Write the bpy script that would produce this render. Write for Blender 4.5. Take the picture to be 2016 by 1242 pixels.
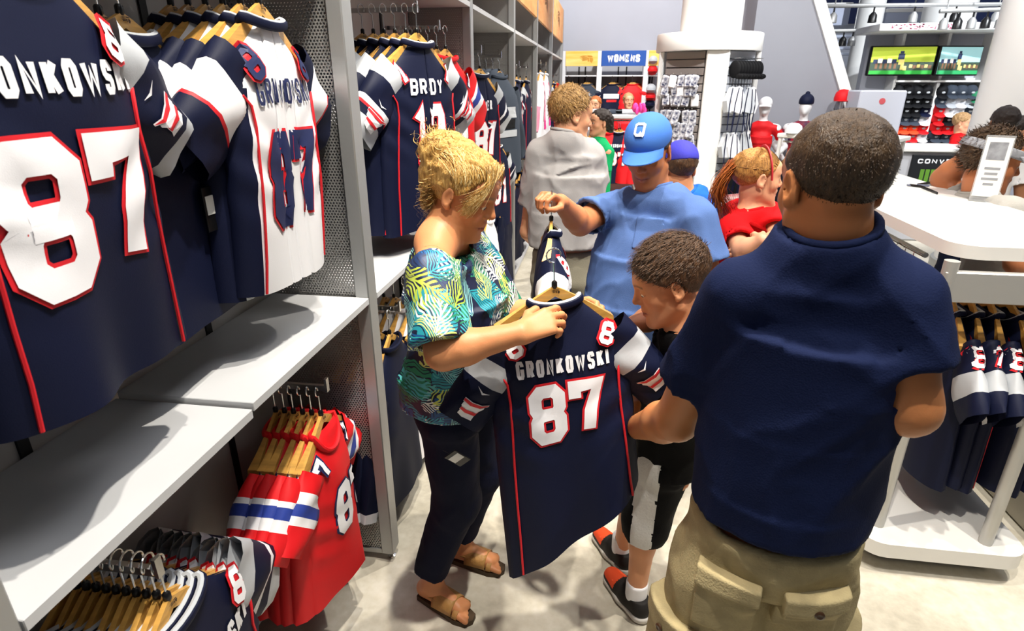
import bpy, bmesh, math, random
import numpy as np
from mathutils import Vector, Matrix, Euler
for _o in list(bpy.data.objects): bpy.data.objects.remove(_o)
SC = bpy.context.scene; COL = SC.collection
R = math.radians; PI = math.pi
# ------------------------------------------------------------------ camera
cam_d = bpy.data.cameras.new('camera'); cam = bpy.data.objects.new('camera', cam_d); COL.objects.link(cam)
cam.location = (0, 0, 1.85); cam.rotation_euler = (R(90 - 21.5), 0, R(8.35))
cam_d.sensor_width = 36; cam_d.lens = 1154 / 2016 * 36; cam_d.clip_start = .02
cam_d.dof.use_dof = True; cam_d.dof.focus_distance = 1.85; cam_d.dof.aperture_fstop = 7.5
SC.camera = cam
# ------------------------------------------------------------------ world, lights, exposure
W = bpy.data.worlds.new('world'); SC.world = W; W.use_nodes = True
W.node_tree.nodes['Background'].inputs[0].default_value = (.92, .95, 1, 1)
W.node_tree.nodes['Background'].inputs[1].default_value = .13
SC.view_settings.view_transform = 'Standard'; SC.view_settings.look = 'None'
SC.view_settings.exposure = -0.2; SC.view_settings.gamma = 1; SC.view_settings.use_curve_mapping = False
def light(name, kind, loc, power, aim=None, size=.1, col=(1, 1, 1), spot=60, blend=.4):
    d = bpy.data.lights.new(name, kind); o = bpy.data.objects.new(name, d); COL.objects.link(o)
    o.location = loc; d.energy = power; d.color = col
    if kind == 'AREA': d.shape = 'SQUARE'; d.size = size
    else: d.shadow_soft_size = size
    if kind == 'SPOT': d.spot_size = R(spot); d.spot_blend = blend
    if aim is not None: o.rotation_euler = (Vector(aim) - Vector(loc)).to_track_quat('-Z', 'Y').to_euler()
    return o
WARM = (1, .93, .82)
light('spot_lamp', 'SPOT', (.30, 1.2, 4.5), 600, (-.9, 1.2, 1.2), .04, WARM, 60, .5)
light('spot_lamp', 'SPOT', (.2, .5, 4.6), 440, (-.1, 2.0, .3), .04, WARM, 70, .5)
light('spot_lamp', 'SPOT', (-.2, 1.6, 4.6), 420, (.3, 2.5, 1.2), .04, WARM, 60, .5)
light('spot_lamp', 'SPOT', (1.9, 1.4, 4.6), 520, (1.7, 2.8, .6), .04, WARM, 75, .5)
light('spot_lamp', 'SPOT', (1.1, 3.6, 4.6), 520, (-.7, 3.9, 1.5), .05, WARM, 75, .5)
light('spot_lamp', 'SPOT', (1.1, 6.0, 4.6), 650, (-.5, 6.6, 1.3), .05, WARM, 80, .5)
light('spot_lamp', 'SPOT', (.6, 8.6, 4.6), 900, (.2, 11.3, 1.7), .06, (1, .98, .95), 90, .5)
light('spot_lamp', 'SPOT', (1.0, 4.6, 4.7), 700, (1.35, 7, 1.9), .06, (1, .98, .95), 70, .5)
light('spot_lamp', 'SPOT', (3.0, 5.2, 4.7), 600, (2.6, 7.6, 1.5), .06, (1, .98, .95), 80, .5)
light('spot_lamp', 'SPOT', (5.2, 6.2, 4.7), 1700, (6.2, 9.6, 1.7), .06, (.92, .96, 1), 90, .5)
light('spot_lamp', 'SPOT', (2.6, 2.0, 4.6), 420, (2.0, 3.6, 1.3), .05, WARM, 75, .5)
for _l in ((1.0, .2), (1.2, 4.0), (1.0, 8.0), (4.5, 5.0), (5.0, 8.5), (5.0, 13.0)):
    light('ceiling_fill_light', 'AREA', (_l[0], _l[1], 5.0), 55, (_l[0], _l[1], 0), 1.6, (.97, .98, 1))  # soft overhead fill, added to stand in for the store's ambient light
# ------------------------------------------------------------------ materials
def lin(h):
    h = h.lstrip('#'); c = [int(h[i:i + 2], 16) / 255 for i in (0, 2, 4)]
    return tuple((x / 12.92 if x <= .04045 else ((x + .055) / 1.055) ** 2.4) for x in c) + (1,)
MATS = {}
def mat(name, hexc, rough=.6, metal=0, spec=.4, noise=0, nscale=20, bump=0, bscale=200, emit=0, hex2=None, stretch=(1, 1, 1), alpha=1, trans=0, coat=0, attr=False):
    if name in MATS: return MATS[name]
    m = bpy.data.materials.new(name); m.use_nodes = True; nt = m.node_tree; b = nt.nodes['Principled BSDF']
    b.inputs['Base Color'].default_value = lin(hexc); b.inputs['Roughness'].default_value = rough
    b.inputs['Metallic'].default_value = metal; b.inputs['Specular IOR Level'].default_value = spec
    b.inputs['Coat Weight'].default_value = coat; b.inputs['Alpha'].default_value = alpha
    b.inputs['Transmission Weight'].default_value = trans
    L = nt.links.new; last = None
    if noise or bump:
        tc = nt.nodes.new('ShaderNodeTexCoord'); mp = nt.nodes.new('ShaderNodeMapping'); mp.inputs['Scale'].default_value = stretch
        L(tc.outputs['Object'], mp.inputs[0])
    if noise:
        n = nt.nodes.new('ShaderNodeTexNoise'); n.inputs['Scale'].default_value = nscale; n.inputs['Detail'].default_value = 6
        L(mp.outputs[0], n.inputs['Vector'])
        mx = nt.nodes.new('ShaderNodeMix'); mx.data_type = 'RGBA'
        c = lin(hexc); c2 = lin(hex2) if hex2 else tuple(x * (1 - noise) for x in c[:3]) + (1,)
        mx.inputs[6].default_value = c; mx.inputs[7].default_value = c2
        rp = nt.nodes.new('ShaderNodeValToRGB'); rp.color_ramp.elements[0].position = .35; rp.color_ramp.elements[1].position = .68
        L(n.outputs[0], rp.inputs[0]); L(rp.outputs[0], mx.inputs[0]); last = mx.outputs[2]
    if attr:
        a = nt.nodes.new('ShaderNodeAttribute'); a.attribute_name = 'tint'
        if last is not None:
            m2 = nt.nodes.new('ShaderNodeMix'); m2.data_type = 'RGBA'; m2.blend_type = 'MULTIPLY'; m2.inputs[0].default_value = 1
            L(last, m2.inputs[6]); L(a.outputs['Color'], m2.inputs[7]); last = m2.outputs[2]
        else: last = a.outputs['Color']
    if last is not None: L(last, b.inputs['Base Color'])
    if bump:
        n2 = nt.nodes.new('ShaderNodeTexNoise'); n2.inputs['Scale'].default_value = bscale; n2.inputs['Detail'].default_value = 3
        L(mp.outputs[0], n2.inputs['Vector']); bp = nt.nodes.new('ShaderNodeBump'); bp.inputs['Strength'].default_value = bump; bp.inputs['Distance'].default_value = .01
        L(n2.outputs[0], bp.inputs['Height']); L(bp.outputs[0], b.inputs['Normal'])
    if emit: b.inputs['Emission Color'].default_value = lin(hexc); b.inputs['Emission Strength'].default_value = emit
    MATS[name] = m; return m
navy = mat('navy_fabric', '#0a112d', .62, spec=.2, bump=.08, bscale=500)
navy2 = mat('navy_mesh_fabric', '#090f26', .68, spec=.15, bump=.08, bscale=500)
blackf = mat('black_fabric', '#0b0c10', .75, spec=.25, bump=.1, bscale=500)
charc = mat('charcoal_fabric', '#3b434f', .8, spec=.2, bump=.1, bscale=400)
whitef = mat('white_fabric', '#e9e9ec', .6, spec=.3, bump=.06, bscale=500)
redf = mat('red_fabric', '#d3141c', .6, spec=.3, bump=.06, bscale=500)
silverf = mat('silver_fabric', '#b4b8bd', .55, spec=.4, bump=.06, bscale=500)
bluef = mat('royal_blue_fabric', '#263c93', .6, bump=.05)
pinkf = mat('pink_fabric', '#ef8fa8', .7, bump=.06)
hotpink = mat('hot_pink_fabric', '#e63c92', .7, bump=.06)
twill_w = mat('white_twill', '#ececf0', .6, bump=.05, bscale=600)
twill_r = mat('red_twill', '#cf1a26', .6)
twill_n = mat('navy_twill', '#1a2450', .6)
twill_s = mat('silver_twill', '#b9bcc0', .6)
wood = mat('pale_hanger_wood', '#d9a450', .38, spec=.5, noise=.3, nscale=9, stretch=(1, 1, 12), coat=.2)
chrome = mat('chrome', '#cfcfcf', .18, 1)
steel = mat('brushed_steel', '#a3a4a4', .42, .5, bump=.03, bscale=80)
paint_w = mat('white_paint', '#e6e6e4', .35, spec=.5)
shelfm = mat('grey_laminate', '#c3c4c6', .45, spec=.4, noise=.06, nscale=4)
panelm = mat('locker_back_panel', '#b9b7b4', .6, noise=.08, nscale=3)
tagw = mat('white_card', '#ededea', .5)
tagb = mat('black_card', '#0c0c0e', .4)
plasticb = mat('black_plastic', '#0d0d0f', .35)
def perforated():
    m = bpy.data.materials.new('perforated_metal'); m.use_nodes = True; nt = m.node_tree; L = nt.links.new
    b = nt.nodes['Principled BSDF']; b.inputs['Base Color'].default_value = lin('#9c9b99'); b.inputs['Metallic'].default_value = .5; b.inputs['Roughness'].default_value = .45
    tc = nt.nodes.new('ShaderNodeTexCoord'); sp = nt.nodes.new('ShaderNodeSeparateXYZ'); L(tc.outputs['Object'], sp.inputs[0])
    def mth(op, a, bb=None):
        n = nt.nodes.new('ShaderNodeMath'); n.operation = op
        for i, v in enumerate((a, bb)):
            if v is None: continue
            if isinstance(v, (int, float)): n.inputs[i].default_value = v
            else: L(v, n.inputs[i])
        return n.outputs[0]
    p = .0105
    def dots(ox, oz):
        fx = mth('SUBTRACT', mth('FRACT', mth('ADD', mth('DIVIDE', sp.outputs[0], p), ox)), .5)
        fz = mth('SUBTRACT', mth('FRACT', mth('ADD', mth('DIVIDE', sp.outputs[2], p * 1.73), oz)), .5)
        fz = mth('MULTIPLY', fz, 1.73)
        return mth('LESS_THAN', mth('ADD', mth('MULTIPLY', fx, fx), mth('MULTIPLY', fz, fz)), .095)
    hole = mth('MAXIMUM', dots(0, 0), dots(.5, .5))
    L(mth('SUBTRACT', 1, hole), b.inputs['Alpha']); return m
perf = perforated()
# ------------------------------------------------------------------ object helpers
def props(o, label=None, cat=None, group=None, kind=None):
    if label: o['label'] = label
    if cat: o['category'] = cat
    if group: o['group'] = group
    if kind: o['kind'] = kind
    return o
def thing(name, label, cat, loc=(0, 0, 0), rot=(0, 0, 0), group=None):
    o = bpy.data.objects.new(name, None); COL.objects.link(o); o.empty_display_size = .05
    o.location = loc; o.rotation_euler = rot
    return props(o, label, cat, group)
def mesh_obj(name, V, F, mats, parent=None, mi=None, smooth=True, angle=40):
    me = bpy.data.meshes.new(name); me.from_pydata([tuple(map(float, v)) for v in V], [], [tuple(map(int, f)) for f in F])
    if not isinstance(mats, (list, tuple)): mats = [mats]
    for m in mats: me.materials.append(m)
    if mi is not None and len(mats) > 1: me.polygons.foreach_set('material_index', np.array(mi, dtype=np.int32))
    if smooth:
        me.polygons.foreach_set('use_smooth', np.ones(len(me.polygons), dtype=bool))
        if angle < 180: me.set_sharp_from_angle(angle=R(angle))
    me.update()
    o = bpy.data.objects.new(name, me); COL.objects.link(o)
    if parent: o.parent = parent
    return o
def copy_tree(o, loc=None, rot=None, label=None, group=None):
    c = o.copy(); COL.objects.link(c)
    for ch in KIDS(o):
        d = ch.copy(); COL.objects.link(d); d.parent = c
        for g in KIDS(ch):
            e = g.copy(); COL.objects.link(e); e.parent = d
    if loc is not None: c.location = loc
    if rot is not None: c.rotation_euler = rot
    if label: c['label'] = label
    if group: c['group'] = group
    return c
def KIDS(o): return list(o.children)
class MB:
    def __init__(s): s.V = []; s.F = []; s.M = []
    def add(s, V, F, mi=0):
        k = len(s.V); s.V.extend([tuple(v) for v in V])
        s.F.extend([tuple(i + k for i in f) for f in F]); s.M.extend([mi] * len(F)); return s
    def box(s, a, b, mi=0, ch=0):
        a = np.minimum(a, b) if ch == 0 else np.array(a, float); b = np.array(b, float)
        lo = np.minimum(a, b); hi = np.maximum(a, b); c = (lo + hi) / 2; h = (hi - lo) / 2
        return s.obox(c, h * 2, np.eye(3), mi, ch)
    def obox(s, c, size, M=None, mi=0, ch=0):
        M = np.eye(3) if M is None else np.array(M); h = np.array(size) / 2; c = np.array(c, float)
        if ch <= 0:
            V = [c + M @ (h * np.array(q)) for q in ((-1, -1, -1), (1, -1, -1), (1, 1, -1), (-1, 1, -1), (-1, -1, 1), (1, -1, 1), (1, 1, 1), (-1, 1, 1))]
            return s.add(V, [(0, 3, 2, 1), (4, 5, 6, 7), (0, 1, 5, 4), (1, 2, 6, 5), (2, 3, 7, 6), (3, 0, 4, 7)], mi)
        ch = min(ch, h.min() * .9); V = []; idx = {}
        for x in (-1, 1):
            for y in (-1, 1):
                for z in (-1, 1):
                    for ax in range(3):
                        p = np.array((x, y, z)) * h; q = np.array((x, y, z)) * (h - ch); q[ax] = p[ax]
                        idx[(x, y, z, ax)] = len(V); V.append(c + M @ q)
        F = []
        for ax in range(3):
            o1, o2 = [a for a in range(3) if a != ax]
            for sg in (-1, 1):
                f = []
                for (u, v) in ((-1, -1), (1, -1), (1, 1), (-1, 1)):
                    k = [0, 0, 0]; k[ax] = sg; k[o1] = u; k[o2] = v; f.append(idx[(*k, ax)])
                flip = (sg == -1) ^ (ax == 1)
                F.append(tuple(f[::-1] if flip else f))
            for u in (-1, 1):
                for v in (-1, 1):
                    ka = [0, 0, 0]; ka[o1] = u; ka[o2] = v; kb = list(ka); ka[ax] = -1; kb[ax] = 1
                    F.append((idx[(*ka, o1)], idx[(*kb, o1)], idx[(*kb, o2)], idx[(*ka, o2)]))
        for x in (-1, 1):
            for y in (-1, 1):
                for z in (-1, 1): F.append((idx[(x, y, z, 0)], idx[(x, y, z, 1)], idx[(x, y, z, 2)]))
        return s.add(V, F, mi)
    def tube(s, P, r, n=8, closed=False, mi=0, caps=True, flat=1., upv=None):
        P = [np.array(p, float) for p in P]; m = len(P); rr = [r] * m if np.isscalar(r) else list(r)
        T = []
        for i in range(m):
            a = P[(i - 1) % m] if (closed or i > 0) else P[i]; b = P[(i + 1) % m] if (closed or i < m - 1) else P[i]
            t = b - a; T.append(t / (np.linalg.norm(t) + 1e-12))
        u = np.array(upv, float) if upv is not None else (np.array((0, 0, 1.)) if abs(T[0][2]) < .9 else np.array((1., 0, 0)))
        V = []
        for i in range(m):
            u = u - T[i] * (u @ T[i]); u /= np.linalg.norm(u) + 1e-12; w = np.cross(T[i], u)
            for j in range(n):
                a = 2 * PI * j / n; V.append(P[i] + rr[i] * (math.cos(a) * u + flat * math.sin(a) * w))
            if upv is not None: u = np.array(upv, float)
        F = []
        for i in range(m if closed else m - 1):
            i2 = (i + 1) % m
            for j in range(n):
                j2 = (j + 1) % n; F.append((i * n + j, i * n + j2, i2 * n + j2, i2 * n + j))
        if caps and not closed: F.append(tuple(range(n))[::-1]); F.append(tuple((m - 1) * n + j for j in range(n)))
        return s.add(V, F, mi)
    def prism(s, poly, z0, z1, M=None, o=(0, 0, 0), mi=0):
        M = np.eye(3) if M is None else np.array(M); o = np.array(o, float); n = len(poly)
        V = [o + M @ np.array((p[0], p[1], z0)) for p in poly] + [o + M @ np.array((p[0], p[1], z1)) for p in poly]
        F = [tuple(range(n))[::-1], tuple(range(n, 2 * n))] + [(i, (i + 1) % n, n + (i + 1) % n, n + i) for i in range(n)]
        return s.add(V, F, mi)
    def lathe(s, prof, n=24, c=(0, 0, 0), mi=0, M=None):
        c = np.array(c, float); M = np.eye(3) if M is None else np.array(M); V = []; F = []; m = len(prof)
        for (r, z) in prof:
            for j in range(n): a = 2 * PI * j / n; V.append(c + M @ np.array((r * math.cos(a), r * math.sin(a), z)))
        for i in range(m - 1):
            for j in range(n): j2 = (j + 1) % n; F.append((i * n + j, i * n + j2, (i + 1) * n + j2, (i + 1) * n + j))
        if prof[0][0] > 1e-6: F.append(tuple(range(n))[::-1])
        if prof[-1][0] > 1e-6: F.append(tuple((m - 1) * n + j for j in range(n)))
        return s.add(V, F, mi)
    def ball(s, c, r, M=None, n=12, m=8, mi=0):
        r = np.array([r] * 3 if np.isscalar(r) else r, float); M = np.eye(3) if M is None else np.array(M); V = []; F = []; c = np.array(c, float)
        for i in range(m + 1):
            t = PI * i / m
            for j in range(n): a = 2 * PI * j / n; V.append(c + M @ (r * np.array((math.sin(t) * math.cos(a), math.sin(t) * math.sin(a), math.cos(t)))))
        for i in range(m):
            for j in range(n): j2 = (j + 1) % n; F.append((i * n + j, (i + 1) * n + j, (i + 1) * n + j2, i * n + j2))
        return s.add(V, F, mi)
    def build(s, name, mats, parent=None, smooth=True, angle=40):
        return mesh_obj(name, s.V, s.F, mats, parent, s.M, smooth, angle)
def rotz(a): c, s_ = math.cos(a), math.sin(a); return np.array(((c, -s_, 0), (s_, c, 0), (0, 0, 1)))
def rotx(a): c, s_ = math.cos(a), math.sin(a); return np.array(((1, 0, 0), (0, c, -s_), (0, s_, c)))
def roty(a): c, s_ = math.cos(a), math.sin(a); return np.array(((c, 0, s_), (0, 1, 0), (-s_, 0, c)))
def struct(o): o['kind'] = 'structure'; return o
# ------------------------------------------------------------------ stroke lettering (condensed block capitals and numerals)
G = {
 '0': [[(.2, 1), (.8, 1), (1, .86), (1, .14), (.8, 0), (.2, 0), (0, .14), (0, .86), 'c']],
 '1': [[(.12, .82), (.5, 1), (.5, 0)], [(.1, 0), (.9, 0)]],
 '2': [[(0, .7), (0, .87), (.18, 1), (.82, 1), (1, .87), (1, .6), (0, .22), (0, 0), (1, 0)]],
 '3': [[(0, .78), (0, .88), (.2, 1), (.8, 1), (1, .86), (1, .63), (.85, .5), (1, .38), (1, .14), (.8, 0), (.2, 0), (0, .12), (0, .24)], [(.35, .5), (.85, .5)]],
 '4': [[(.75, 0), (.75, 1), (0, .3), (1, .3)]],
 '5': [[(1, 1), (0, 1), (0, .55), (.8, .55), (1, .42), (1, .14), (.8, 0), (.2, 0), (0, .14), (0, .22)]],
 '7': [[(0, .74), (0, 1), (1, 1), (.62, .42), (.52, 0)]],
 '8': [[(.22, 1), (.78, 1), (1, .87), (1, .63), (.86, .5), (1, .38), (1, .13), (.78, 0), (.22, 0), (0, .13), (0, .38), (.14, .5), (0, .63), (0, .87), 'c'], [(.14, .5), (.86, .5)]],
 'A': [[(0, 0), (.5, 1), (1, 0)], [(.22, .3), (.78, .3)]],
 'B': [[(0, 0), (0, 1), (.8, 1), (1, .87), (1, .63), (.85, .52), (1, .4), (1, .13), (.8, 0), 'c'], [(0, .52), (.85, .52)]],
 'C': [[(1, .72), (1, .86), (.8, 1), (.2, 1), (0, .86), (0, .14), (.2, 0), (.8, 0), (1, .14), (1, .28)]],
 'D': [[(0, 0), (0, 1), (.75, 1), (1, .84), (1, .16), (.75, 0), 'c']],
 'E': [[(1, 1), (0, 1), (0, 0), (1, 0)], [(0, .5), (.8, .5)]],
 'F': [[(1, 1), (0, 1), (0, 0)], [(0, .5), (.8, .5)]],
 'G': [[(1, .74), (1, .86), (.8, 1), (.2, 1), (0, .86), (0, .14), (.2, 0), (.8, 0), (1, .14), (1, .46), (.55, .46)]],
 'H': [[(0, 0), (0, 1)], [(1, 0), (1, 1)], [(0, .5), (1, .5)]],
 'I': [[(.5, 0), (.5, 1)]],
 'K': [[(0, 0), (0, 1)], [(1, 1), (.12, .45)], [(.38, .6), (1, 0)]],
 'L': [[(0, 1), (0, 0), (1, 0)]],
 'M': [[(0, 0), (0, 1), (.5, .4), (1, 1), (1, 0)]],
 'N': [[(0, 0), (0, 1), (1, 0), (1, 1)]],
 'O': [[(.2, 1), (.8, 1), (1, .86), (1, .14), (.8, 0), (.2, 0), (0, .14), (0, .86), 'c']],
 'P': [[(0, 0), (0, 1), (.8, 1), (1, .87), (1, .6), (.8, .46), (0, .46)]],
 'Q': [[(.2, 1), (.8, 1), (1, .86), (1, .14), (.8, 0), (.2, 0), (0, .14), (0, .86), 'c'], [(.55, .25), (1.05, -.1)]],
 'R': [[(0, 0), (0, 1), (.8, 1), (1, .87), (1, .62), (.8, .48), (0, .48)], [(.5, .48), (1, 0)]],
 'S': [[(1, .74), (1, .87), (.8, 1), (.2, 1), (0, .87), (0, .66), (.2, .53), (.8, .47), (1, .34), (1, .13), (.8, 0), (.2, 0), (0, .13), (0, .26)]],
 'T': [[(.5, 0), (.5, 1)], [(0, 1), (1, 1)]],
 'V': [[(0, 1), (.5, 0), (1, 1)]], 'U': [[(0, 1), (0, .14), (.2, 0), (.8, 0), (1, .14), (1, 1)]],
 'W': [[(0, 1), (.22, 0), (.5, .75), (.78, 0), (1, 1)]],
 'X': [[(0, 0), (1, 1)], [(0, 1), (1, 0)]], 'Y': [[(0, 1), (.5, .5), (1, 1)], [(.5, .5), (.5, 0)]],
}
GW = {'I': .0, '1': .75, 'W': 1.35, 'M': 1.25}
def stroke_quads(pts, t, ext=0, seg=.03):
    closed = pts[-1] == 'c'; P = [np.array(p, float) for p in (pts[:-1] if closed else pts)]; n = len(P)
    if not closed and ext:
        d = P[0] - P[1]; P[0] = P[0] + d / np.linalg.norm(d) * ext; d = P[-1] - P[-2]; P[-1] = P[-1] + d / np.linalg.norm(d) * ext
    Lf, Rt = [], []
    for i in range(n):
        a = P[i - 1] if (closed or i > 0) else None; b = P[(i + 1) % n] if (closed or i < n - 1) else None
        d1 = (P[i] - a) / np.linalg.norm(P[i] - a) if a is not None else None
        d2 = (b - P[i]) / np.linalg.norm(b - P[i]) if b is not None else None
        if d1 is None: d1 = d2
        if d2 is None: d2 = d1
        nn = np.array((-(d1 + d2)[1], (d1 + d2)[0])); nl = np.linalg.norm(nn); nn = nn / nl if nl > .2 else np.array((-d1[1], d1[0]))
        c = max(.70, nn @ np.array((-d1[1], d1[0]))); Lf.append(P[i] + nn * t / 2 / c); Rt.append(P[i] - nn * t / 2 / c)
    out = []
    for i in range(n if closed else n - 1):
        j = (i + 1) % n; k = max(1, int(np.linalg.norm(P[j] - P[i]) / seg))
        for q in range(k):
            f0, f1 = q / k, (q + 1) / k; out.append((Lf[i] * (1 - f0) + Lf[j] * f0, Rt[i] * (1 - f0) + Rt[j] * f0, Rt[i] * (1 - f1) + Rt[j] * f1, Lf[i] * (1 - f1) + Lf[j] * f1))
    return out
def text_quads(txt, h, cw, t, gap=.35, o=0, seg=.03):
    """2D quads of a line of block lettering centred on 0, baseline 0; h cap height, cw letter width, t stroke, o outline growth"""
    ws = []
    for ch in txt:
        if ch == ' ': ws.append(cw * .5)
        elif ch == 'I': ws.append(t)
        else: ws.append(cw * GW.get(ch, 1))
    g = cw * gap; tot = sum(ws) + g * (len(txt) - 1); x = -tot / 2; out = []
    for ch, w in zip(txt, ws):
        for st in G.get(ch, []):
            cl = st[-1] == 'c'; pts = st[:-1] if cl else st
            P = [(x + t / 2 + p[0] * (w - t), t / 2 + p[1] * (h - t)) for p in pts]
            out += stroke_quads(P + (['c'] if cl else []), t + 2 * o, 0 if cl else (t * .5 if ch in '27SGC35E' and False else o), seg)
        x += w + g
    return out
def quads_mesh(mb, quads, fn, mi=0, across=1):
    ix = {}; pts = []; F = []
    def vid(p):
        k = (round(p[0], 5), round(p[1], 5))
        if k not in ix: ix[k] = len(pts); pts.append(p)
        return ix[k]
    for a, b, c, d in quads:
        for i in range(across):
            f, g = i / across, (i + 1) / across; F.append((vid(a * (1 - f) + b * f), vid(a * (1 - g) + b * g), vid(d * (1 - g) + c * g), vid(d * (1 - f) + c * f)))
    P = np.array(pts); mb.add(fn(P[:, 0], P[:, 1]), F, mi)
def flat_text(name, txt, h, cw, t, mat_, parent, o, ex, ez, off=(0, 0, 0), gap=.35, thick=0, mi=None):
    mb = MB(); ex = np.array(ex, float); ez = np.array(ez, float); o = np.array(o, float); nrm = np.cross(ex, ez)
    for q in text_quads(txt, h, cw, t, gap, seg=9):
        mb.add([o + ex * p[0] + ez * p[1] + nrm * .002 for p in q], [(0, 1, 2, 3)])
    return mb.build(name, mat_, parent, False)
# ------------------------------------------------------------------ survey of the room from the photograph's viewpoint
_f, _p, _y = 1154., R(21.5), R(8.35)
_fw = np.array((-math.sin(_y) * math.cos(_p), math.cos(_y) * math.cos(_p), -math.sin(_p)))
_rt = np.array((math.cos(_y), math.sin(_y), 0)); _up = np.cross(_rt, _fw); EYE = np.array((0, 0, 1.85))
def at(px, py, X=None, Y=None, Z=None, hd=None):
    d = _fw + _rt * (px - 1008) / _f - _up * (py - 621) / _f
    t = X / d[0] if X is not None else Y / d[1] if Y is not None else (Z - 1.85) / d[2] if Z is not None else hd / math.hypot(d[0], d[1])
    return EYE + d * t
# ------------------------------------------------------------------ the room
def concrete():
    m = bpy.data.materials.new('polished_concrete'); m.use_nodes = True; nt = m.node_tree; L = nt.links.new; b = nt.nodes['Principled BSDF']
    tc = nt.nodes.new('ShaderNodeTexCoord')
    n1 = nt.nodes.new('ShaderNodeTexNoise'); n1.inputs['Scale'].default_value = 2.2; n1.inputs['Detail'].default_value = 8; n1.inputs['Roughness'].default_value = .65
    n2 = nt.nodes.new('ShaderNodeTexNoise'); n2.inputs['Scale'].default_value = 30; n2.inputs['Detail'].default_value = 4
    for n in (n1, n2): L(tc.outputs['Object'], n.inputs['Vector'])
    r = nt.nodes.new('ShaderNodeValToRGB'); r.color_ramp.elements[0].position = .3; r.color_ramp.elements[0].color = lin('#a8a190'); r.color_ramp.elements[1].position = .7; r.color_ramp.elements[1].color = lin('#dcd6c8')
    e = r.color_ramp.elements.new(.52); e.color = lin('#c9c3b3')
    L(n1.outputs[0], r.inputs[0])
    mx = nt.nodes.new('ShaderNodeMix'); mx.data_type = 'RGBA'; mx.blend_type = 'OVERLAY'; mx.inputs[0].default_value = .25
    L(r.outputs[0], mx.inputs[6]); L(n2.outputs[0], mx.inputs[7]); L(mx.outputs[2], b.inputs['Base Color'])
    b.inputs['Roughness'].default_value = .38; b.inputs['Specular IOR Level'].default_value = .35
    return m
floor = MB().box((-1.2, -2.5, -.06), (13, 16, 0)).build('floor', concrete(), smooth=False); struct(floor)
wallm = mat('grey_wall_paint', '#b0b2bd', .7, noise=.05, nscale=1.5)
wallw = mat('white_wall_paint', '#dfe0e6', .6)
struct(MB().box((-1.3, -2.5, 0), (-1.2, 12.2, 5.2)).build('wall_left', wallw, smooth=False))
struct(MB().box((-1.3, 12.0, 0), (2.9, 12.15, 5.2)).build('wall_back', wallm, smooth=False))
struct(MB().box((10.5, -2.5, 0), (10.6, 16, 5.2)).build('wall_right', wallw, smooth=False))
struct(MB().box((-1.3, -2.5, 5.2), (13, 16, 5.3)).build('ceiling', mat('dark_ceiling', '#1a2750', .8), smooth=False))
struct(MB().box((2.5, 15.5, 0), (13, 15.6, 3.1)).build('wall_far', mat('pale_far_wall', '#cfd6e6', .7), smooth=False)); struct(MB().box((2.5, 15.3, 3.1), (13, 15.4, 5.2)).build('ceiling_void_sheet', mat('dark_ceiling', '#1a2750', .8), smooth=False))  # dark sheet above the far wall, added to stand in for the dark ceiling void
# grey partition with its slanted right edge (sloping stair wall) and white capping
a = at(1462, 0, Y=8.7); b_ = at(1655, 190, Y=8.7); t_ = at(1600, 0, Y=8.7)
k_ = (t_[0] - b_[0]) / (t_[2] - b_[2]); zx = b_[2] + (2.0 - b_[0]) / k_; xt = 2.0; xb = b_[0] - k_ * b_[2]
M_ = np.array(((1, 0, 0), (0, 0, -1), (0, 1, 0)))
pw = MB().prism([(1.98, 0), (xb, 0), (xt, zx), (1.98, zx)], 0, .18, M_, (0, 8.88, 0)).build('wall_partition', mat('mid_grey_wall_paint', '#94969f', .7, noise=.05, nscale=1.5), smooth=False); struct(pw)
cp = MB(); cp.prism([(xb, 0), (xb + .14, 0), (xt + .14, zx), (xt, zx)], -.02, .22, M_, (0, 8.88, 0)); struct(cp.build('trim_1', paint_w, smooth=False))
struct(MB().box((1.86, 8.7, 0), (1.98, 12.0, 5.2)).build('wall_return', mat('mid_grey_wall_paint', '#94969f', .7), smooth=False))
# ------------------------------------------------------------------ wall lockers on the left
POSTS = [.42, 1.80, 3.58, 5.30, 7.10, 9.10, 11.35]
FX = -.76; BX = -1.12
orange = mat('orange_wood_header', '#e2a866', .5, noise=.35, nscale=3, hex2='#d98a45', stretch=(1, 1, 4))
def emblem(mb, o, ex, ez, s, mi=0, mi2=None):
    """small generic flying-head emblem: swept streaks and a face wedge"""
    o = np.array(o, float); ex = np.array(ex, float); ez = np.array(ez, float)
    mi2 = mi if mi2 is None else mi2; nrm = np.cross(ex, ez) * .0015
    def poly(P, m): mb.add([o + nrm + ex * p[0] * s + ez * p[1] * s for p in P], [tuple(range(len(P)))], m)
    for k in range(4): poly([(-.1 + .03 * k, .30 - .13 * k), (-.95 + .12 * k, .22 - .13 * k), (-.5, .36 - .13 * k), (0, .38 - .13 * k)], mi2 if k % 2 else mi)
    poly([(0, .40), (.45, .36), (.62, .22), (.3, .2), (-.02, .25)], mi)
    poly([(.25, .16), (.6, .12), (.66, -.1), (.5, -.38), (.28, -.2)], mi)
    poly([(-.05, .16), (.2, .14), (.22, -.22), (.08, -.25)], mi2)
dark_ink = mat('brown_ink', '#8a5a2a', .6)
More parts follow.
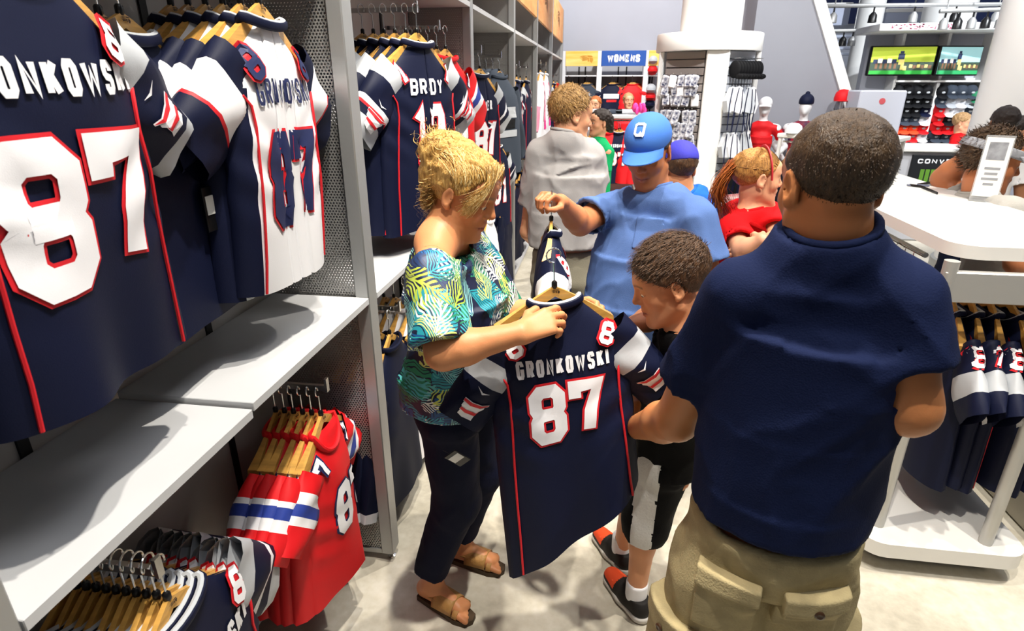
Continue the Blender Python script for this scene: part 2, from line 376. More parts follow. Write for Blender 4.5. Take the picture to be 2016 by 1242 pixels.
for i, y0 in enumerate(POSTS):
    y0v = y0
    nm = ['nearest the camera', 'left of the blonde woman', 'second past the blonde woman', 'beside the grey hoodies', 'behind the pink shirts', 'next to last at the far end', 'last at the far corner'][i]
    d = thing('locker_divider', 'grey steel post with perforated side panel, ' + nm, 'divider', (FX, y0, 0))
    MB().box((-.05, 0, .04), (0, .075, 3.05), ch=.004).build('post', steel, d)
    pp = MB(); pp.box((BX - FX, .012, .06), (-.05, .014, 3.05)).build('perforated_panel', perf, d, False)
    pp = MB(); pp.box((BX - FX, .061, .06), (-.05, .063, 3.05)).build('perforated_panel', perf, d, False)
    MB().box((BX - FX, .005, .04), (-.05, .07, .06)).build('bottom_rail', steel, d, False)
    ft = MB(); ft.lathe([(.0, 0), (.016, 0), (.016, .008), (.006, .012), (.006, .045)], 12, (-.02, .037, 0)); ft.build('levelling_foot', chrome, d)
slotm = mat('black_slot', '#131315', .5)
def cross_hdr(y0, y1, i):
    nm = ['nearest bay with the large 87 jersey', 'bay behind the blonde woman', 'bay of grey hoodies', 'fourth bay from the camera', 'bay of pink shirts', 'last bay at the far corner'][i]
    d = thing('open_locker', 'grey open wall locker with header board, ' + nm, 'locker', (FX, y0 + .075, 0))
    w = y1 - y0 - .075
    MB().box((BX - FX - .02, 0, .05), (BX - FX, w, 3.05)).build('back_panel', panelm, d, False)
    MB().box((BX - FX, 0, 2.25), (0, w, 2.275)).build('cubby_shelf', shelfm, d, False)
    MB().box((BX - FX, 0, .05), (-.03, w, .075)).build('floor_board', shelfm, d, False) if i > 2 else None
    h = MB().box((-.03, .005, 2.53), (-.005, w - .005, 3.05)).build('header_board', orange, d, False)
    e = MB(); emblem(e, (-.0045, w / 2, 2.8), (0, 1, 0), (0, 0, 1), .3); e.build('emblem', dark_ink, h, False)
    for f in (.27, .73):
        MB().box((BX - FX, w * f - .012, .1), (BX - FX + .006, w * f + .012, 2.2)).build('slotted_upright', slotm, d, False)
    return d
LOCK = [cross_hdr(POSTS[i], POSTS[i + 1], i) for i in range(6)]
def arm_rail(lock, y, z, x1=-.785):
    l = lock.location
    mb = MB(); mb.box((BX - l[0], y - l[1] - .006, z - .012), (x1 - l[0], y - l[1] + .006, z + .006)); mb.box((x1 - l[0], y - l[1] - .008, z - .014), (x1 - l[0] + .008, y - l[1] + .008, z + .03))
    return mb.build('garment_arm', chrome, lock, False)
def shelf_board(y0, y1, z, label, n=.023):
    o = MB().box((BX + .012, y0, z - n), (FX, y1, z), ch=.0015).build('shelf_board', shelfm, None, True); props(o, label, 'shelf'); return o
shelf_board(.497, 1.074, 1.157, 'near half of the grey laminate shelf under the large 87 jersey')
shelf_board(1.080, 1.799, 1.170, 'far half of the grey laminate shelf under the white jersey')
shelf_board(1.878, 3.578, 1.163, 'grey shelf behind the blonde woman under the row of 12 jerseys')
shelf_board(3.658, 5.298, 1.163, 'grey shelf in the third locker bay under the hoodies')
# ------------------------------------------------------------------ garments
def interp(x, xp, fp): return np.interp(x, xp, fp)
class Drape:
    """surface of a garment hanging in the local x-z plane; u runs to the viewer's right (-x), v down, side +1 faces the viewer (+y)"""
    def __init__(s, L=.75, W=1., seed=0, fold=1., depth=1., pleats=(), tee=False, skew=0.):
        s.L = L; s.W = W; s.seed = seed; s.fold = fold; s.dep = depth; s.pl = pleats; s.skew = skew
        rg = random.Random(seed); s.ws = [(rg.uniform(9, 16), rg.uniform(0, 6.3), rg.uniform(-4, 4), rg.uniform(.4, 1)) for _ in range(3)] + [(rg.uniform(22, 34), rg.uniform(0, 6.3), rg.uniform(-9, 9), rg.uniform(.15, .35)) for _ in range(3)]
        s.hv = np.array([0, .02, .10, .15, .21, .32, .55, .76]) * L / .75; s.hw = np.array([.086, .105, .205, .235, .25, .262, .268, .272]) * W
        s.dd = np.array([.012, .022, .036, .046, .052, .058, .066, .075]) * depth
        s.cut = sum(2 * a * .85 for _, a in pleats)
    def px(s, u):
        x = np.array(u, float); y = np.zeros_like(x); o = x.copy()
        for (u0, a) in s.pl:
            t = np.clip((o - (u0 - a)) / (2 * a), 0, 1); x = x - t * 2 * a * .85
            y = y - (1 - np.abs(2 * t - 1)) * a * .85
        return x + s.cut / 2, y
    def pt(s, u, v, side=1, off=0.):
        u = np.asarray(u, float); v = np.asarray(v, float); w = interp(v, s.hv, s.hw); d = interp(v, s.hv, s.dd)
        q = np.clip(np.abs(u) / w, 0, 1); y = side * d * (1 - q ** 2.6) ** .6
        ramp = np.clip((v - .05) / s.L, 0, 1.05) ** .8; f = 0
        for (k, ph, c, am) in s.ws: f = f + am * np.sin(k * u / s.W + ph + c * v)
        y = y + f * .0115 * s.fold * ramp + (.004 * s.fold * np.sin(60 * (v + .6 * np.abs(u)) + s.seed) * np.exp(-((v - .3) / .12) ** 2) * np.clip(q * 1.6, 0, 1))
        x, dy = s.px(u); y = y + dy * np.clip(v / .12, 0, 1) * (1 if side > 0 else .5)
        z = -v * (1 - s.skew * np.clip(u / .25, -1, 1) * (v / s.L) ** 2) + .012 * np.sin(7 * u + s.seed) * (v / s.L) ** 4
        return np.stack((-x, y + off, z), -1)
def garment(name, label, cat, D, cols, number=None, name_txt=None, group=None, rim=None, sleeve=True, bands=None, numcol=(1, 2), vneck=False, shoulder_num=None, piping=None, hood=False, long=False, detail=1, nums=(.60, .205), numh=.235, namew=.028, stripe_sh=False, numdrop=.285, chest=None, namedrop=.215, namet=.0125, side=None, neckc=0, emb=0, sleeve_num=None):
    """cols: body, number fill, number outline, name, rim, accent; bands: [(t, colour index)] down the sleeve"""
    o = thing(name, label, cat, group=group); nu = 22 * detail; nv = 24 * detail; W = D.W
    us = np.linspace(-1, 1, nu + 1); rows = []; vs = D.L * np.concatenate((np.linspace(0, .2, int(nv * .4), endpoint=False), np.linspace(.2, 1, nv - int(nv * .4) + 1)))
    for v in vs:
        w = interp(v, D.hv, D.hw); vv = np.full(nu + 1, v)
        rows.append(np.concatenate((D.pt(us * w, vv, 1), D.pt(us[::-1][1:-1] * w, vv[1:-1], -1))))
    V = np.concatenate(rows); n = 2 * nu; F = [(i * n + j, (i + 1) * n + j, (i + 1) * n + (j + 1) % n, i * n + (j + 1) % n) for i in range(len(vs) - 1) for j in range(n)]
    sm = [(1 if side is not None and abs(us[min(j, nu - 1) if j < nu else max(2 * nu - j - 1, 0)] + 1 / nu) > .80 and vs[i] > .2 * D.L else 0) for i in range(len(vs) - 1) for j in range(n)]
    mesh_obj('body', V, F, [cols[0], cols[side or 0]], o, sm, angle=180)
    if sleeve:
        bands = bands or [(1, 0)]
        for sg in (-1, 1):
            A = np.array((sg * .175 * W, .105)); B = np.array((sg * (.385 if not long else .36) * W, (.325 if not long else .66) * D.L / .75)); ax = B - A; ln = np.linalg.norm(ax); ax /= ln; pr = np.array((ax[1], -ax[0])) * sg
            nt, nr = (14 * detail, 14); V = []; F = []; mi = []
            for i in range(nt + 1):
                t = i / nt; hh = (.108 - .012 * t) * W if not long else (.1 - .045 * t) * W; dp = (.03 + .012 * math.sin(PI * t)) * D.dep
                c = A + ax * ln * t
                for j in range(nr):
                    a = 2 * PI * j / nr; q = c + pr * hh * math.cos(a) * (1 if math.cos(a) < 0 else .86); wob = .006 * math.sin(9 * t + 3 * j / nr * 2 * PI + D.seed) * D.fold
                    xx = -(q[0]); sh = D.cut / 2 * sg
                    V.append((xx + sh, dp * math.sin(a) + wob - .012 * t, -q[1] - (.0 if t < .9 else .0)))
            for i in range(nt):
                for j in range(nr):
                    F.append((i * nr + j, i * nr + (j + 1) % nr, (i + 1) * nr + (j + 1) % nr, (i + 1) * nr + j)); tm = (i + .5) / nt
                    mi.append(next(b for (tt, b) in bands if tm <= tt + 1e-6))
            if sg > 0: F = [f[::-1] for f in F]
            sl = mesh_obj('sleeve', V, F, cols, o, mi, angle=180)
            if sleeve_num:
                mb = MB()
                for oo, mi_, lf in ((.0055, 1, .003), (0, 0, .0045)):
                    for q4 in text_quads(sleeve_num, .075 * W, .05 * W, .014 * W, .2, oo, .012):
                        V4 = []
                        for xx, zz in q4:
                            t = .40 - (zz / (.075 * W)) * .30; hh = (.108 - .012 * t) * W * .86; dp = (.03 + .012 * math.sin(PI * t)) * D.dep; aa = math.asin(max(-.97, min(.97, xx / dp))); c = A + ax * ln * t; q = c + pr * (hh * math.cos(aa) + lf); V4.append((-q[0] + D.cut / 2 * sg, dp * math.sin(aa) * 1.06 + .006 * math.sin(9 * t + aa + D.seed) * D.fold - .012 * t, -q[1]))
                        mb.add(V4, [(0, 1, 2, 3)], mi_)
                mb.build('sleeve_number', [cols[numcol[0]], cols[numcol[1]]], sl, False)
            if emb:
                def SV(t, s_, off):
                    hh = (.108 - .012 * t) * W; dp = (.03 + .012 * math.sin(PI * t)) * D.dep; c = A + ax * ln * t; ca_ = np.clip(s_, -.98, .98); q = c + pr * hh * ca_ * (1 if ca_ < 0 else .86); aa = math.acos(ca_); wob = .006 * math.sin(9 * t + 3 * aa + D.seed) * D.fold
                    return (-q[0] + D.cut / 2 * sg, dp * math.sin(aa) + wob - .012 * t + off, -q[1])
                mb = MB()
                for k in range(4):
                    t0 = emb + .055 * k; pts = [(t0, -.55 + .1 * k), (t0 + .05, -.3), (t0 + .055, .1), (t0 + .035, .48 - .04 * k)]
                    for lay, gr_, off in ((1, .016, .004), (2, .0, .0052)):
                        if lay == 2 and k % 2: continue
                        for (t1, s1), (t2, s2), w1, w2 in zip(pts[:-1], pts[1:], (.002, .018, .022), (.018, .022, .016)): mb.add([SV(t1 - w1 - gr_ * .6, s1, off), SV(t1 + w1 + gr_ * .6, s1, off), SV(t2 + w2 + gr_ * .6, s2, off), SV(t2 - w2 - gr_ * .6, s2, off)], [(0, 1, 2, 3)], lay - 1)
                mb.add([SV(emb - .14, -.25, .004), SV(emb - .10, .0, .004), SV(emb - .16, .3, .004), SV(emb - .125, .0, .004)], [(0, 1, 2, 3)], 0)
                mb.build('sleeve_emblem', [twill_w if cols[0] is not whitef else twill_n, twill_r], sl, False)
    mb = MB(); fd = -.075 if vneck else -.012; bk = -.012 if vneck else -.055
    P = []
    for i in range(24):
        a = 2 * PI * i / 24; sy = math.sin(a); P.append((.092 * W * math.cos(a), .028 * sy + (.006 if sy > 0 else 0), .004 + (fd if sy > 0 else bk) * abs(sy) ** (1. if vneck else 1.5)))
    mb.tube(P, .011, 8, True, 0, flat=.7)
    if rim is not None: mb.tube([(p[0] * .94, p[1] * .9, p[2] + .007) for p in P], .007, 6, True, 1)
    mb.build('collar', [cols[neckc], cols[rim if rim is not None else 0]], o)
    if hood: MB().ball((0, -.03, -.03), (.12, .05, .085)).build('hood', cols[0], o)
    def on(dv, off): return lambda a, b: D.pt(a, dv - b, 1, off)
    if name_txt:
        mb = MB(); quads_mesh(mb, text_quads(name_txt, .062 * W, namew * W, namet * W, .3), on(namedrop * D.L / .75, .004)); mb.build('name_lettering', cols[3], o, True, 180)
    if number:
        h = numh * W; cw, t = nums[0] * h, nums[1] * h; dv = numdrop * D.L / .75 + h
        mb = MB(); sg = .02 if detail > 1 else .05; quads_mesh(mb, text_quads(number, h, cw, t, .10, .0075 * W, sg), on(dv, .0035), 1, detail + 1); quads_mesh(mb, text_quads(number, h, cw, t, .10, 0, sg), on(dv, .0055), 0, detail + 1)
        mb.build('number', [cols[numcol[0]], cols[numcol[1]]], o, True, 180)
    if chest:
        mb = MB()
        for (u0, u1, v0, v1, ci) in chest:
            for a in range(6):
                for b in range(3):
                    f = lambda s_, t_: D.pt(u0 + (u1 - u0) * s_, v0 + (v1 - v0) * t_, 1, .004); mb.add([f(a / 6, b / 3), f(a / 6, (b + 1) / 3), f((a + 1) / 6, (b + 1) / 3), f((a + 1) / 6, b / 3)], [(0, 1, 2, 3)], ci)
        mb.build('chest_print', cols, o, False)
    if shoulder_num:
        for sg in (-1, 1):
            mb = MB()
            ca, sa = math.cos(.5), math.sin(.5) * sg
            for oo, mi, lift in ((.0062, 1, .012), (0, 0, .0150)):
                quads_mesh(mb, text_quads(shoulder_num[0], .074 * W, .056 * W, .0165 * W, .2, oo, .012), lambda x_, z_: D.pt(sg * .168 * W + x_ * ca + (z_ - .037 * W) * sa, .106 * D.L / .75 + x_ * sa - (z_ - .037 * W) * ca, 1, lift), mi, 2)
            mb.build('shoulder_number', [cols[numcol[0]], cols[numcol[1]]], o, False)
    if piping is not None:
        for sg in (-1, 1):
            pts = [D.pt(sg * u * W, v * D.L / .75, 1, .0045) for u, v in ((.248, .2), (.215, .19), (.2, .215), (.197, .27), (.2, .35), (.207, .45), (.212, .55), (.215, .65), (.22, .745))]
            MB().tube(pts, .0035, 6, mi=0).build('piping', cols[piping], o)
    return o
# hangers ---------------------------------------------------------
def make_hanger(label, W=1., hooklen=.07, group=None):
    o = thing('clothes_hanger', label, 'hanger', group=group); mb = MB(); V = []; F = []; n = 15
    for i in range(n):
        u = (i / (n - 1) * 2 - 1) * .2 * W; a = abs(u) / (.2 * W); zc = .022 - .135 * a ** 1.12 * W; hh = .014 + .006 * a; th = .006 + .012 * a * a; yc = -.018 * a * a
        for (dy, dz) in ((-th, -hh), (th, -hh), (th * .8, hh), (-th * .8, hh)): V.append((u, yc + dy, zc + dz))
    for i in range(n - 1):
        for j in range(4): F.append((i * 4 + j, i * 4 + (j + 1) % 4, (i + 1) * 4 + (j + 1) % 4, (i + 1) * 4 + j))
    F += [(0, 1, 2, 3), tuple((n - 1) * 4 + j for j in (3, 2, 1, 0))]
    mesh_obj('wooden_yoke', V, F, wood, o, angle=50)
    r = .019; zc = .03 + hooklen + r; P = [(0, 0, .03), (0, 0, .03 + hooklen * .8)]
    for i in range(14):
        t = -PI / 2 + i / 13 * PI * 1.62; P.append((r * math.cos(t), 0, zc + r * math.sin(t)))
    MB().tube(P, .0021, 6).build('hook', chrome, o)
    e = MB(); emblem(e, (-.002, .0145 if False else .0075, .022), (-1, 0, 0), (0, 0, 1), .016); e.build('emblem', mat('dark_brown_stamp', '#3a2412', .6), o, False)
    mb = MB(); mb.lathe([(.006, .03), (.008, .034), (.008, .046), (.005, .05)], 10); mb.build('size_collar', plasticb, o)
    return o
HOOK = .03 + .07 + .038 - .002   # height of the inside of the hook crown above the hanger origin
BAND_PAT = [(.26, 5), (.56, 0), (.63, 1), (.67, 2), (.8, 0), (1, 5)]
C_NAVY = [navy, twill_w, twill_r, twill_w, silverf, silverf]
C_WHITE = [whitef, twill_n, twill_r, twill_n, silverf, navy]
C_RED = [redf, twill_w, twill_n, twill_w, bluef, whitef]
# ------------------------------------------------------------------ stocked racks of the lockers
ORD = ['front', 'second', 'third', 'fourth', 'fifth', 'sixth', 'seventh', 'eighth', 'ninth', 'tenth', 'eleventh', 'twelfth']
HANG = make_hanger('', 1.0); HANG_Y = make_hanger('', .82)
PROTO = {'h1': HANG, 'h.82': HANG_Y}
def rack(protos, hang, X, y, zrail, n, step, jlab, hlab, grp, tilt=-6, rz=-90, ax=(-1, 0), jit=3, seed=1, drop=0):
    """n garments on hangers stacked along a garment arm, the front one at X"""
    rg = random.Random(seed)
    for k in range(n):
        x, yy = X + ax[0] * step * k, y + ax[1] * step * k
        dz = rg.uniform(-.004, .004); r = (R(tilt + rg.uniform(-1, 1)), R(rg.uniform(-1.2, 1.2)), R(rz + (rg.uniform(-jit, jit) if k else 0)))
        loc = (x, yy, zrail - HOOK + drop)
        h = copy_tree(hang, loc, (0, 0, r[2]), hlab % ORD[k], grp + ' (hangers)')
        p = protos[min(k, len(protos) - 1)]
        if p is not None: copy_tree(p, (x, yy, zrail - HOOK + drop - .006), r, jlab % ORD[k], grp)
def J(*a, **k): g = garment(*a, **k); USED.append(g); return g
USED = [HANG, HANG_Y]
DETAIL = dict(shoulder_num='8', piping=2)
# large near jersey (back view, 87 and name)
g87 = J('football_jersey', '', 'jersey', Drape(.62, .80, 3, 1.2, 1.0), C_NAVY, '87', 'GRONKOWSKI', rim=4, bands=[(.26, 5), (.84, 0), (1, 5)], detail=2, numh=.275, numdrop=.26, namedrop=.20, namew=.0325, namet=.014, nums=(.66, .215), emb=.5, **DETAIL)
plain = J('football_jersey', '', 'jersey', Drape(.62, .80, 8), C_NAVY, rim=4, bands=BAND_PAT, piping=2)
gw87 = J('football_jersey', '', 'jersey', Drape(.62, .93, 5, 1.0, 1.1, pleats=((-.070, .015), (.066, .015), (0.0, .016))), C_WHITE, '87', 'GRONKOWSKI', rim=4, bands=[(.25, 5), (.62, 0), (.66, 2), (1, 5)], detail=2, shoulder_num='8', piping=2, namet=.0085, side=5, numh=.25, numdrop=.29, neckc=5)
gwp = J('football_jersey', '', 'jersey', Drape(.62, .84, 6), C_WHITE, rim=4, bands=[(.25, 5), (.62, 0), (.66, 2), (1, 5)], shoulder_num='8', side=5, neckc=5)
arm_rail(LOCK[0], .775, 2.145); arm_rail(LOCK[0], 1.44, 2.13)
rack([g87, plain], HANG_Y, -.79, .775, 2.145, 4, .05, 'large navy 87 jersey hanging above the near shelf, %s in its row', 'wooden hanger in the near navy 87 row, %s', 'navy jerseys at the near left', -5, -88)
rack([gw87, gwp], HANG_Y, -.81, 1.44, 2.13, 6, .045, 'white 87 jersey with navy sleeves above the far shelf, %s in its row', 'wooden hanger in the white jersey row, %s', 'white jerseys', -6, -90)
arm_rail(LOCK[0], 1.13, 2.08, -.92)
rack([plain], HANG_Y, -.93, 1.14, 2.08, 3, .045, 'shaded navy jersey between the navy and white 87 jerseys, %s in its row', 'wooden hanger between the two 87 jerseys, %s', 'shaded navy jerseys', -3, -92)
# red throwbacks and navy jerseys under the shelf
BAND_RED = [(.25, 0), (.38, 5), (.52, 4), (.66, 5), (1, 0)]
gr = J('football_jersey', '', 'jersey', Drape(.61, .82, 9, 1.2, 1.0, pleats=((.088, .042),)), C_RED, '87', None, bands=BAND_RED, vneck=True, detail=2, shoulder_num='7', numh=.22, numdrop=.24)
grp = J('football_jersey', '', 'jersey', Drape(.61, .82, 10), C_RED, bands=BAND_RED, vneck=True, shoulder_num='7')
arm_rail(LOCK[0], 1.47, 1.0)
rack([gr, grp], HANG_Y, -.815, 1.475, 1.0, 6, .03, 'red jersey with striped sleeves under the shelf, %s of the row', 'wooden hanger with chrome hook in the red row under the shelf, %s', 'red jerseys under the shelf', -4, -86)
gn = J('football_jersey', '', 'jersey', Drape(.74, 1.04, 12, 1.2), C_NAVY, '87', 'GRONKOWSKI', rim=4, bands=BAND_PAT, detail=1, **DETAIL)
gn2 = J('football_jersey', '', 'jersey', Drape(.74, 1.04, 14, 1.2), C_NAVY, rim=4, bands=BAND_PAT, **DETAIL)
arm_rail(LOCK[0], .745, 1.0)
rack([gn, gn2], HANG, -.79, .755, 1.02, 11, .022, 'navy jersey with silver shoulder patch under the near shelf, %s of the row', 'pale wooden hanger in the bunch at the lower left corner, %s', 'navy jerseys under the shelf', -4, -84)
# bay B: navy 12 jerseys and red ones behind
gb = J('football_jersey', '', 'jersey', Drape(.75, 1., 21, 1.2, 1.1, pleats=((.012, .026),)), C_NAVY, '12', 'BRADY', rim=4, bands=BAND_PAT, detail=2, shoulder_num='1', piping=2, namew=.040, namedrop=.19, numdrop=.225, numh=.25, nums=(.52, .19), emb=.66)
gbp = J('football_jersey', '', 'jersey', Drape(.75, 1., 22), C_NAVY, rim=4, bands=BAND_PAT, shoulder_num='1', piping=2)
gra = J('football_jersey', '', 'jersey', Drape(.75, 1., 24), C_RED, '12', None, bands=BAND_RED, shoulder_num='1')
arm_rail(LOCK[1], 2.62, 2.14); arm_rail(LOCK[1], 3.18, 2.12, -.84)
rack([gb, gbp], HANG, -.75, 2.50, 2.145, 6, .045, 'navy 12 jersey behind the blonde woman, %s in the row', 'wooden hanger above the navy 12 jersey, %s', 'navy 12 jerseys', -4, -112)
rack([gra], HANG, -.80, 3.15, 2.12, 6, .045, 'red jersey with white numerals beside the navy 12 jersey, %s in the row', 'wooden hanger above the red jerseys of the second bay, %s', 'red jerseys of the second bay', -3, -108)
t_white = J('warm_up_shirt', '', 'shirt', Drape(.72, .95, 31, 1.3), [whitef, navy, navy, navy, navy, navy], bands=[(.3, 1), (1, 0)], long=True)
t_black = J('warm_up_shirt', '', 'shirt', Drape(.72, .95, 32, 1.3), [navy2, whitef, whitef, navy, silverf, silverf], bands=[(.9, 0), (1, 5)], long=True)
arm_rail(LOCK[1], 2.15, 1.0); arm_rail(LOCK[1], 2.8, 1.0); arm_rail(LOCK[1], 3.3, 1.0)
rack([t_black], HANG, -.82, 2.12, 1.0, 4, .05, 'dark long sleeved shirt under the shelf behind the blonde woman, %s in the row', 'wooden hanger under the shelf behind the blonde woman, %s', 'dark shirts under the second shelf', -3, -88)
rack([t_white], HANG, -.80, 2.55, 1.0, 5, .05, 'white shirt with navy shoulders under the second shelf, %s in the row', 'wooden hanger of the white shirts behind the blonde woman, %s', 'white shirts under the second shelf', -3, -92)
rack([t_black], HANG, -.80, 3.2, 1.0, 5, .05, 'dark long sleeved shirt at the end of the second bay, %s in the row', 'wooden hanger low at the end of the second bay, %s', 'dark shirts at the end of the second bay', -3, -90)
# bay C
gwk = J('football_jersey', '', 'jersey', Drape(.75, 1., 41, 1.1, 1., pleats=((.03, .03),)), C_NAVY, '87', 'WELKER', rim=4, bands=BAND_PAT, piping=2)
hood = J('hooded_sweatshirt', '', 'sweatshirt', Drape(.72, 1.05, 42, 1.3, 1.4), [charc, silverf, blackf, silverf, charc, charc], long=True, hood=True, chest=[(-.12, .12, .22, .30, 1), (-.10, .10, .31, .38, 2), (-.12, .12, .39, .44, 1)])
arm_rail(LOCK[2], 3.98, 2.05); arm_rail(LOCK[2], 4.75, 2.05)
rack([gwk, gbp], HANG, -.80, 4.02, 2.05, 4, .05, 'navy jersey with a white name in the third bay, %s in the row', 'wooden hanger above the third bay navy jersey, %s', 'navy jerseys of the third bay', -4, -112)
rack([hood], HANG, -.80, 4.78, 2.05, 7, .05, 'dark grey hooded sweatshirt in the third bay, %s in the row', 'wooden hanger above the grey hoodies, %s', 'grey hooded sweatshirts', -2, -112)
gvf = J('football_jersey', '', 'jersey', Drape(.62, .8, 44, 1.1), C_NAVY, '81', 'WLFK', rim=4, bands=BAND_PAT, piping=2)
arm_rail(LOCK[2], 4.5, 1.52); arm_rail(LOCK[2], 5.0, 1.52)
rack([gvf, gbp], HANG_Y, -.79, 4.55, 1.55, 5, .05, 'small navy jersey on the middle level of the third bay, %s in the row', 'wooden hanger on the middle level of the third bay, %s', 'small navy jerseys of the third bay', -4, -110)
rack([t_white], HANG, -.76, 4.05, 1.1, 6, .045, 'white shirt with navy sleeves low in the third bay, %s in the row', 'wooden hanger on the low level of the third bay, %s', 'low white shirts of the third bay', -3, -90)
arm_rail(LOCK[2], 4.05, 1.1)
rack([t_black], HANG, -.76, 4.75, 1.1, 6, .06, 'navy shirt on the low level of the third bay, %s in the row', 'wooden hanger low beside the white shirts, %s', 'low navy shirts of the third bay', -3, -90)
arm_rail(LOCK[2], 4.75, 1.1)
# bays D to F
pk = J('fleece_shirt', '', 'shirt', Drape(.75, .9, 51, 1.4, 1.2), [whitef, pinkf, hotpink, pinkf, pinkf, pinkf], long=True, bands=[(.5, 0), (1, 1)], chest=[(-.1, .1, .1, .55, 1), (-.05, .05, .2, .65, 2)])
for yy, z, pr, lab in ((5.75, 2.02, [gvf, gbp], 'navy jersey'), (6.45, 2.02, [gbp], 'navy jersey')):
    arm_rail(LOCK[3], yy, z); rack(pr, HANG, -.80, yy, z, 4, .06, lab + ' in the fourth bay %s, %%s in the row' % ('near side' if yy < 6 else 'far side'), 'wooden hanger in the fourth bay %s, %%s' % ('near side' if yy < 6 else 'far side'), 'fourth bay jerseys', -3, -90)
for yy in (5.7, 6.5):
    arm_rail(LOCK[3], yy, 1.1); rack([t_black], HANG, -.79, yy, 1.1, 5, .06, 'navy shirt on the low level of the fourth bay %s, %%s' % ('near side' if yy < 6 else 'far side'), 'wooden hanger low in the fourth bay %s, %%s' % ('near side' if yy < 6 else 'far side'), 'fourth bay low shirts', -3, -90)
arm_rail(LOCK[4], 7.7, 2.1); arm_rail(LOCK[4], 8.4, 2.1)
rack([pk], HANG, -.78, 7.7, 2.12, 5, .06, 'pink and white shirt in the fifth bay, near row, %s', 'hanger of the pink shirts, near row, %s', 'pink shirts', -2, -90)
rack([pk], HANG, -.78, 8.4, 2.12, 5, .06, 'pink and white shirt in the fifth bay, far row, %s', 'hanger of the pink shirts, far row, %s', 'pink shirts far row', -2, -90)
arm_rail(LOCK[5], 9.9, 2.0); arm_rail(LOCK[5], 10.6, 2.0)
rack([gbp], HANG, -.79, 9.9, 2.0, 4, .06, 'dark jersey in the last locker bay, near row, %s', 'hanger in the last bay, near row, %s', 'last bay dark jerseys', -2, -90)
rack([gra], HANG, -.79, 10.6, 2.0, 4, .06, 'red jersey in the last locker bay, %s', 'hanger of the red shirts in the last bay, %s', 'last bay red jerseys', -2, -90)
# black size tags hanging from shaded jerseys
def hang_tag(name, loc, rz, label, w=.05, h=.08, group=None):
    o = thing(name, label, 'tag', loc, (0, 0, R(rz)), group)
    MB().box((-w / 2, -.002, -h), (w / 2, .002, 0), ch=.001).build('card', tagb, o, False)
    MB().box((-w * .42, .002, -h * .62), (w * .42, .0032, -h * .2)).build('price_label', tagw, o, False)
    MB().tube([(0, 0, 0), (0, .001, .03)], .0008, 4).build('plastic_loop', plasticb, o)
    return o
hang_tag('swing_tag', tuple(at(415, 365, X=-.87)), -90, 'black swing tag with a white price label beside the white jersey', .075, .1)
hang_tag('swing_tag', tuple(at(906, 240, X=-.78)), -90, 'black swing tag on the red jersey beside the navy 12', .07, .12)
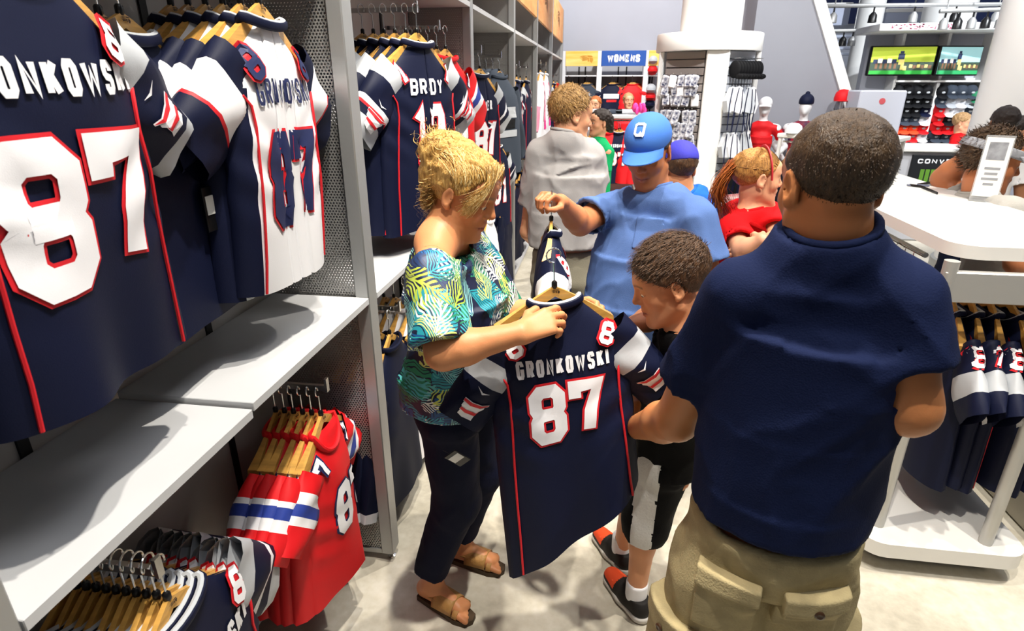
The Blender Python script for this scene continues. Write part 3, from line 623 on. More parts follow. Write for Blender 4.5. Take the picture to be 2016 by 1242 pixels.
# ------------------------------------------------------------------ signed-distance modelling of bodies and clothes
def vnoise(P, sc, seed=0):
    """smooth value noise in -1..1 at points P (n,3), frequency sc (scalar or 3)"""
    q = P * np.array(sc, dtype=np.float32) + seed * 17.3; i = np.floor(q).astype(np.int64); f = q - i; f = f * f * (3 - 2 * f); out = 0
    for dx in (0, 1):
        for dy in (0, 1):
            for dz in (0, 1):
                h = ((i[:, 0] + dx) * 374761393 + (i[:, 1] + dy) * 668265263 + (i[:, 2] + dz) * 2147483647 + seed * 974711) & 0x7fffffff
                h = (h ^ (h >> 13)) * 1274126177 & 0x7fffffff
                out = out + ((h % 65536) / 32767.5 - 1) * (f[:, 0] if dx else 1 - f[:, 0]) * (f[:, 1] if dy else 1 - f[:, 1]) * (f[:, 2] if dz else 1 - f[:, 2])
    return out
def v3(*a): return np.array(a, float)
class SDF:
    def __init__(s): s.p = []
    def cap(s, a, b, ra, rb=None, k=.02, op='+', lab=0):
        s.p.append(('cap', np.array(a, float), np.array(b, float), ra, ra if rb is None else rb, k, op, lab)); return s
    def ell(s, c, r, M=None, k=.02, op='+', lab=0):
        s.p.append(('ell', np.array(c, float), np.array([r] * 3 if np.isscalar(r) else r, float), np.eye(3) if M is None else np.array(M, float), 0, k, op, lab)); return s
    def tor(s, secs, k=.03, op='+', lab=0):
        """loft of elliptic sections: list of (centre, half width, half depth, width direction)"""
        s.p.append(('tor', [(np.array(c, float), w, d, np.array(u, float) / np.linalg.norm(u)) for c, w, d, u in secs], 0, 0, 0, k, op, lab)); return s
    def half(s, o, n, k=.004, op='-', lab=0):
        """cut away the half space on the +n side of o"""
        n = np.array(n, float); s.p.append(('half', np.array(o, float), n / np.linalg.norm(n), 0, 0, k, op, lab)); return s
    def cyl(s, a, b, r, k=.004, op='-', lab=0):
        s.p.append(('cyl', np.array(a, float), np.array(b, float), r, r, k, op, lab)); return s
    def scap(s, a, b, ra, rb, k=.02, op='+', lab=0):
        s.p.append(('scap', np.array(a, float), np.array(b, float), ra, rb, k, op, lab)); return s
    def patch(s, p, name, c, M, half, off, m, h=.005, parent=None):
        c = np.array(c, float); M = np.array(M, float); half = np.array(half, float); rr = np.linalg.norm(half) + .02; q = SDF(); q.p = [x for x in s.p if x[6] == '+']; l, n, D = q.grid(c - rr, c + rr, h); X = np.stack(np.meshgrid(*[l[i] + h * np.arange(n[i]) for i in range(3)], indexing='ij'), -1)
        B = np.abs((X - c) @ M) - half; D = np.maximum(D - off, B.max(-1)); return sdf_obj(name, [nets(l, D, h)], m, parent or p.root, p.base)
    def chain(s, P, r, k=.02, op='+', lab=0):
        for i in range(len(P) - 1): s.cap(P[i], P[i + 1], r[i], r[i + 1], k, op, lab)
        return s
    def bounds(s, pr):
        if pr[0] in ('cap', 'cyl', 'scap'): m = max(pr[3], pr[4]); return np.minimum(pr[1], pr[2]) - m, np.maximum(pr[1], pr[2]) + m
        if pr[0] == 'ell': m = pr[2].max(); return pr[1] - m, pr[1] + m
        if pr[0] == 'tor':
            lo = np.min([c - max(w, d) for c, w, d, u in pr[1]], 0); hi = np.max([c + max(w, d) for c, w, d, u in pr[1]], 0); return lo, hi
        return np.full(3, -1e9), np.full(3, 1e9)
    @staticmethod
    def dist(pr, P):
        if pr[0] in ('cap', 'scap'):
            a, b, ra, rb = pr[1:5]; ba = b - a; L2 = ba @ ba + 1e-12; t = np.clip((P - a) @ ba / L2, 0, 1)
            e = np.linalg.norm(P - a - t[:, None] * ba, axis=1) - (ra + (rb - ra) * t)
            return e if pr[0] == 'cap' else np.maximum(e, (P - b) @ ba / math.sqrt(L2))
        if pr[0] == 'cyl':
            a, b, r = pr[1], pr[2], pr[3]; ax = b - a; L = np.linalg.norm(ax); ax = ax / L; q = P - (a + b) / 2; o = q @ ax
            return np.maximum(np.linalg.norm(q - o[:, None] * ax, axis=1) - r, np.abs(o) - L / 2)
        if pr[0] == 'ell':
            q = (P - pr[1]) @ pr[3]; k0 = np.linalg.norm(q / pr[2], axis=1); k1 = np.linalg.norm(q / pr[2] ** 2, axis=1) + 1e-9; return k0 * (k0 - 1) / k1
        if pr[0] == 'half': return -((P - pr[1]) @ pr[2])
        if pr[0] == 'tor':
            best = np.full(len(P), 1e3); S = pr[1]
            for i in range(len(S) - 1):
                (c0, w0, d0, u0), (c1, w1, d1, u1) = S[i], S[i + 1]; ax = c1 - c0; L = np.linalg.norm(ax); ax = ax / L
                e0 = .05 if i > 0 else 0.; e1 = .05 if i < len(S) - 2 else 0.; h = (P - c0) @ ax; t = np.clip(h / L, 0, 1); hc_ = np.clip(h, -e0, L + e1); u = u0 + (u1 - u0) * .5; u = u - ax * (u @ ax); u /= np.linalg.norm(u); v = np.cross(ax, u)
                r = P - c0 - hc_[:, None] * ax; w = w0 + (w1 - w0) * t; d = d0 + (d1 - d0) * t
                a = r @ u; b = r @ v; o = r @ ax
                k0 = np.sqrt((a / w) ** 2 + (b / d) ** 2); k1 = np.sqrt((a / w ** 2) ** 2 + (b / d ** 2) ** 2) + 1e-9
                e = k0 * (k0 - 1) / k1; e = np.where(np.abs(o) > 1e-6, np.sqrt(np.maximum(e, 0) ** 2 + o ** 2) + np.minimum(e, 0) * (np.abs(o) < 1e-6), e)
                best = np.minimum(best, e)
            return best
    def grid(s, lo, hi, h, disp=None):
        lo = np.array(lo, float); n = np.ceil((np.array(hi) - lo) / h).astype(int) + 1
        D = np.full(n, .2, np.float64); ax = [lo[i] + h * np.arange(n[i]) for i in range(3)]
        for pr in s.p:
            k, op = pr[5], pr[6]; a, b = s.bounds(pr); mg = k + 3 * h if op == '+' else k + h
            i0 = np.clip(np.floor((a - mg - lo) / h).astype(np.int64), 0, n) if pr[0] != 'half' else np.zeros(3, int)
            i1 = np.clip(np.ceil((b + mg - lo) / h).astype(np.int64) + 1, 0, n) if pr[0] != 'half' else n
            if (i1 <= i0).any(): continue
            sl = tuple(slice(i0[q], i1[q]) for q in range(3)); X = np.stack(np.meshgrid(ax[0][sl[0]], ax[1][sl[1]], ax[2][sl[2]], indexing='ij'), -1).reshape(-1, 3)
            d = SDF.dist(pr, X).reshape(tuple(i1 - i0)); A = D[sl]
            if op == '+': hh = np.maximum(k - np.abs(A - d), 0) / max(k, 1e-9); D[sl] = np.minimum(A, d) - hh * hh * k / 4
            elif op == '-': d = -d; hh = np.maximum(k - np.abs(A - d), 0) / max(k, 1e-9); D[sl] = np.maximum(A, d) + hh * hh * k / 4
            else: D[sl] = np.maximum(A, d)
        if disp is not None:
            near = np.abs(D) < .05; idx = np.argwhere(near); D[near] -= disp(lo + idx * h)
        return lo, n, D
    def mesh(s, lo, hi, h, disp=None, shell=0):
        lo, n, D = s.grid(lo, hi, h, disp); return nets(lo, D, h)
def nets(lo, D, h):
    n = np.array(D.shape); S = D < 0; c = np.zeros(tuple(n - 1), int)
    for dx in (0, 1):
        for dy in (0, 1):
            for dz in (0, 1): c += S[dx:n[0] - 1 + dx, dy:n[1] - 1 + dy, dz:n[2] - 1 + dz]
    act = (c > 0) & (c < 8); I = np.argwhere(act); vid = np.full(act.shape, -1); vid[act] = np.arange(len(I)); acc = np.zeros((len(I), 3)); cnt = np.zeros(len(I))
    cor = [(x, y, z) for x in (0, 1) for y in (0, 1) for z in (0, 1)]
    for a in cor:
        for ax in range(3):
            if a[ax]: continue
            b = list(a); b[ax] = 1; da = D[I[:, 0] + a[0], I[:, 1] + a[1], I[:, 2] + a[2]]; db = D[I[:, 0] + b[0], I[:, 1] + b[1], I[:, 2] + b[2]]
            m = (da < 0) != (db < 0); t = np.where(m, da / np.where(m, da - db, 1), 0)
            p = np.tile(np.array(a, float), (len(I), 1)); p[:, ax] += t; acc[m] += p[m]; cnt[m] += 1
    V = lo + (I + acc / np.maximum(cnt, 1)[:, None]) * h; Fs = []
    for ax in range(3):
        o1, o2 = (ax + 1) % 3, (ax + 2) % 3; sl0 = [slice(None)] * 3; sl1 = [slice(None)] * 3; sl0[ax] = slice(0, -1); sl1[ax] = slice(1, None)
        E_ = S[tuple(sl0)] != S[tuple(sl1)]; J_ = np.argwhere(E_); J_ = J_[(J_[:, o1] > 0) & (J_[:, o2] > 0) & (J_[:, o1] < n[o1] - 1) & (J_[:, o2] < n[o2] - 1)]
        if not len(J_): continue
        def at_(d1, d2): q = J_.copy(); q[:, o1] -= d1; q[:, o2] -= d2; return vid[q[:, 0], q[:, 1], q[:, 2]]
        f = np.stack((at_(1, 1), at_(0, 1), at_(0, 0), at_(1, 0)), 1); ins = S[J_[:, 0], J_[:, 1], J_[:, 2]]; f[~ins] = f[~ins][:, ::-1]; Fs.append(f)
    F = np.concatenate(Fs) if Fs else np.zeros((0, 4), int); return V, F
def sdf_obj(name, blocks, mats, parent, base, tint=None, mi=None):
    """blocks: list of (V, F); joined into one mesh; vertices given in world space, stored relative to base"""
    V = np.concatenate([b[0] for b in blocks]); o = 0; Fs = []
    for b in blocks: Fs.append(b[1] + o); o += len(b[0])
    F = np.concatenate(Fs); me = bpy.data.meshes.new(name); me.vertices.add(len(V)); me.vertices.foreach_set('co', (V - base).astype(np.float32).ravel())
    me.loops.add(F.size); me.loops.foreach_set('vertex_index', F.astype(np.int32).ravel()); me.polygons.add(len(F)); me.polygons.foreach_set('loop_start', np.arange(0, F.size, 4, dtype=np.int32)); me.polygons.foreach_set('loop_total', np.full(len(F), 4, np.int32))
    for m in (mats if isinstance(mats, (list, tuple)) else [mats]): me.materials.append(m)
    if mi is not None: me.polygons.foreach_set('material_index', mi(V[F].mean(1)).astype(np.int32))
    me.polygons.foreach_set('use_smooth', np.ones(len(F), bool)); me.update(calc_edges=True); me.validate()
    if tint is not None:
        c = np.ones((len(V), 4), np.float32); c[:, :3] = tint(V); a = me.color_attributes.new('tint', 'FLOAT_COLOR', 'POINT'); a.data.foreach_set('color', c.ravel())
    ob = bpy.data.objects.new(name, me); COL.objects.link(ob); ob.parent = parent; return ob
def unit(v): v = np.array(v, float); return v / (np.linalg.norm(v) + 1e-12)
def frame(fwd, up=(0, 0, 1)):
    """columns: left of the face (x), facing (y), crown (z)"""
    y = unit(fwd); z = np.array(up, float); z = unit(z - y * (z @ y)); x = np.cross(y, z); return np.stack((x, y, z), 1)
# ------------------------------------------------------------------ head
def head_sdf(S, c, M, s=1., male=True, child=False, mouth=0.):
    c = np.array(c, float); T = lambda x, y, z: c + M @ (np.array((x, y, z)) * s); e = lambda p, r, k=.02, op='+', Rm=None, lab=0: S.ell(T(*p), np.array(r) * s, M if Rm is None else M @ Rm, k * s, op, lab)
    cp = lambda a, b, r1, r2, k=.012, op='+', lab=0: S.cap(T(*a), T(*b), r1 * s, r2 * s, k * s, op, lab)
    e((0, -.018, .045), (.074, .096, .080)); e((0, .03, .0), (.064, .064, .085), .03)
    jw = .052 if male else .046
    for sg in (-1, 1): cp((sg * jw, .004, -.052), (sg * .02, .07, -.098), .02, .016, .03); e((sg * .038, .052, -.02), (.026, .026, .026), .02)
    e((0, .05, -.07), (.042, .04, .04), .03); e((0, .082, -.102), (.019 if male else .015, .016, .014), .018)
    e((0, .062, .055), (.05, .03, .03), .03)
    for sg in (-1, 1):
        cp((sg * .01, .086, .034), (sg * .044, .07, .034), .009 if male else .006, .008 if male else .005, .02)
        e((sg * .031, .096, .012), (.019, .016, .012), .014, '-'); e((sg * .031, .0735, .010), (.0145, .0135, .0135), .004); e((sg * .031, .0750, .0150), (.0150, .0140, .0125), .003)
        cp((sg * .018, .086, .0135), (sg * .044, .080, .013), .0035, .003, .003); cp((sg * .018, .085, .003), (sg * .043, .079, .003), .0026, .0024, .003)
    cp((0, .086, .026), (0, .107, -.016), .0075, .0105, .014); e((0, .106, -.020), (.011, .011, .009), .008)
    for sg in (-1, 1): e((sg * .0125, .095, -.024), (.008, .010, .0075), .006); e((sg * .007, .101, -.031), (.0045, .005, .004), .004, '-')
    e((0, .088, -.047), (.022, .012, .012), .012)
    cp((-.022, .083, -.0585), (0, .0945, -.0545), .0035, .0058, .004); cp((0, .0945, -.0545), (.022, .083, -.0585), .0058, .0035, .004)
    cp((-.019, .083, -.0625), (0, .0935, -.067), .004, .0068, .004); cp((0, .0935, -.067), (.019, .083, -.0625), .0068, .004, .004)
    cp((-.024, .089, -.0605), (.024, .089, -.0605), .0018 + mouth, .0018 + mouth, .002, '-')
    for sg in (-1, 1):
        Rm = rotz(sg * -.35) @ rotx(-.15); e((sg * .077, -.012, .002), (.008, .019, .031), .006, '+', Rm); e((sg * .084, -.008, .004), (.006, .011, .020), .005, '-', Rm); e((sg * .076, -.004, -.024), (.007, .008, .009), .006, '+', Rm)
    return S
def head_tint(c, M, s, skin, lip=(.55, .16, .13), brow=(.12, .07, .04), stubble=0., blush=.25):
    skin = np.array(skin, float)
    def f(V):
        q = (V - c) @ M / s; C_ = np.tile(skin, (len(V), 1))
        def mixc(w, col): w = np.clip(w, 0, 1)[:, None]; C_[:] = C_ * (1 - w) + np.array(col) * w
        g = lambda p, r: np.exp(-(((q - np.array(p)) / np.array(r)) ** 2).sum(1))
        for sg in (-1, 1): mixc(blush * g((sg * .042, .07, -.022), (.022, .03, .02)), skin * np.array((1.05, .62, .55)))
        mixc(.35 * g((0, .112, -.018), (.014, .02, .014)), skin * np.array((1.05, .68, .6)))
        if stubble: mixc(stubble * g((0, .05, -.085), (.07, .06, .04)), skin * np.array((.55, .5, .48)))
        mixc(1.1 * g((0, .09, -.0605), (.021, .02, .0095)), lip)
        mixc(1.6 * g((0, .088, -.0605), (.02, .03, .0022)), (.16, .04, .035))
        for sg in (-1, 1):
            a = np.abs(q[:, 0]); w = np.exp(-((q[:, 2] - .0335 - .004 * np.sin(np.clip((a - .01) / .04, 0, 1) * PI) + .08 * np.clip(a - .036, 0, 1)) / .0042) ** 2) * (a > .011) * (a < .052) * (q[:, 1] > .05); 
        mixc(.85 * w, brow)
        a = np.abs(q[:, 0]); w = np.exp(-((q[:, 2] - .0045) / .002) ** 2) * (a > .017) * (a < .046) * (q[:, 1] > .06); mixc(.8 * w, (.05, .03, .02))
        return C_
    return f
# ------------------------------------------------------------------ hands
def hand_sdf(S, wrist, fdir, back, s=1., curl=(.5, .5, .5, .5), thumb=.5, side=1, spread=.06, k=.006):
    """fdir: from wrist towards the knuckles; back: out of the back of the hand; side=+1 thumb on the +cross(fdir,back) side; curl 0 straight .. 1 fist"""
    w = np.array(wrist, float); y = unit(fdir); z = np.array(back, float); z = unit(z - y * (z @ y)); x = np.cross(y, z) * side
    T = lambda a, b, c: w + (x * a + y * b + z * c) * s
    for kx, ky in ((.028, .088), (.009, .094), (-.010, .089), (-.027, .080)): S.cap(T(kx * .55, .0, 0), T(kx, ky - .004, 0), .016 * s, .0115 * s, .014 * s)
    for i, (kx, ky, L, r) in enumerate(((.029, .088, .074, .0092), (.0095, .095, .082, .0094), (-.0105, .090, .076, .0090), (-.029, .080, .060, .0080))):
        cu = curl[i] if not np.isscalar(curl) else curl; a0 = 1.35 * cu; a1 = a0 + 1.65 * cu; a2 = a1 + 1.0 * cu; dx = (1.5 - i) * spread; p = np.array((kx, ky, -.001))
        for L_, a, r0, r1 in ((L * .46, a0, r, r * .95), (L * .31, a1, r * .96, r * .88), (L * .24, a2, r * .88, r * .74)):
            q = p + L_ * np.array((dx * math.cos(a), math.cos(a), -math.sin(a))); S.cap(T(*p), T(*q), r0 * s, r1 * s, .003 * s); p = q
    th = thumb; p = np.array((.018, .022, -.006)); q = p + .042 * np.array((.80 - .35 * th, .62, -.15 - .6 * th)); S.cap(T(*p), T(*q), .0155 * s, .0125 * s, .012 * s)
    r_ = q + .034 * np.array((.45 - .75 * th, .85, -.2 - .45 * th)); S.cap(T(*q), T(*r_), .0118 * s, .0105 * s, .004 * s); t_ = r_ + .027 * np.array((.25 - .9 * th, .9, -.15 - .3 * th)); S.cap(T(*r_), T(*t_), .0105 * s, .0082 * s, .003 * s)
    return T
def foot_sdf(S, ankle, toe_dir, s=1., g=.02):
    a = np.array(ankle, float); d = unit((toe_dir[0], toe_dir[1], 0)); z = np.array((0, 0, 1.)); x = np.cross(d, z); T = lambda u, v, w: a + (x * u + d * v + z * w) * s
    gz = (g - a[2]) / s
    S.cap(T(0, -.035, gz + .035), T(0, 0, 0), .03 * s, .033 * s, .02 * s); S.cap(T(0, 0, -.01), T(0, .10, gz + .035), .032 * s, .026 * s, .03 * s); S.cap(T(0, -.03, gz + .028), T(.008, .13, gz + .022), .029 * s, .026 * s, .02 * s); S.cap(T(-.018, .1, gz + .02), T(-.022, .14, gz + .018), .022 * s, .02 * s, .02 * s)
    for i in range(5): S.cap(T(.030 - .0155 * i, .14 - .006 * i * i * .5, gz + .017), T(.032 - .0155 * i, .178 - .0055 * i - .0035 * i * i * .5, gz + .011), (.013 - .0012 * i) * s, (.011 - .001 * i) * s, .005 * s)
skin_m = None
def skin_material():
    m = mat('skin', '#ffffff', .48, spec=.35, bump=.05, bscale=260, attr=True); b = m.node_tree.nodes['Principled BSDF']
    b.inputs['Subsurface Weight'].default_value = .12; b.inputs['Subsurface Radius'].default_value = (.012, .004, .002); b.inputs['Subsurface Scale'].default_value = 1.; return m
skin_m = skin_material()
def bbox(P, m): P = np.array(P); return P.min(0) - m, P.max(0) + m
def drop(V, F, boxes, h):
    """drop coarse faces that lie inside the finer blocks"""
    C_ = V[F].mean(1); k = np.ones(len(F), bool)
    for lo, hi in boxes: k &= ~(((C_ > lo + h) & (C_ < hi - h)).all(1))
    return V, F[k]
def folds(amp, sc, seed, z0=None, z1=None):
    def f(P):
        P = P.astype(np.float64); Q = P + .05 * np.stack((vnoise(P, 5, seed + 9), vnoise(P, 5, seed + 10), vnoise(P, 5, seed + 11)), 1); w = .7 * vnoise(P, sc, seed)
        for k, (ang, f_) in enumerate(((.5, 1.5), (-.6, 1.7), (.05, 2.2))):
            c, s_ = math.cos(ang), math.sin(ang); r = np.stack((Q[:, 0] * c + Q[:, 2] * s_, Q[:, 1], (Q[:, 2] * c - Q[:, 0] * s_) * .8), 1); w = w + (.55, .5, .35)[k] * (.5 - np.sqrt(np.abs(vnoise(r, np.array(sc) * f_, seed + 20 + k)) + .01)) * 1.6
        return amp * w if sc[0] < 40 else amp * vnoise(P, sc, seed)
    return f
class Person:
    def __init__(s, label, base, skin, hs=1., male=True, child=False):
        s.base = np.array((base[0], base[1], 0.)); s.root = thing('person', label, 'person', tuple(s.base)); s.skin = np.array(lin(skin)[:3]); s.hs = hs; s.male = male; s.B = SDF(); s.fine = []; s.tints = []
    def head(s, c, fwd, up=(0, 0, 1), neck=None, nr=.055, mouth=0., h=.0042, **kt):
        s.hc = np.array(c, float); s.HM = frame(fwd, up); head_sdf(s.B, s.hc, s.HM, s.hs, s.male, mouth=mouth)
        nb = np.array(neck, float); nt = s.hc + s.HM @ (np.array((0, -.02, -.06)) * s.hs); s.B.cap(nt, nb, nr * .95, nr * 1.08, .035); s.nb = nb; s.nr = nr; s.nt = nt
        cc = s.hc + s.HM @ v3(0, .0, -.02) * s.hs; r = .165 * s.hs; s.fine.append((cc - r, cc + r, h * s.hs)); s.tints.append(head_tint(s.hc, s.HM, s.hs, s.skin, **kt)); return s
    def torso(s, pelvis, chest, shoulders, w=.16, d=.10, hipw=.165, ac=None):
        L_, R_ = [np.array(q, float) for q in shoulders]; ac = unit(L_ - R_) if ac is None else unit(ac)
        pelvis = np.array(pelvis, float); chest = np.array(chest, float); mid = (pelvis + chest) / 2; up = unit(chest - pelvis)
        s.B.tor([(pelvis, hipw, d * 1.02, ac), (pelvis + (mid - pelvis) * .8, w * .88, d * .9, ac), (chest, w, d, ac), (chest + up * .10, w * .86, d * .8, ac)], .05)
        s.B.cap(L_, s.nb, .055, .045, .04); s.B.cap(R_, s.nb, .055, .045, .04); s.ac = ac; return s
    def arm(s, sh, el, wr, r=(.052, .043, .044, .028), fore=.042):
        sh, el, wr = [np.array(q, float) for q in (sh, el, wr)]; s.B.cap(sh, el, r[0], r[1], .02); m = el + (wr - el) * .28; s.B.cap(el, m, r[1] * .96, r[2], .02); s.B.cap(m, wr, r[2], r[3], .02); return s
    def hand(s, wr, fdir, back, size=1., h=.0034, **k):
        T = hand_sdf(s.B, wr, fdir, back, size, **k); y = unit(fdir); c = np.array(wr) + y * .075 * size; s.fine.append((c - .12 * size, c + .12 * size, h)); return T
    def leg(s, hip, kn, an, r=(.085, .056, .052, .036)):
        hip, kn, an = [np.array(q, float) for q in (hip, kn, an)]; m = kn + (an - kn) * .3; s.B.cap(hip, kn, r[0], r[1], .03); s.B.cap(kn, m, r[1] * .95, r[2], .02); s.B.cap(m, an, r[2], r[3], .02); return s
    def foot(s, an, d, size=1., fine=True):
        foot_sdf(s.B, an, d, size)
        if fine: c = np.array(an) + unit((d[0], d[1], 0)) * .07 * size; c[2] = .05; s.fine.append((c - v3(.15, .15, .08) * size, c + v3(.15, .15, .05) * size, .0042))
        return s
    def finish(s, h=.011):
        pts = []
        for pr in s.B.p:
            if pr[6] == '+': a, b = s.B.bounds(pr); pts += [a, b]
        lo, hi = np.min(pts, 0) - .02, np.max(pts, 0) + .02; bl = [drop(*s.B.mesh(lo, hi, h), [(a, b) for a, b, _ in s.fine], h * 1.2)]
        for a, b, hh in s.fine: bl.append(s.B.mesh(a, b, hh))
        def tint(V):
            C_ = np.tile(s.skin, (len(V), 1))
            for t in s.tints:
                m = (np.abs(V - s.hc) < .17).all(1)
                if m.any(): C_[m] = t(V[m])
            return C_
        return sdf_obj('body', bl, skin_m, s.root, s.base, tint)
    def cloth(s, name, S, mats, h=.008, disp=None, shell=.011, pts=None, tint=None, mi=None, inner=None):
        """cloth shell: outer field minus itself offset inwards, then the openings cut by '-' primitives listed after"""
        pts = []
        for pr in S.p:
            if pr[6] == '+': a, b = S.bounds(pr); pts += [a, b]
        lo, hi = np.min(pts, 0) - .03, np.max(pts, 0) + .03
        solid = SDF(); solid.p = [q for q in S.p if q[6] == '+']; cut = [q for q in S.p if q[6] != '+']
        l, n, D = solid.grid(lo, hi, h, disp); shell = max(shell, 2.4 * h); axs = [l[i] + h * np.arange(n[i]) for i in range(3)]; GA = np.stack(np.meshgrid(*axs, indexing='ij'), -1).reshape(-1, 3); zone = np.full(D.size, 9.)
        for pr in cut:
            near = np.abs(D.ravel()) < .12; zone[near] = np.minimum(zone[near], SDF.dist(pr, GA[near]) - (.05 if pr[0] == 'cyl' and pr[3] > .3 else .02 if pr[0] == 'cyl' and pr[3] > .078 else .0))
        D = np.maximum(D, -np.maximum(D + shell, zone.reshape(D.shape)))
        for pr in cut:
            if pr[0] == 'half': 
                ax = [l[i] + h * np.arange(n[i]) for i in range(3)]; G_ = np.stack(np.meshgrid(*ax, indexing='ij'), -1); D = np.maximum(D, (G_ - pr[1]) @ pr[2])
            else:
                a, b = solid.bounds(pr); i0 = np.clip(np.floor((a - .03 - l) / h).astype(int), 0, n); i1 = np.clip(np.ceil((b + .03 - l) / h).astype(int) + 1, 0, n)
                if (i1 <= i0).any(): continue
                sl = tuple(slice(i0[q], i1[q]) for q in range(3)); ax = [l[i] + h * np.arange(n[i]) for i in range(3)]; G_ = np.stack(np.meshgrid(*[ax[i][sl[i]] for i in range(3)], indexing='ij'), -1)
                D[sl] = np.maximum(D[sl], -SDF.dist(pr, G_.reshape(-1, 3)).reshape(G_.shape[:3]))
        V, F = nets(l, D, h); return sdf_obj(name, [(V, F)], mats, s.root, s.base, tint, mi)
    def part(s, name, S, mats, h=.006, disp=None, tint=None, mi=None, parent=None):
        pts = []
        for pr in S.p:
            if pr[6] == '+': a, b = S.bounds(pr); pts += [a, b]
        lo, hi = np.min(pts, 0) - .02, np.max(pts, 0) + .02; return sdf_obj(name, [S.mesh(lo, hi, h, disp)], mats, parent or s.root, s.base, tint, mi)
    def H(s, x, y, z): return s.hc + s.HM @ (np.array((x, y, z)) * s.hs)
    def eyes(s, iris='#3c2a1c', look=-.25):
        for sg in (-1, 1):
            c = s.H(sg * .031, .0745, .0085); mb = MB(); mb.ball(c - s.base, .0140 * s.hs, s.HM, 14, 10, 0); f = s.HM @ unit((0, 1, look)); mb.ball(c - s.base + f * .0098 * s.hs, .0062 * s.hs, s.HM, 10, 6, 1); mb.build('eye', [mat('eye_white', '#d8d2cc', .3), mat('iris_' + iris[1:], iris, .2)], s.root, angle=180)
    def strands(s, name, roots, mat_, width=.0016, parent=None):
        """ribbons: roots is a list of polylines (m,3) in world space"""
        V = []; F = []; k = 0
        for P in roots:
            P = np.asarray(P); m = len(P); d = P[-1] - P[0]; side = unit(np.cross(d, P[0] - s.hc) + 1e-6); w = width * np.linspace(1, .35, m)[:, None] * side
            V += list(P - w); V += list(P + w); F += [(k + i, k + i + 1, k + m + i + 1, k + m + i) for i in range(m - 1)]; k += 2 * m
        V = np.array(V) - s.base; return mesh_obj(name, V, F, mat_, parent or s.root, angle=180)
# ------------------------------------------------------------------ clothes and hair builders
UPZ = v3(0, 0, 1)
def tee(p, name, secs, arms, m, hem, neck, neck_r=.066, sr=(.07, .082), frac=.62, fold=.010, seed=1, h=.008, tint=None, fsc=(7, 7, 3), hem_up=(0, 0, 1), k=.04, sh_r=.058, ndir=None, mi=None):
    S = SDF(); shm = (np.array(arms[0][0], float) + np.array(arms[1][0], float)) / 2; S.tor(list(secs) + [(shm - UPZ * .012, secs[-1][1] * .9, max(.062, secs[-1][2] * .85), secs[-1][3])], k)
    for sh, el in arms:
        sh = np.array(sh, float); el = np.array(el, float); e = sh + (el - sh) * frac; d = unit(el - sh)
        S.cap(sh, np.array(neck, float) - UPZ * .012 if ndir is not None else p.nb, sh_r, .055 if ndir is not None else p.nr * 1.08 + .013, .05); S.scap(sh, e, sr[0], sr[1], .03)
    for sh, el in arms:
        sh = np.array(sh, float); el = np.array(el, float); e = sh + (el - sh) * frac; d = unit(el - sh); S.cyl(e - d * .045, e + d * .06, sr[1] - .018)
    hem = np.array(hem, float); u = unit(hem_up); S.cyl(hem - u * .35, hem, .6)
    nk = np.array(neck, float); nd = unit(ndir) if ndir is not None else unit(p.nt - p.nb)
    if ndir is not None: S.cyl(nk + nd * .012, nk + nd * .3, neck_r)
    else: e_ = p.nb + nd * p.nr * .85; S.cyl(e_, e_ + nd * .25, p.nr * 1.6); band_ring(p, 'neck_ribbing', e_, nd, p.nr * 1.06 + .004, m, .0085)
    p.TS = S; return p.cloth(name, S, m, h, folds(fold, fsc, seed) if fold else None, tint=tint, mi=mi)
def band_ring(p, name, c, nrm, r, m, th=.006, flat=1.0, u=None, asp=1., n=28):
    nrm = unit(nrm); a = unit(np.cross(nrm, (0, 1, .1)) if u is None else u); b = np.cross(nrm, a)
    P = [np.array(c) - p.base + r * (math.cos(t) * a + asp * math.sin(t) * b) for t in np.linspace(0, 2 * PI, n, endpoint=False)]
    return MB().tube(P, th, 6, True, flat=flat).build(name, m, p.root, angle=180)
def trousers(p, name, pel, hips, knees, ends, m, rw=.17, rd=.12, r=(.10, .085, .08), ac=(0, 1, 0), fold=.008, seed=3, waist_up=.12, h=.009, tint=None, cut=True, mi=None):
    S = SDF(); pel = np.array(pel, float); S.tor([(pel + UPZ * (waist_up + .02), rw * .93, rd * .95, ac), (pel, rw, rd, ac), (pel - UPZ * .07, rw * .95, rd * .95, ac)], .05)
    for hp, kn, en in zip(hips, knees, ends):
        hp, kn, en = [np.array(q, float) for q in (hp, kn, en)]; lg = np.linalg.norm(en - kn) > .02; (S.cap if lg else S.scap)(hp, kn, r[0], r[1], .04)
        if np.linalg.norm(en - kn) > .02: S.scap(kn, en, r[1], r[2], .03)
    for hp, kn, en in zip(hips, knees, ends):
        kn, en, hp = np.array(kn, float), np.array(en, float), np.array(hp, float); d = unit(en - kn) if np.linalg.norm(en - kn) > .02 else unit(kn - hp); S.cyl(en - d * .05, en + d * .05, (r[2] if np.linalg.norm(en - kn) > .02 else r[1]) - .016)
    S.cyl(pel + UPZ * waist_up, pel + UPZ * (waist_up + .3), .5)
    p.S = S; return p.cloth(name, S, m, h, folds(fold, (8, 8, 4), seed), tint=tint, mi=mi)
def hairmat(n, a, b): return mat(n, a, .45, spec=.45, noise=.5, nscale=60, hex2=b, stretch=(3, 3, .6), bump=.5, bscale=160)
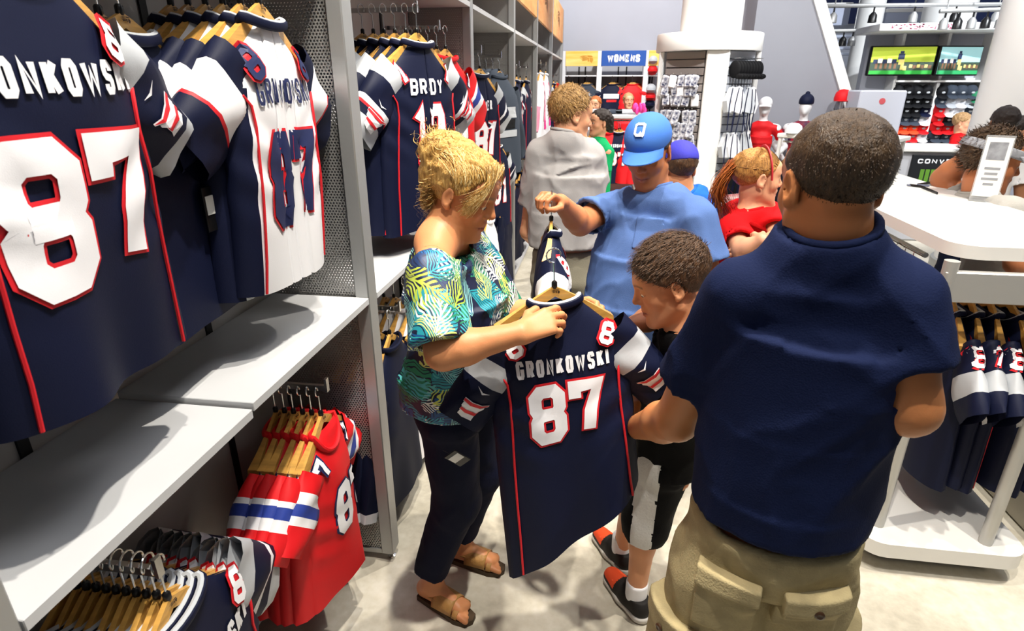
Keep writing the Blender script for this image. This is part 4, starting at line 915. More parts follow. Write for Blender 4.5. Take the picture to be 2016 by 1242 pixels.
def scalp_cap(p, m, inflate=.008, A=(.075, .085), B=(-.085, -.055), extra=None, fuzz=.004, name='hair', h=.0045, top=0., back=0.):
    S = SDF(); s = p.hs; E_ = lambda q, r, k=.02: S.ell(p.H(*q), np.array(r) * s, p.HM, k * s)
    E_((0, -.018 - back * .5, .045 + top * .5), (.074 + inflate, .096 + inflate + back, .080 + inflate + top)); E_((0, .03, .0), (.066 + inflate * .6, .060, .086), .03)
    if extra: extra(S, E_)
    for sg in (-1, 1): S.ell(p.H(sg * .083, -.008, -.004), np.array((.016, .024, .034)) * s, p.HM, .004, '-')
    dy, dz = A[0] - B[0], A[1] - B[1]; n = v3(0, dz, -dy); n = unit(n); S.half(p.H(0, A[0], A[1]), p.HM @ n, .01)
    return p.part(name, S, m, h * s, folds(fuzz, (60, 60, 60), 7) if fuzz else None)
def scalp_roots(p, n, seed, A=(.075, .085), B=(-.085, -.055), infl=.010, top=0., back=0.):
    rg = np.random.RandomState(seed); d = rg.normal(size=(n * 3, 3)); d /= np.linalg.norm(d, axis=1)[:, None]
    q = np.array((0, -.018 - back * .5, .045 + top * .5)) + d * np.array((.074 + infl, .096 + infl + back, .080 + infl + top)); nn = unit(v3(0, A[1] - B[1], -(A[0] - B[0])))
    k = ((q - np.array((0, A[0], A[1]))) @ nn) < -.002; q = q[k][:n]; d = d[k][:n]; return q, d, rg
def short_hair(p, m, n=1600, length=.014, flow=(0, -.3, -.5), seed=1, w=.0011, jitter=.5, lift=.35, A=(.075, .085), B=(-.085, -.055), infl=.008, top=0., back=0., lenf=None):
    q, d, rg = scalp_roots(p, n, seed, A, B, infl, top, back); L = []
    for a, b in zip(q, d):
        f = b * lift + np.array(flow) + rg.normal(size=3) * jitter; f = f - b * min(0, f @ b - .06); f = unit(f); l = length * rg.uniform(.6, 1.3) * (lenf(a) if lenf else 1); P = [a - b * .002, a + f * l * .5 + b * l * .12, a + f * l]
        L.append(np.array([p.H(*x) for x in P]))
    return p.strands('hair_strands', L, m, w * p.hs)
def baseball_cap(p, m, brim_m=None, logo=None, rev=False, brim_len=.075, tilt=.0):
    S = SDF(); s = p.hs; sg_ = -1 if rev else 1
    HM = p.HM; S.ell(p.H(0, -.012, .062), np.array((.084, .108, .084)) * s, HM, .01); S.ell(p.H(0, -.012 + .02, .075), np.array((.078, .092, .075)) * s, HM, .02)
    n = HM @ unit(v3(0, -.12 * sg_, -1)); S.half(p.H(0, 0, .045), n, .003)
    if rev is not None and rev == 'back': S.ell(p.H(0, -.115, .045), np.array((.035, .03, .032)) * s, HM, .003, '-')
    root = p.part('cap', S, m, .004 * s)
    V = []; F = []; na, nr = 20, 7
    for i in range(na + 1):
        t = -1.12 + 2.24 * i / na
        for j in range(nr + 1):
            e = j / nr; x = math.sin(t) * .084 * (1 + .02 * e); y0 = .096 * math.cos(t) ** .9 * 1.0 - .012 + .012; y = y0 + e * brim_len * max(0, math.cos(t * 1.22)) ** .7; z = .047 + .010 * sg_ * 0 + (-.018 * e) - 1.9 * x * x * (.6 + .5 * e) - .0 + .12 * .0
            for dz in (0,): V.append(p.H(x, y * sg_, z + .006) - p.base)
    for i in range(na):
        for j in range(nr): a = i * (nr + 1) + j; F.append((a, a + 1, a + nr + 2, a + nr + 1))
    V2 = [v - HM[:, 2] * .004 for v in V]; k = len(V); F += [tuple(i + k for i in f[::-1]) for f in F]
    ed = [i * (nr + 1) + nr for i in range(na + 1)]; F += [(ed[i + 1], ed[i], ed[i] + k, ed[i + 1] + k) for i in range(na)]
    mesh_obj('cap_brim', V + V2, F, brim_m or m, root, angle=50)
    MB().ball(p.H(0, -.008, .147) - p.base, np.array((.008, .008, .005)) * s, HM, 10, 6).build('cap_button', m, root)
    mb = MB()
    for kx in range(6):
        a = kx * PI / 3 + PI / 6; P = [p.H(.0845 * math.sin(u) * math.sin(a), -.012 + .1085 * math.sin(u) * math.cos(a) + .004, .062 + .0853 * math.cos(u)) - p.base for u in np.linspace(.12, 1.35, 9)]; mb.tube(P, .0011 * s, 5)
    mb.build('cap_seams', m, root)
    if logo:
        mb = MB(); h_, w_ = .046, .042
        for q in text_quads(logo, h_, w_, .009, seg=.006):
            V = []
            for x_, z_ in q:
                th = 1.05 - z_ / .088; a = x_ / (.094 * math.sin(th)); r_ = 1.10; V.append(p.H(-.083 * r_ * math.sin(th) * math.sin(a), -.004 + .106 * r_ * math.sin(th) * math.cos(a), .064 + .085 * r_ * math.cos(th)) - p.base)
            mb.add(V, [(0, 1, 2, 3)])
        mb.build('cap_letter', mat('cream_embroidery', '#efeade', .6), root, False)
    return root
def sandal(p, an, d, m, sole, size=1., kind='wrap'):
    d = unit((d[0], d[1], 0)); x = np.cross(d, UPZ); a = np.array((an[0], an[1], 0.)) - p.base
    out = [(-.055, -.028), (-.06, 0), (-.055, .028), (0, .034), (.07, .038), (.13, .046), (.175, .036), (.192, .008), (.185, -.022), (.14, -.036), (.06, -.032)]
    mb = MB(); M = np.stack((d, x, UPZ), 1); mb.prism([(u * size, v * size) for u, v in out], 0, .022, M, a); r = mb.build('sandal_sole' if kind != 'shoe' else 'shoe_sole', sole, p.root, angle=60)
    return r, M, a
def strap(p, M, a, u0, u1, m, size=1., w=.046, hgt=.062, name='sandal_strap', n=12, lift=.02):
    V = []; F = []
    for i, u in enumerate(np.linspace(u0, u1, 7)):
        hh = hgt * (1 - .32 * max(0, (u - .05) / .1)); 
        for j in range(n + 1):
            t = PI * j / n; q = np.array((u, -w * 1.02 * math.cos(t), .012 + hh * math.sin(t) ** .8 + lift)) * size; V.append(a + M @ q)
    for i in range(6):
        for j in range(n): F.append((i * (n + 1) + j, i * (n + 1) + j + 1, (i + 1) * (n + 1) + j + 1, (i + 1) * (n + 1) + j))
    o = mesh_obj(name, V, F, m, p.root, angle=180); md = o.modifiers.new('thickness', 'SOLIDIFY'); md.thickness = .004; return o
def shoe(p, an, d, m, sole, size=1., accent=None):
    d = unit((d[0], d[1], 0)); x = np.cross(d, UPZ); a = np.array((an[0], an[1], 0.)); M = np.stack((d, x, UPZ), 1); T = lambda u, v, w: a + M @ (np.array((u, v, w)) * size)
    S = SDF(); S.cap(T(-.035, 0, .05), T(.04, 0, .05), .041 * size, .042 * size, .02); S.cap(T(.03, 0, .055), T(.15, .004, .04), .043 * size, .034 * size, .03); S.cap(T(.1, .0, .04), T(.165, .004, .036), .043 * size, .034 * size, .02); S.cap(T(-.03, 0, .06), T(-.01, 0, .095), .038 * size, .04 * size, .02)
    S.half(T(0, 0, .02), (0, 0, -1)); S.cyl(T(0, 0, .095), T(0, 0, .2), .06 * size)
    body = p.part('shoe', S, m, .005, mi=(lambda C_: (((C_ - a) @ M[:, 0] > .095 * size) & (C_[:, 2] > .045)).astype(int)) if isinstance(m, list) else None)
    S = SDF(); S.cap(T(-.035, 0, .03), T(.06, 0, .03), .048 * size, .046 * size, .02); S.cap(T(.06, 0, .03), T(.155, .004, .03), .048 * size, .044 * size, .02); S.half(T(0, 0, .034), (0, 0, 1)); S.half(T(0, 0, .002), (0, 0, -1)); p.part('shoe_sole', S, sole, .005)
    mb = MB()
    for i in range(4): u = .05 + .022 * i; mb.tube([T(u, -.028 + .02 * math.cos(t) * 0 + v, .062 - .0 + hh) - p.base for v, hh, t in ((-.006, .008, 0), (.014, .026 - .004 * i, 0), (.028, .031 - .005 * i, 0), (.042, .026 - .004 * i, 0), (.062, .008, 0))], .003, 5)
    mb.build('shoelaces', accent or (m[0] if isinstance(m, list) else m), p.root); return body
# ------------------------------------------------------------------ materials of the clothes worn
def leaf_print():
    m = bpy.data.materials.new('tropical_leaf_print'); m.use_nodes = True; nt = m.node_tree; L = nt.links.new; b = nt.nodes['Principled BSDF']; b.inputs['Roughness'].default_value = .55
    tc = nt.nodes.new('ShaderNodeTexCoord'); N = nt.nodes.new
    def mth(op, *a):
        n = N('ShaderNodeMath'); n.operation = op
        for i, v in enumerate(a):
            if isinstance(v, (int, float)): n.inputs[i].default_value = v
            else: L(v, n.inputs[i])
        return n.outputs[0]
    ns = N('ShaderNodeTexNoise'); ns.inputs['Scale'].default_value = 9; L(tc.outputs['Object'], ns.inputs['Vector'])
    wm = N('ShaderNodeVectorMath'); wm.operation = 'SCALE'; L(ns.outputs['Color'], wm.inputs[0]); wm.inputs['Scale'].default_value = .07
    wa = N('ShaderNodeVectorMath'); L(tc.outputs['Object'], wa.inputs[0]); L(wm.outputs[0], wa.inputs[1])
    prev = None
    for li, (sc, k, cols, cover) in enumerate(((7.5, 62, ('#0e4f86', '#1f8f9e', '#12305e', '#2c8f6a'), .62), (6.8, 54, ('#b9c94a', '#dfe6d4', '#57b9bd', '#e7e9de'), .40), (8.4, 66, ('#eef0ea', '#2aa3a8', '#c6d35c', '#0c2c5a'), .30), (9.5, 72, ('#e9eee6', '#1f7f5a', '#8fd0cf', '#d3dc7a'), .34), (9., 70, ('#14406e', '#2f9fae', '#eef0ea', '#a9c24a'), .3))):
        sh = N('ShaderNodeVectorMath'); L(wa.outputs[0], sh.inputs[0]); sh.inputs[1].default_value = (li * 3.1, li * 1.7, li * 2.3)
        vo = N('ShaderNodeTexVoronoi'); vo.inputs['Scale'].default_value = sc; L(sh.outputs[0], vo.inputs['Vector'])
        lo = N('ShaderNodeVectorMath'); lo.operation = 'SUBTRACT'; L(sh.outputs[0], lo.inputs[0]); L(vo.outputs['Position'], lo.inputs[1])
        s1 = N('ShaderNodeSeparateXYZ'); L(lo.outputs[0], s1.inputs[0]); sc_ = N('ShaderNodeSeparateColor'); L(vo.outputs['Color'], sc_.inputs[0])
        hx = mth('ADD', s1.outputs[0], mth('MULTIPLY', s1.outputs[1], .8)); an = mth('MULTIPLY', sc_.outputs[0], 6.28); ca, sa = mth('COSINE', an), mth('SINE', an)
        u = mth('ADD', mth('MULTIPLY', hx, ca), mth('MULTIPLY', s1.outputs[2], sa)); v = mth('SUBTRACT', mth('MULTIPLY', s1.outputs[2], ca), mth('MULTIPLY', hx, sa))
        ph = mth('FRACT', mth('ADD', mth('MULTIPLY', u, k), mth('MULTIPLY', mth('ABSOLUTE', v), k * 1.5))); st = mth('LESS_THAN', ph, cover + .1)
        env = mth('MULTIPLY', (.050, .040, .034, .036, .034)[li], mth('SUBTRACT', 1.0, mth('POWER', mth('ABSOLUTE', mth('MULTIPLY', u, (10., 11., 13., 13., 13.)[li])), 2.0))); st = mth('MULTIPLY', st, mth('LESS_THAN', mth('ABSOLUTE', v), env)); st = mth('MAXIMUM', st, mth('LESS_THAN', mth('ABSOLUTE', v), mth('MULTIPLY', env, .07))); st = mth('MULTIPLY', st, mth('LESS_THAN', sc_.outputs[2], (.98, .8, .65, .7, .6)[li]))
        rp = N('ShaderNodeValToRGB'); rp.color_ramp.interpolation = 'CONSTANT'; els = rp.color_ramp.elements; els[0].color = lin(cols[0]); els[0].position = 0; els[1].position = .25; els[1].color = lin(cols[1])
        for q in (2, 3): e = els.new(q * .25); e.color = lin(cols[q])
        L(sc_.outputs[1], rp.inputs[0]); mx = N('ShaderNodeMix'); mx.data_type = 'RGBA'; L(st, mx.inputs[0]); mx.inputs[6].default_value = lin('#0d1636')
        if prev is not None: L(prev, mx.inputs[6])
        L(rp.outputs[0], mx.inputs[7]); prev = mx.outputs[2]
    L(prev, b.inputs['Base Color']); return m
leafm = leaf_print()
khaki = mat('khaki_cotton', '#b3a47c', .85, spec=.15, noise=.25, nscale=18, bump=.25, bscale=240)
navytee = mat('navy_cotton', '#121c3c', .85, spec=.12, bump=.15, bscale=300)
blacktee = mat('black_cotton', '#0a0a0d', .85, spec=.12, bump=.15, bscale=300)
bluetee = mat('faded_blue_cotton', '#5570a6', .9, spec=.1, noise=.12, nscale=9, bump=.15, bscale=300)
greytee = mat('grey_cotton', '#9d9b9b', .9, spec=.1, bump=.15, bscale=300)
royaltee = mat('royal_cotton', '#2560c8', .9, spec=.1, bump=.1)
redpolo = mat('red_polo_cotton', '#c00d14', .85, spec=.15, bump=.2, bscale=400)
greentank = mat('green_cotton', '#129a5c', .85, spec=.15)
darkpants = mat('navy_trouser_cloth', '#0c1128', .8, spec=.15, bump=.1)
tanleather = mat('tan_leather', '#b98a4e', .55, noise=.25, nscale=20, bump=.3, bscale=90)
solem = mat('brown_sole', '#4a3a28', .7)
# ------------------------------------------------------------------ people
def mid(a, b, t=.5): return np.array(a, float) * (1 - t) + np.array(b, float) * t
# ---- blonde woman holding the jersey
p = Person('blonde woman in a tropical leaf blouse and dark trousers holding up a navy 87 jersey', (-.43, 1.68), '#cf8c5e', .97, False)
hc = at(908, 383, hd=1.66); nb = at(860, 478, hd=1.62)
p.head(hc, (.94, -.13, -.40), (.25, -.05, 1), nb, .05, lip=(.50, .13, .11), brow=(.30, .18, .09), blush=.4)
sR, sL = at(850, 545, hd=1.47), v3(-.40, 1.75, 1.385); eR, wR = at(872, 694, hd=1.35), at(1026, 655, hd=1.345)
eL, wL = v3(-.30, 1.80, 1.13), v3(-.08, 1.66, 1.22)
pel = v3(-.435, 1.68, .90); ch = v3(-.425, 1.62, 1.22)
p.torso(pel, ch, (sL, sR), .155, .105, .17, ac=(-.1, 1, 0))
p.arm(sR, eR, wR, (.052, .045, .045, .027)); p.arm(sL, eL, wL)
kn = at(1090, 628, hd=1.385)
p.hand(wR, kn - wR, (-.05, -.75, .65), .98, curl=(.26, .36, .44, .5), thumb=.25, side=-1, spread=.05)
p.hand(wL, (.9, -.2, .25), (.2, .8, .5), .95, curl=(.5, .5, .55, .6), thumb=.5, side=1)
aR, aL = at(850, 1150, Z=.085), at(908, 1072, Z=.085); dR, dL = (.2, -.085, 0), (.2, -.04, 0)
kR, kL = v3(-.44, 1.64, .48), v3(-.39, 1.83, .48)
p.leg(v3(-.44, 1.60, .86), kR, aR); p.leg(v3(-.42, 1.77, .86), kL, aL); p.foot(aR, dR); p.foot(aL, dL)
p.finish()
tee(p, 'blouse', [(v3(-.445, 1.66, .84), .19, .15, (-.1, 1, 0)), (v3(-.445, 1.65, .96), .195, .165, (-.1, 1, 0)), (v3(-.425, 1.63, 1.10), .17, .135, (-.1, 1, 0)), (v3(-.405, 1.62, 1.24), .175, .145, (-.1, 1, 0)), (v3(-.43, 1.60, 1.35), .165, .09, (-.1, 1, 0))],
    [(sR, eR), (sL, eL)], leafm, (-.44, 1.65, .90), nb - v3(0, 0, .03), .112, (.075, .084), .88, .012, 4, .0075, fsc=(9, 9, 4), ndir=(.35, -.05, 1))
e_ = sR + (eR - sR) * .88; band_ring(p, 'sleeve_elastic', e_, eR - sR, .066, leafm, .006)
trousers(p, 'trousers', pel, [v3(-.44, 1.60, .84), v3(-.42, 1.77, .84)], [kR, kL], [aR + v3(0, 0, .07), aL + v3(0, 0, .07)], darkpants, .18, .135, (.098, .082, .066), (-.1, 1, 0), .007)
for an, d in ((aR, dR), (aL, dL)):
    r_, M, a = sandal(p, an, d, tanleather, solem); strap(p, M, a, .03, .12, tanleather, 1, .046, .058); strap(p, M, a, .125, .145, tanleather, 1, .047, .04)
    V = []
    MB().tube([a + M @ v3(-.05 + .085 * (1 - math.sin(t)), .036 * math.cos(t), .055 + .01 * math.cos(2 * t)) for t in np.linspace(0, PI, 11)], .006, 6).build('heel_strap', tanleather, p.root)
    mb = MB(); rg = random.Random(4)
    for i in range(22):
        u, t = rg.uniform(.045, .105), rg.uniform(.9, 2.2); hh = .058 * (1 - .32 * max(0, (u - .05) / .1)); c = a + M @ v3(u, -.047 * math.cos(t), .0155 + hh * math.sin(t) ** .8); mb.ball(c, (.003, .003, .002), None, 6, 4)
    mb.build('strap_punching', solem, p.root)
blond = hairmat('blond_hair', '#dcb266', '#a5742f'); blond2 = hairmat('light_blond_hair', '#f2dba2', '#cfa04c')
def ex(S, E_):
    E_((0, -.100, .108), (.046, .042, .040), .02); E_((.018, -.115, .08), (.04, .04, .04), .03); E_((-.01, -.05, .122), (.04, .04, .03), .03); E_((0, -.10, .02), (.055, .035, .06), .03); E_((0, -.085, -.05), (.04, .025, .045), .03); E_((0, .02, .108), (.05, .05, .020), .03)
scalp_cap(p, blond, .009, (.080, .084), (-.08, -.085), ex, .005, top=.004)
rg = np.random.RandomState(3); L1 = []; L2 = []
CH = np.array((0, -.016, .046)); RH = np.array((.084, .108, .0915))
def onh(q, k): d_ = np.array(q) - CH; return CH + d_ / np.linalg.norm(d_ / RH) * k
for i in range(1500):     # swept back from the hairline to the knot
    t = rg.uniform(-1, 1); a = np.array((.080 * math.sin(t * 1.62), .078 * math.cos(t * 1.62), .100 - .062 * abs(t) ** 1.5 + rg.uniform(-.012, .05))); b = np.array((rg.normal() * .02, -.098 + rg.normal() * .015, .100 + rg.normal() * .014)); lift = rg.uniform(.995, 1.035); ph = rg.uniform(0, 6); P = []
    for f in np.linspace(0, 1, 11):
        q = onh(a * (1 - f) + b * f + np.array((0, .02 * math.sin(f * PI), .012 * math.sin(f * PI))), lift + .045 * math.sin(f * PI) + .006 * math.sin(ph + 8 * f)); P.append(p.H(*q))
    (L1 if i % 3 else L2).append(np.array(P))
for i in range(700):      # curls of the knot
    c = np.array((rg.normal() * .023, -.104 + rg.normal() * .022, .108 + rg.normal() * .021)); ax = unit(rg.normal(size=3)); u = unit(np.cross(ax, (0, .3, 1))); v = np.cross(ax, u); r = rg.uniform(.008, .017); P = [p.H(*(c + r * (math.cos(t) * u + math.sin(t) * v) + ax * .003 * t)) for t in np.linspace(0, 4.6, 12)]; (L1 if i % 2 else L2).append(np.array(P))
GV = p.HM.T @ v3(0, 0, -1)
for i in range(420):      # loose curls at the nape
    a = np.array((rg.uniform(-.062, .062), -.086 + rg.normal() * .010, rg.uniform(-.03, .05))); P = []; ph = rg.uniform(0, 6); ln_ = rg.uniform(.06, .12); am = rg.uniform(.007, .013); fr = rg.uniform(11, 17)
    for f in np.linspace(0, 1, 18): P.append(p.H(*(a + np.array((am * math.sin(ph + fr * f), -.016 * math.sin(f * 3) + am * math.cos(ph + fr * f), 0)) + GV * ln_ * f)))
    (L1 if i % 2 else L2).append(np.array(P))
for i in range(260):      # fringe sweeping to the far cheek, a few wisps by the near temple
    far = i % 14 != 0; sg = 1 if far else -1; a = np.array((rg.uniform(-.03, .05) if far else rg.uniform(-.06, -.03), .062 + rg.normal() * .008, .120 + rg.normal() * .005)); m_ = np.array((sg * rg.uniform(.03, .062), .088 + rg.normal() * .004, .068 + rg.normal() * .012)); b = np.array((sg * rg.uniform(.074, .088), .052 + rg.normal() * .012, rg.uniform(-.03, .03) if far else rg.uniform(.02, .05))); P = []
    for f in np.linspace(0, 1, 10): P.append(p.H(*((1 - f) ** 2 * a + 2 * f * (1 - f) * m_ * np.array((1, 1.12, 1.12)) + f * f * b)))
    (L1 if i % 2 else L2).append(np.array(P))
p.strands('hair_strands', L1, blond, .0013); p.strands('light_hair_strands', L2, blond2, .0013)
p.eyes('#3f5a78', -.6); c = p.H(-.079, -.005, -.031) - p.base; MB().ball(c, .0045).build('earring', chrome, p.root)
# the jersey she holds
held = J('football_jersey', '', 'jersey', Drape(.70, .77, 61, 1.25, 1.1, skew=.24), C_NAVY, '87', 'GRONKOWSKI', rim=4, bands=[(.22, 0), (.46, 5), (1, 0)], emb=.66, detail=2, namedrop=.20, numdrop=.225, numh=.215, namew=.0265, namet=.0118, **DETAIL)
hl = at(1092, 592, hd=1.47); hrot = (R(5), R(5), R(-163))
copy_tree(make_hanger('', .9) if False else HANG_Y, tuple(hl + v3(0, 0, .006)), (0, R(3), hrot[2]), 'wooden hanger with chrome hook in the blonde woman hand', 'held hangers')
copy_tree(held, tuple(hl), hrot, 'navy 87 jersey with a long white name held up by the blonde woman', 'held jerseys')
t_ = at(885, 893, hd=1.40); tg_ = hang_tag('swing_tag', tuple(t_), -160, 'white and black swing tag dangling from the held navy 87 jersey', .04, .075); tg_.rotation_euler = (R(-25), R(38), R(-170))
# ---- boy in black
p = Person('boy with short brown hair in a black shirt leaning in to look at the jersey', (.22, 1.78), '#d2936a', .93, True, True)
hc = at(1318, 560, hd=1.60); nb = at(1352, 668, hd=1.60)
p.head(hc, (-.93, -.06, -.36), (-.30, 0, 1), nb, .043, lip=(.42, .10, .08), blush=.3)
sL, sR = at(1385, 715, hd=1.48), v3(.27, 1.82, 1.13); eL, wL = v3(.37, 1.60, .90), v3(.34, 1.66, .70); eR, wR = at(1292, 622, hd=1.74), at(1220, 652, hd=1.56)
pel = v3(.27, 1.74, .72)
p.torso(pel, v3(.27, 1.68, .98), (sL, sR), .13, .09, .135, ac=(0.1, -1, 0)); p.arm(sL, eL, wL, (.04, .034, .034, .023)); p.arm(sR, eR, wR, (.04, .034, .034, .023))
p.hand(wR, (-.9, -.35, -.1), (-.1, .5, .8), .82, curl=(.3, .35, .4, .45), side=-1); p.hand(wL, (-.1, .2, -1), (1, 0, 0), .82, curl=.4, side=1)
aN, aF = at(1252, 1172, Z=.075), v3(.17, 1.93, .08); dN = at(1190, 1120, Z=0) - at(1250, 1190, Z=0)
kN, kF = v3(.225, 1.71, .42), v3(.20, 1.86, .42)
p.leg(v3(.27, 1.68, .70), kN, aN, (.07, .05, .046, .032)); p.leg(v3(.26, 1.80, .70), kF, aF, (.07, .05, .046, .032)); p.finish()
tee(p, 'black_shirt', [(v3(.27, 1.75, .62), .15, .12, (.1, -1, 0)), (v3(.27, 1.72, .80), .145, .115, (.1, -1, 0)), (v3(.27, 1.68, .98), .14, .105, (.1, -1, 0)), (v3(.265, 1.66, 1.08), .13, .08, (.1, -1, 0))], [(sL, eL), (sR, eR)], blacktee, (.27, 1.74, .66), nb - v3(0, 0, .02), .053, (.055, .066), .6, .008, 12, .008)
whs = mat('white_mesh_short', '#cfcfcd', .7, bump=.3, bscale=120)
def short_mi(C_): a = (C_ - v3(.225, 1.71, .5)); return ((np.abs(C_[:, 0] - .205) < .034) & (C_[:, 1] < 1.70)).astype(int)
trousers(p, 'shorts', pel, [v3(.27, 1.68, .70), v3(.26, 1.80, .70)], [kN, kF], [kN + v3(-.005, 0, -.06), kF + v3(0, 0, -.06)], [blacktee, whs], .145, .115, (.085, .082, .08), (0, 1, 0), .006, 5, .05, mi=short_mi)
for an, d in ((aN, dN), (aF, dN)): shoe(p, an, d, [mat('black_knit', '#15110f', .7), mat('orange_knit', '#d8481c', .7)], mat('white_foam_sole', '#c9c5bf', .6), .92, mat('orange_lace', '#d8481c', .6)); SDFs = SDF(); SDFs.cap(an + v3(0, 0, .0), an + v3(0, 0, .075), .04, .041); SDFs.half(an + v3(0, 0, .07), (0, 0, 1)); p.part('sock', SDFs, whitef, .006)
brown = hairmat('brown_hair', '#5a3f28', '#2c1c10'); scalp_cap(p, brown, .014, (.085, .068), (-.085, -.05), None, .004, top=.012, back=.004)
short_hair(p, brown, 3800, .021, (0, .9, -.3), 5, .0011, .12, .28, (.085, .068), (-.085, -.05), .012, .012, .004, lenf=lambda a: .45 + .9 * max(0, (a[2] - .03) / .1)); p.eyes('#3c2a1c', -.6)
# ---- big man seen from behind
p = Person('man with cropped dark hair seen from behind in a navy shirt and khaki cargo shorts', (.41, 1.08), '#bd7b4c', .99)
hc = at(1636, 372, hd=1.16); nb = v3(.41, 1.075, 1.575)
p.head(hc, (-.14, .98, -.16), (0, .1, 1), nb, .062)
sL, sR = at(1458, 582, hd=1.12), at(1768, 582, hd=1.15); eL, wL = at(1332, 825, hd=1.24), at(1248, 842, hd=1.52); eR, wR = at(1788, 800, hd=1.13), v3(.42, 1.42, 1.22)
pel = v3(.40, 1.07, .95); bc = unit(sR - sL)
p.torso(pel, v3(.41, 1.08, 1.28), (sL, sR), .155, .10, .15, ac=bc); p.arm(sL, eL, wL, (.058, .05, .05, .032)); p.arm(sR, eR, wR, (.058, .05, .05, .032))
p.hand(wL, (-.5, .85, .1), (-.8, -.5, .2), 1.05, curl=(.5, .55, .6, .6), side=1); p.hand(wR, (-.6, .8, .1), (.8, .6, .2), 1.05, curl=(.5, .55, .6, .6), side=1)
kL, kR = v3(.29, 1.08, .48), v3(.50, 1.10, .48); aL, aR = v3(.28, 1.03, .09), v3(.51, 1.05, .09)
p.leg(v3(.31, 1.07, .86), kL, aL); p.leg(v3(.49, 1.09, .86), kR, aR); p.finish(.011)
tee(p, 'navy_t_shirt', [(v3(.39, 1.06, .90), .178, .15, bc), (v3(.395, 1.06, 1.05), .175, .14, bc), (v3(.40, 1.06, 1.2), .178, .128, bc), (v3(.41, 1.06, 1.38), .18, .122, bc), (v3(.41, 1.065, 1.46), .155, .09, bc)], [(sL, eL), (sR, eR)], navytee, (.40, 1.06, 1.03), nb - v3(0, 0, .012), .070, (.07, .08), .62, .014, 22, .0075, fsc=(5, 5, 2.4), sh_r=.056)
trousers(p, 'cargo_shorts', pel, [v3(.31, 1.07, .84), v3(.49, 1.09, .84)], [kL, kR], [kL, kR], khaki, .172, .14, (.112, .112, .108), bc, .009, 8, .06, .0075)
PS = p.S
def pocket(c, out, w_, h_, nm):
    out = unit(out); s_ = np.cross(UPZ, out); M = np.stack((s_, out, UPZ), 1); c = np.array(c, float); o = PS.patch(p, nm, c, M, (w_ / 2, .12, h_ / 2), .016, khaki); f = PS.patch(p, 'pocket_flap', c + UPZ * (h_ * .42), M, (w_ * .53, .12, h_ * .16), .024, khaki, parent=o)
    f.location = (0, 0, 0); k = c + UPZ * h_ * .36; d_ = 0.
    for i in range(60):
        if min(SDF.dist(q, (k + out * d_)[None])[0] for q in PS.p if q[6] == '+') > .022: break
        d_ += .004
    MB().lathe([(0, .0), (.0095, 0), (.0095, .003), (.006, .005), (0, .004)], 14, k + out * d_ - p.base, 0, np.stack((s_, UPZ, out), 1)).build('button', mat('brown_button', '#3b2616', .35), o)
pocket(v3(.315, 1.0, .86), unit(v3(bc[1], -bc[0], 0)) + v3(-.1, 0, 0), .12, .13, 'back_pocket'); pocket(v3(.47, 1.02, .86), unit(v3(bc[1], -bc[0], 0)) + v3(.15, 0, 0), .12, .13, 'back_pocket')
pocket(v3(.25, 1.05, .66), (-.8, -.6, 0), .15, .17, 'cargo_pocket'); pocket(v3(.55, 1.10, .66), (.95, -.2, 0), .15, .17, 'cargo_pocket')
for an in (aL, aR): shoe(p, an, (-.2, .98), mat('dark_shoe', '#22252c', .6), mat('white_foam_sole', '#c9c5bf', .6), 1.05)
crop = hairmat('cropped_dark_hair', '#48351f', '#281b0f'); scalp_cap(p, crop, .006, (.075, .085), (-.095, -.06), None, .0022, h=.004); short_hair(p, crop, 4200, .0055, (0, -.1, -.6), 9, .0008, .3, .25, (.075, .085), (-.095, -.06), .004)
# ---- man in the blue cap with the letter Q
p = Person('man in a blue cap with letter Q and faded blue T-shirt holding a jersey out', (.22, 2.42), '#b9764f', 1.02)
hc = at(1277, 302, hd=2.42); nb = at(1293, 392, hd=2.44)
p.head(hc, (-.33, -.86, -.34), (-.1, -.15, 1), nb, .058, stubble=.55, lip=(.42, .15, .12))
sR, sL = at(1188, 412, hd=2.42), at(1372, 430, hd=2.36); eR, wR = at(1142, 440, hd=2.30), at(1103, 398, hd=2.12); eL, wL = v3(.45, 2.28, 1.12), v3(.42, 2.08, .98)
pel = v3(.22, 2.45, .92); bc = unit(sL - sR)
p.torso(pel, v3(.21, 2.43, 1.25), (sL, sR), .18, .13, .18, ac=bc); p.arm(sR, eR, wR, (.055, .048, .046, .03)); p.arm(sL, eL, wL, (.055, .048, .046, .03))
kn = at(1078, 384, hd=2.06); p.hand(wR, kn - wR, (-.2, -.35, .9), 1., curl=(.6, .66, .7, .72), thumb=.6, side=-1, spread=.02); p.hand(wL, (-.1, -.5, -.9), (.9, -.2, .1), 1., curl=.35, side=-1)
aR, aL = at(1205, 935, Z=.085), v3(.36, 2.55, .085); dR = at(1165, 975, Z=0) - at(1222, 935, Z=0); kR, kL = v3(.15, 2.42, .5), v3(.34, 2.5, .5)
p.leg(v3(.13, 2.43, .88), kR, aR); p.leg(v3(.32, 2.47, .88), kL, aL); p.foot(aR, dR); p.foot(aL, (-.1, -1, 0)); p.finish(.012)
tee(p, 'blue_t_shirt', [(v3(.205, 2.42, .80), .235, .19, bc), (v3(.20, 2.40, .98), .24, .205, bc), (v3(.20, 2.41, 1.15), .225, .18, bc), (v3(.21, 2.43, 1.30), .205, .135, bc), (v3(.215, 2.43, 1.38), .17, .09, bc)], [(sR, eR), (sL, eL)], bluetee, (.205, 2.42, .845), nb - v3(0, 0, .02), .066, (.07, .085), .62, .015, 31, .009, fsc=(6, 6, 3))
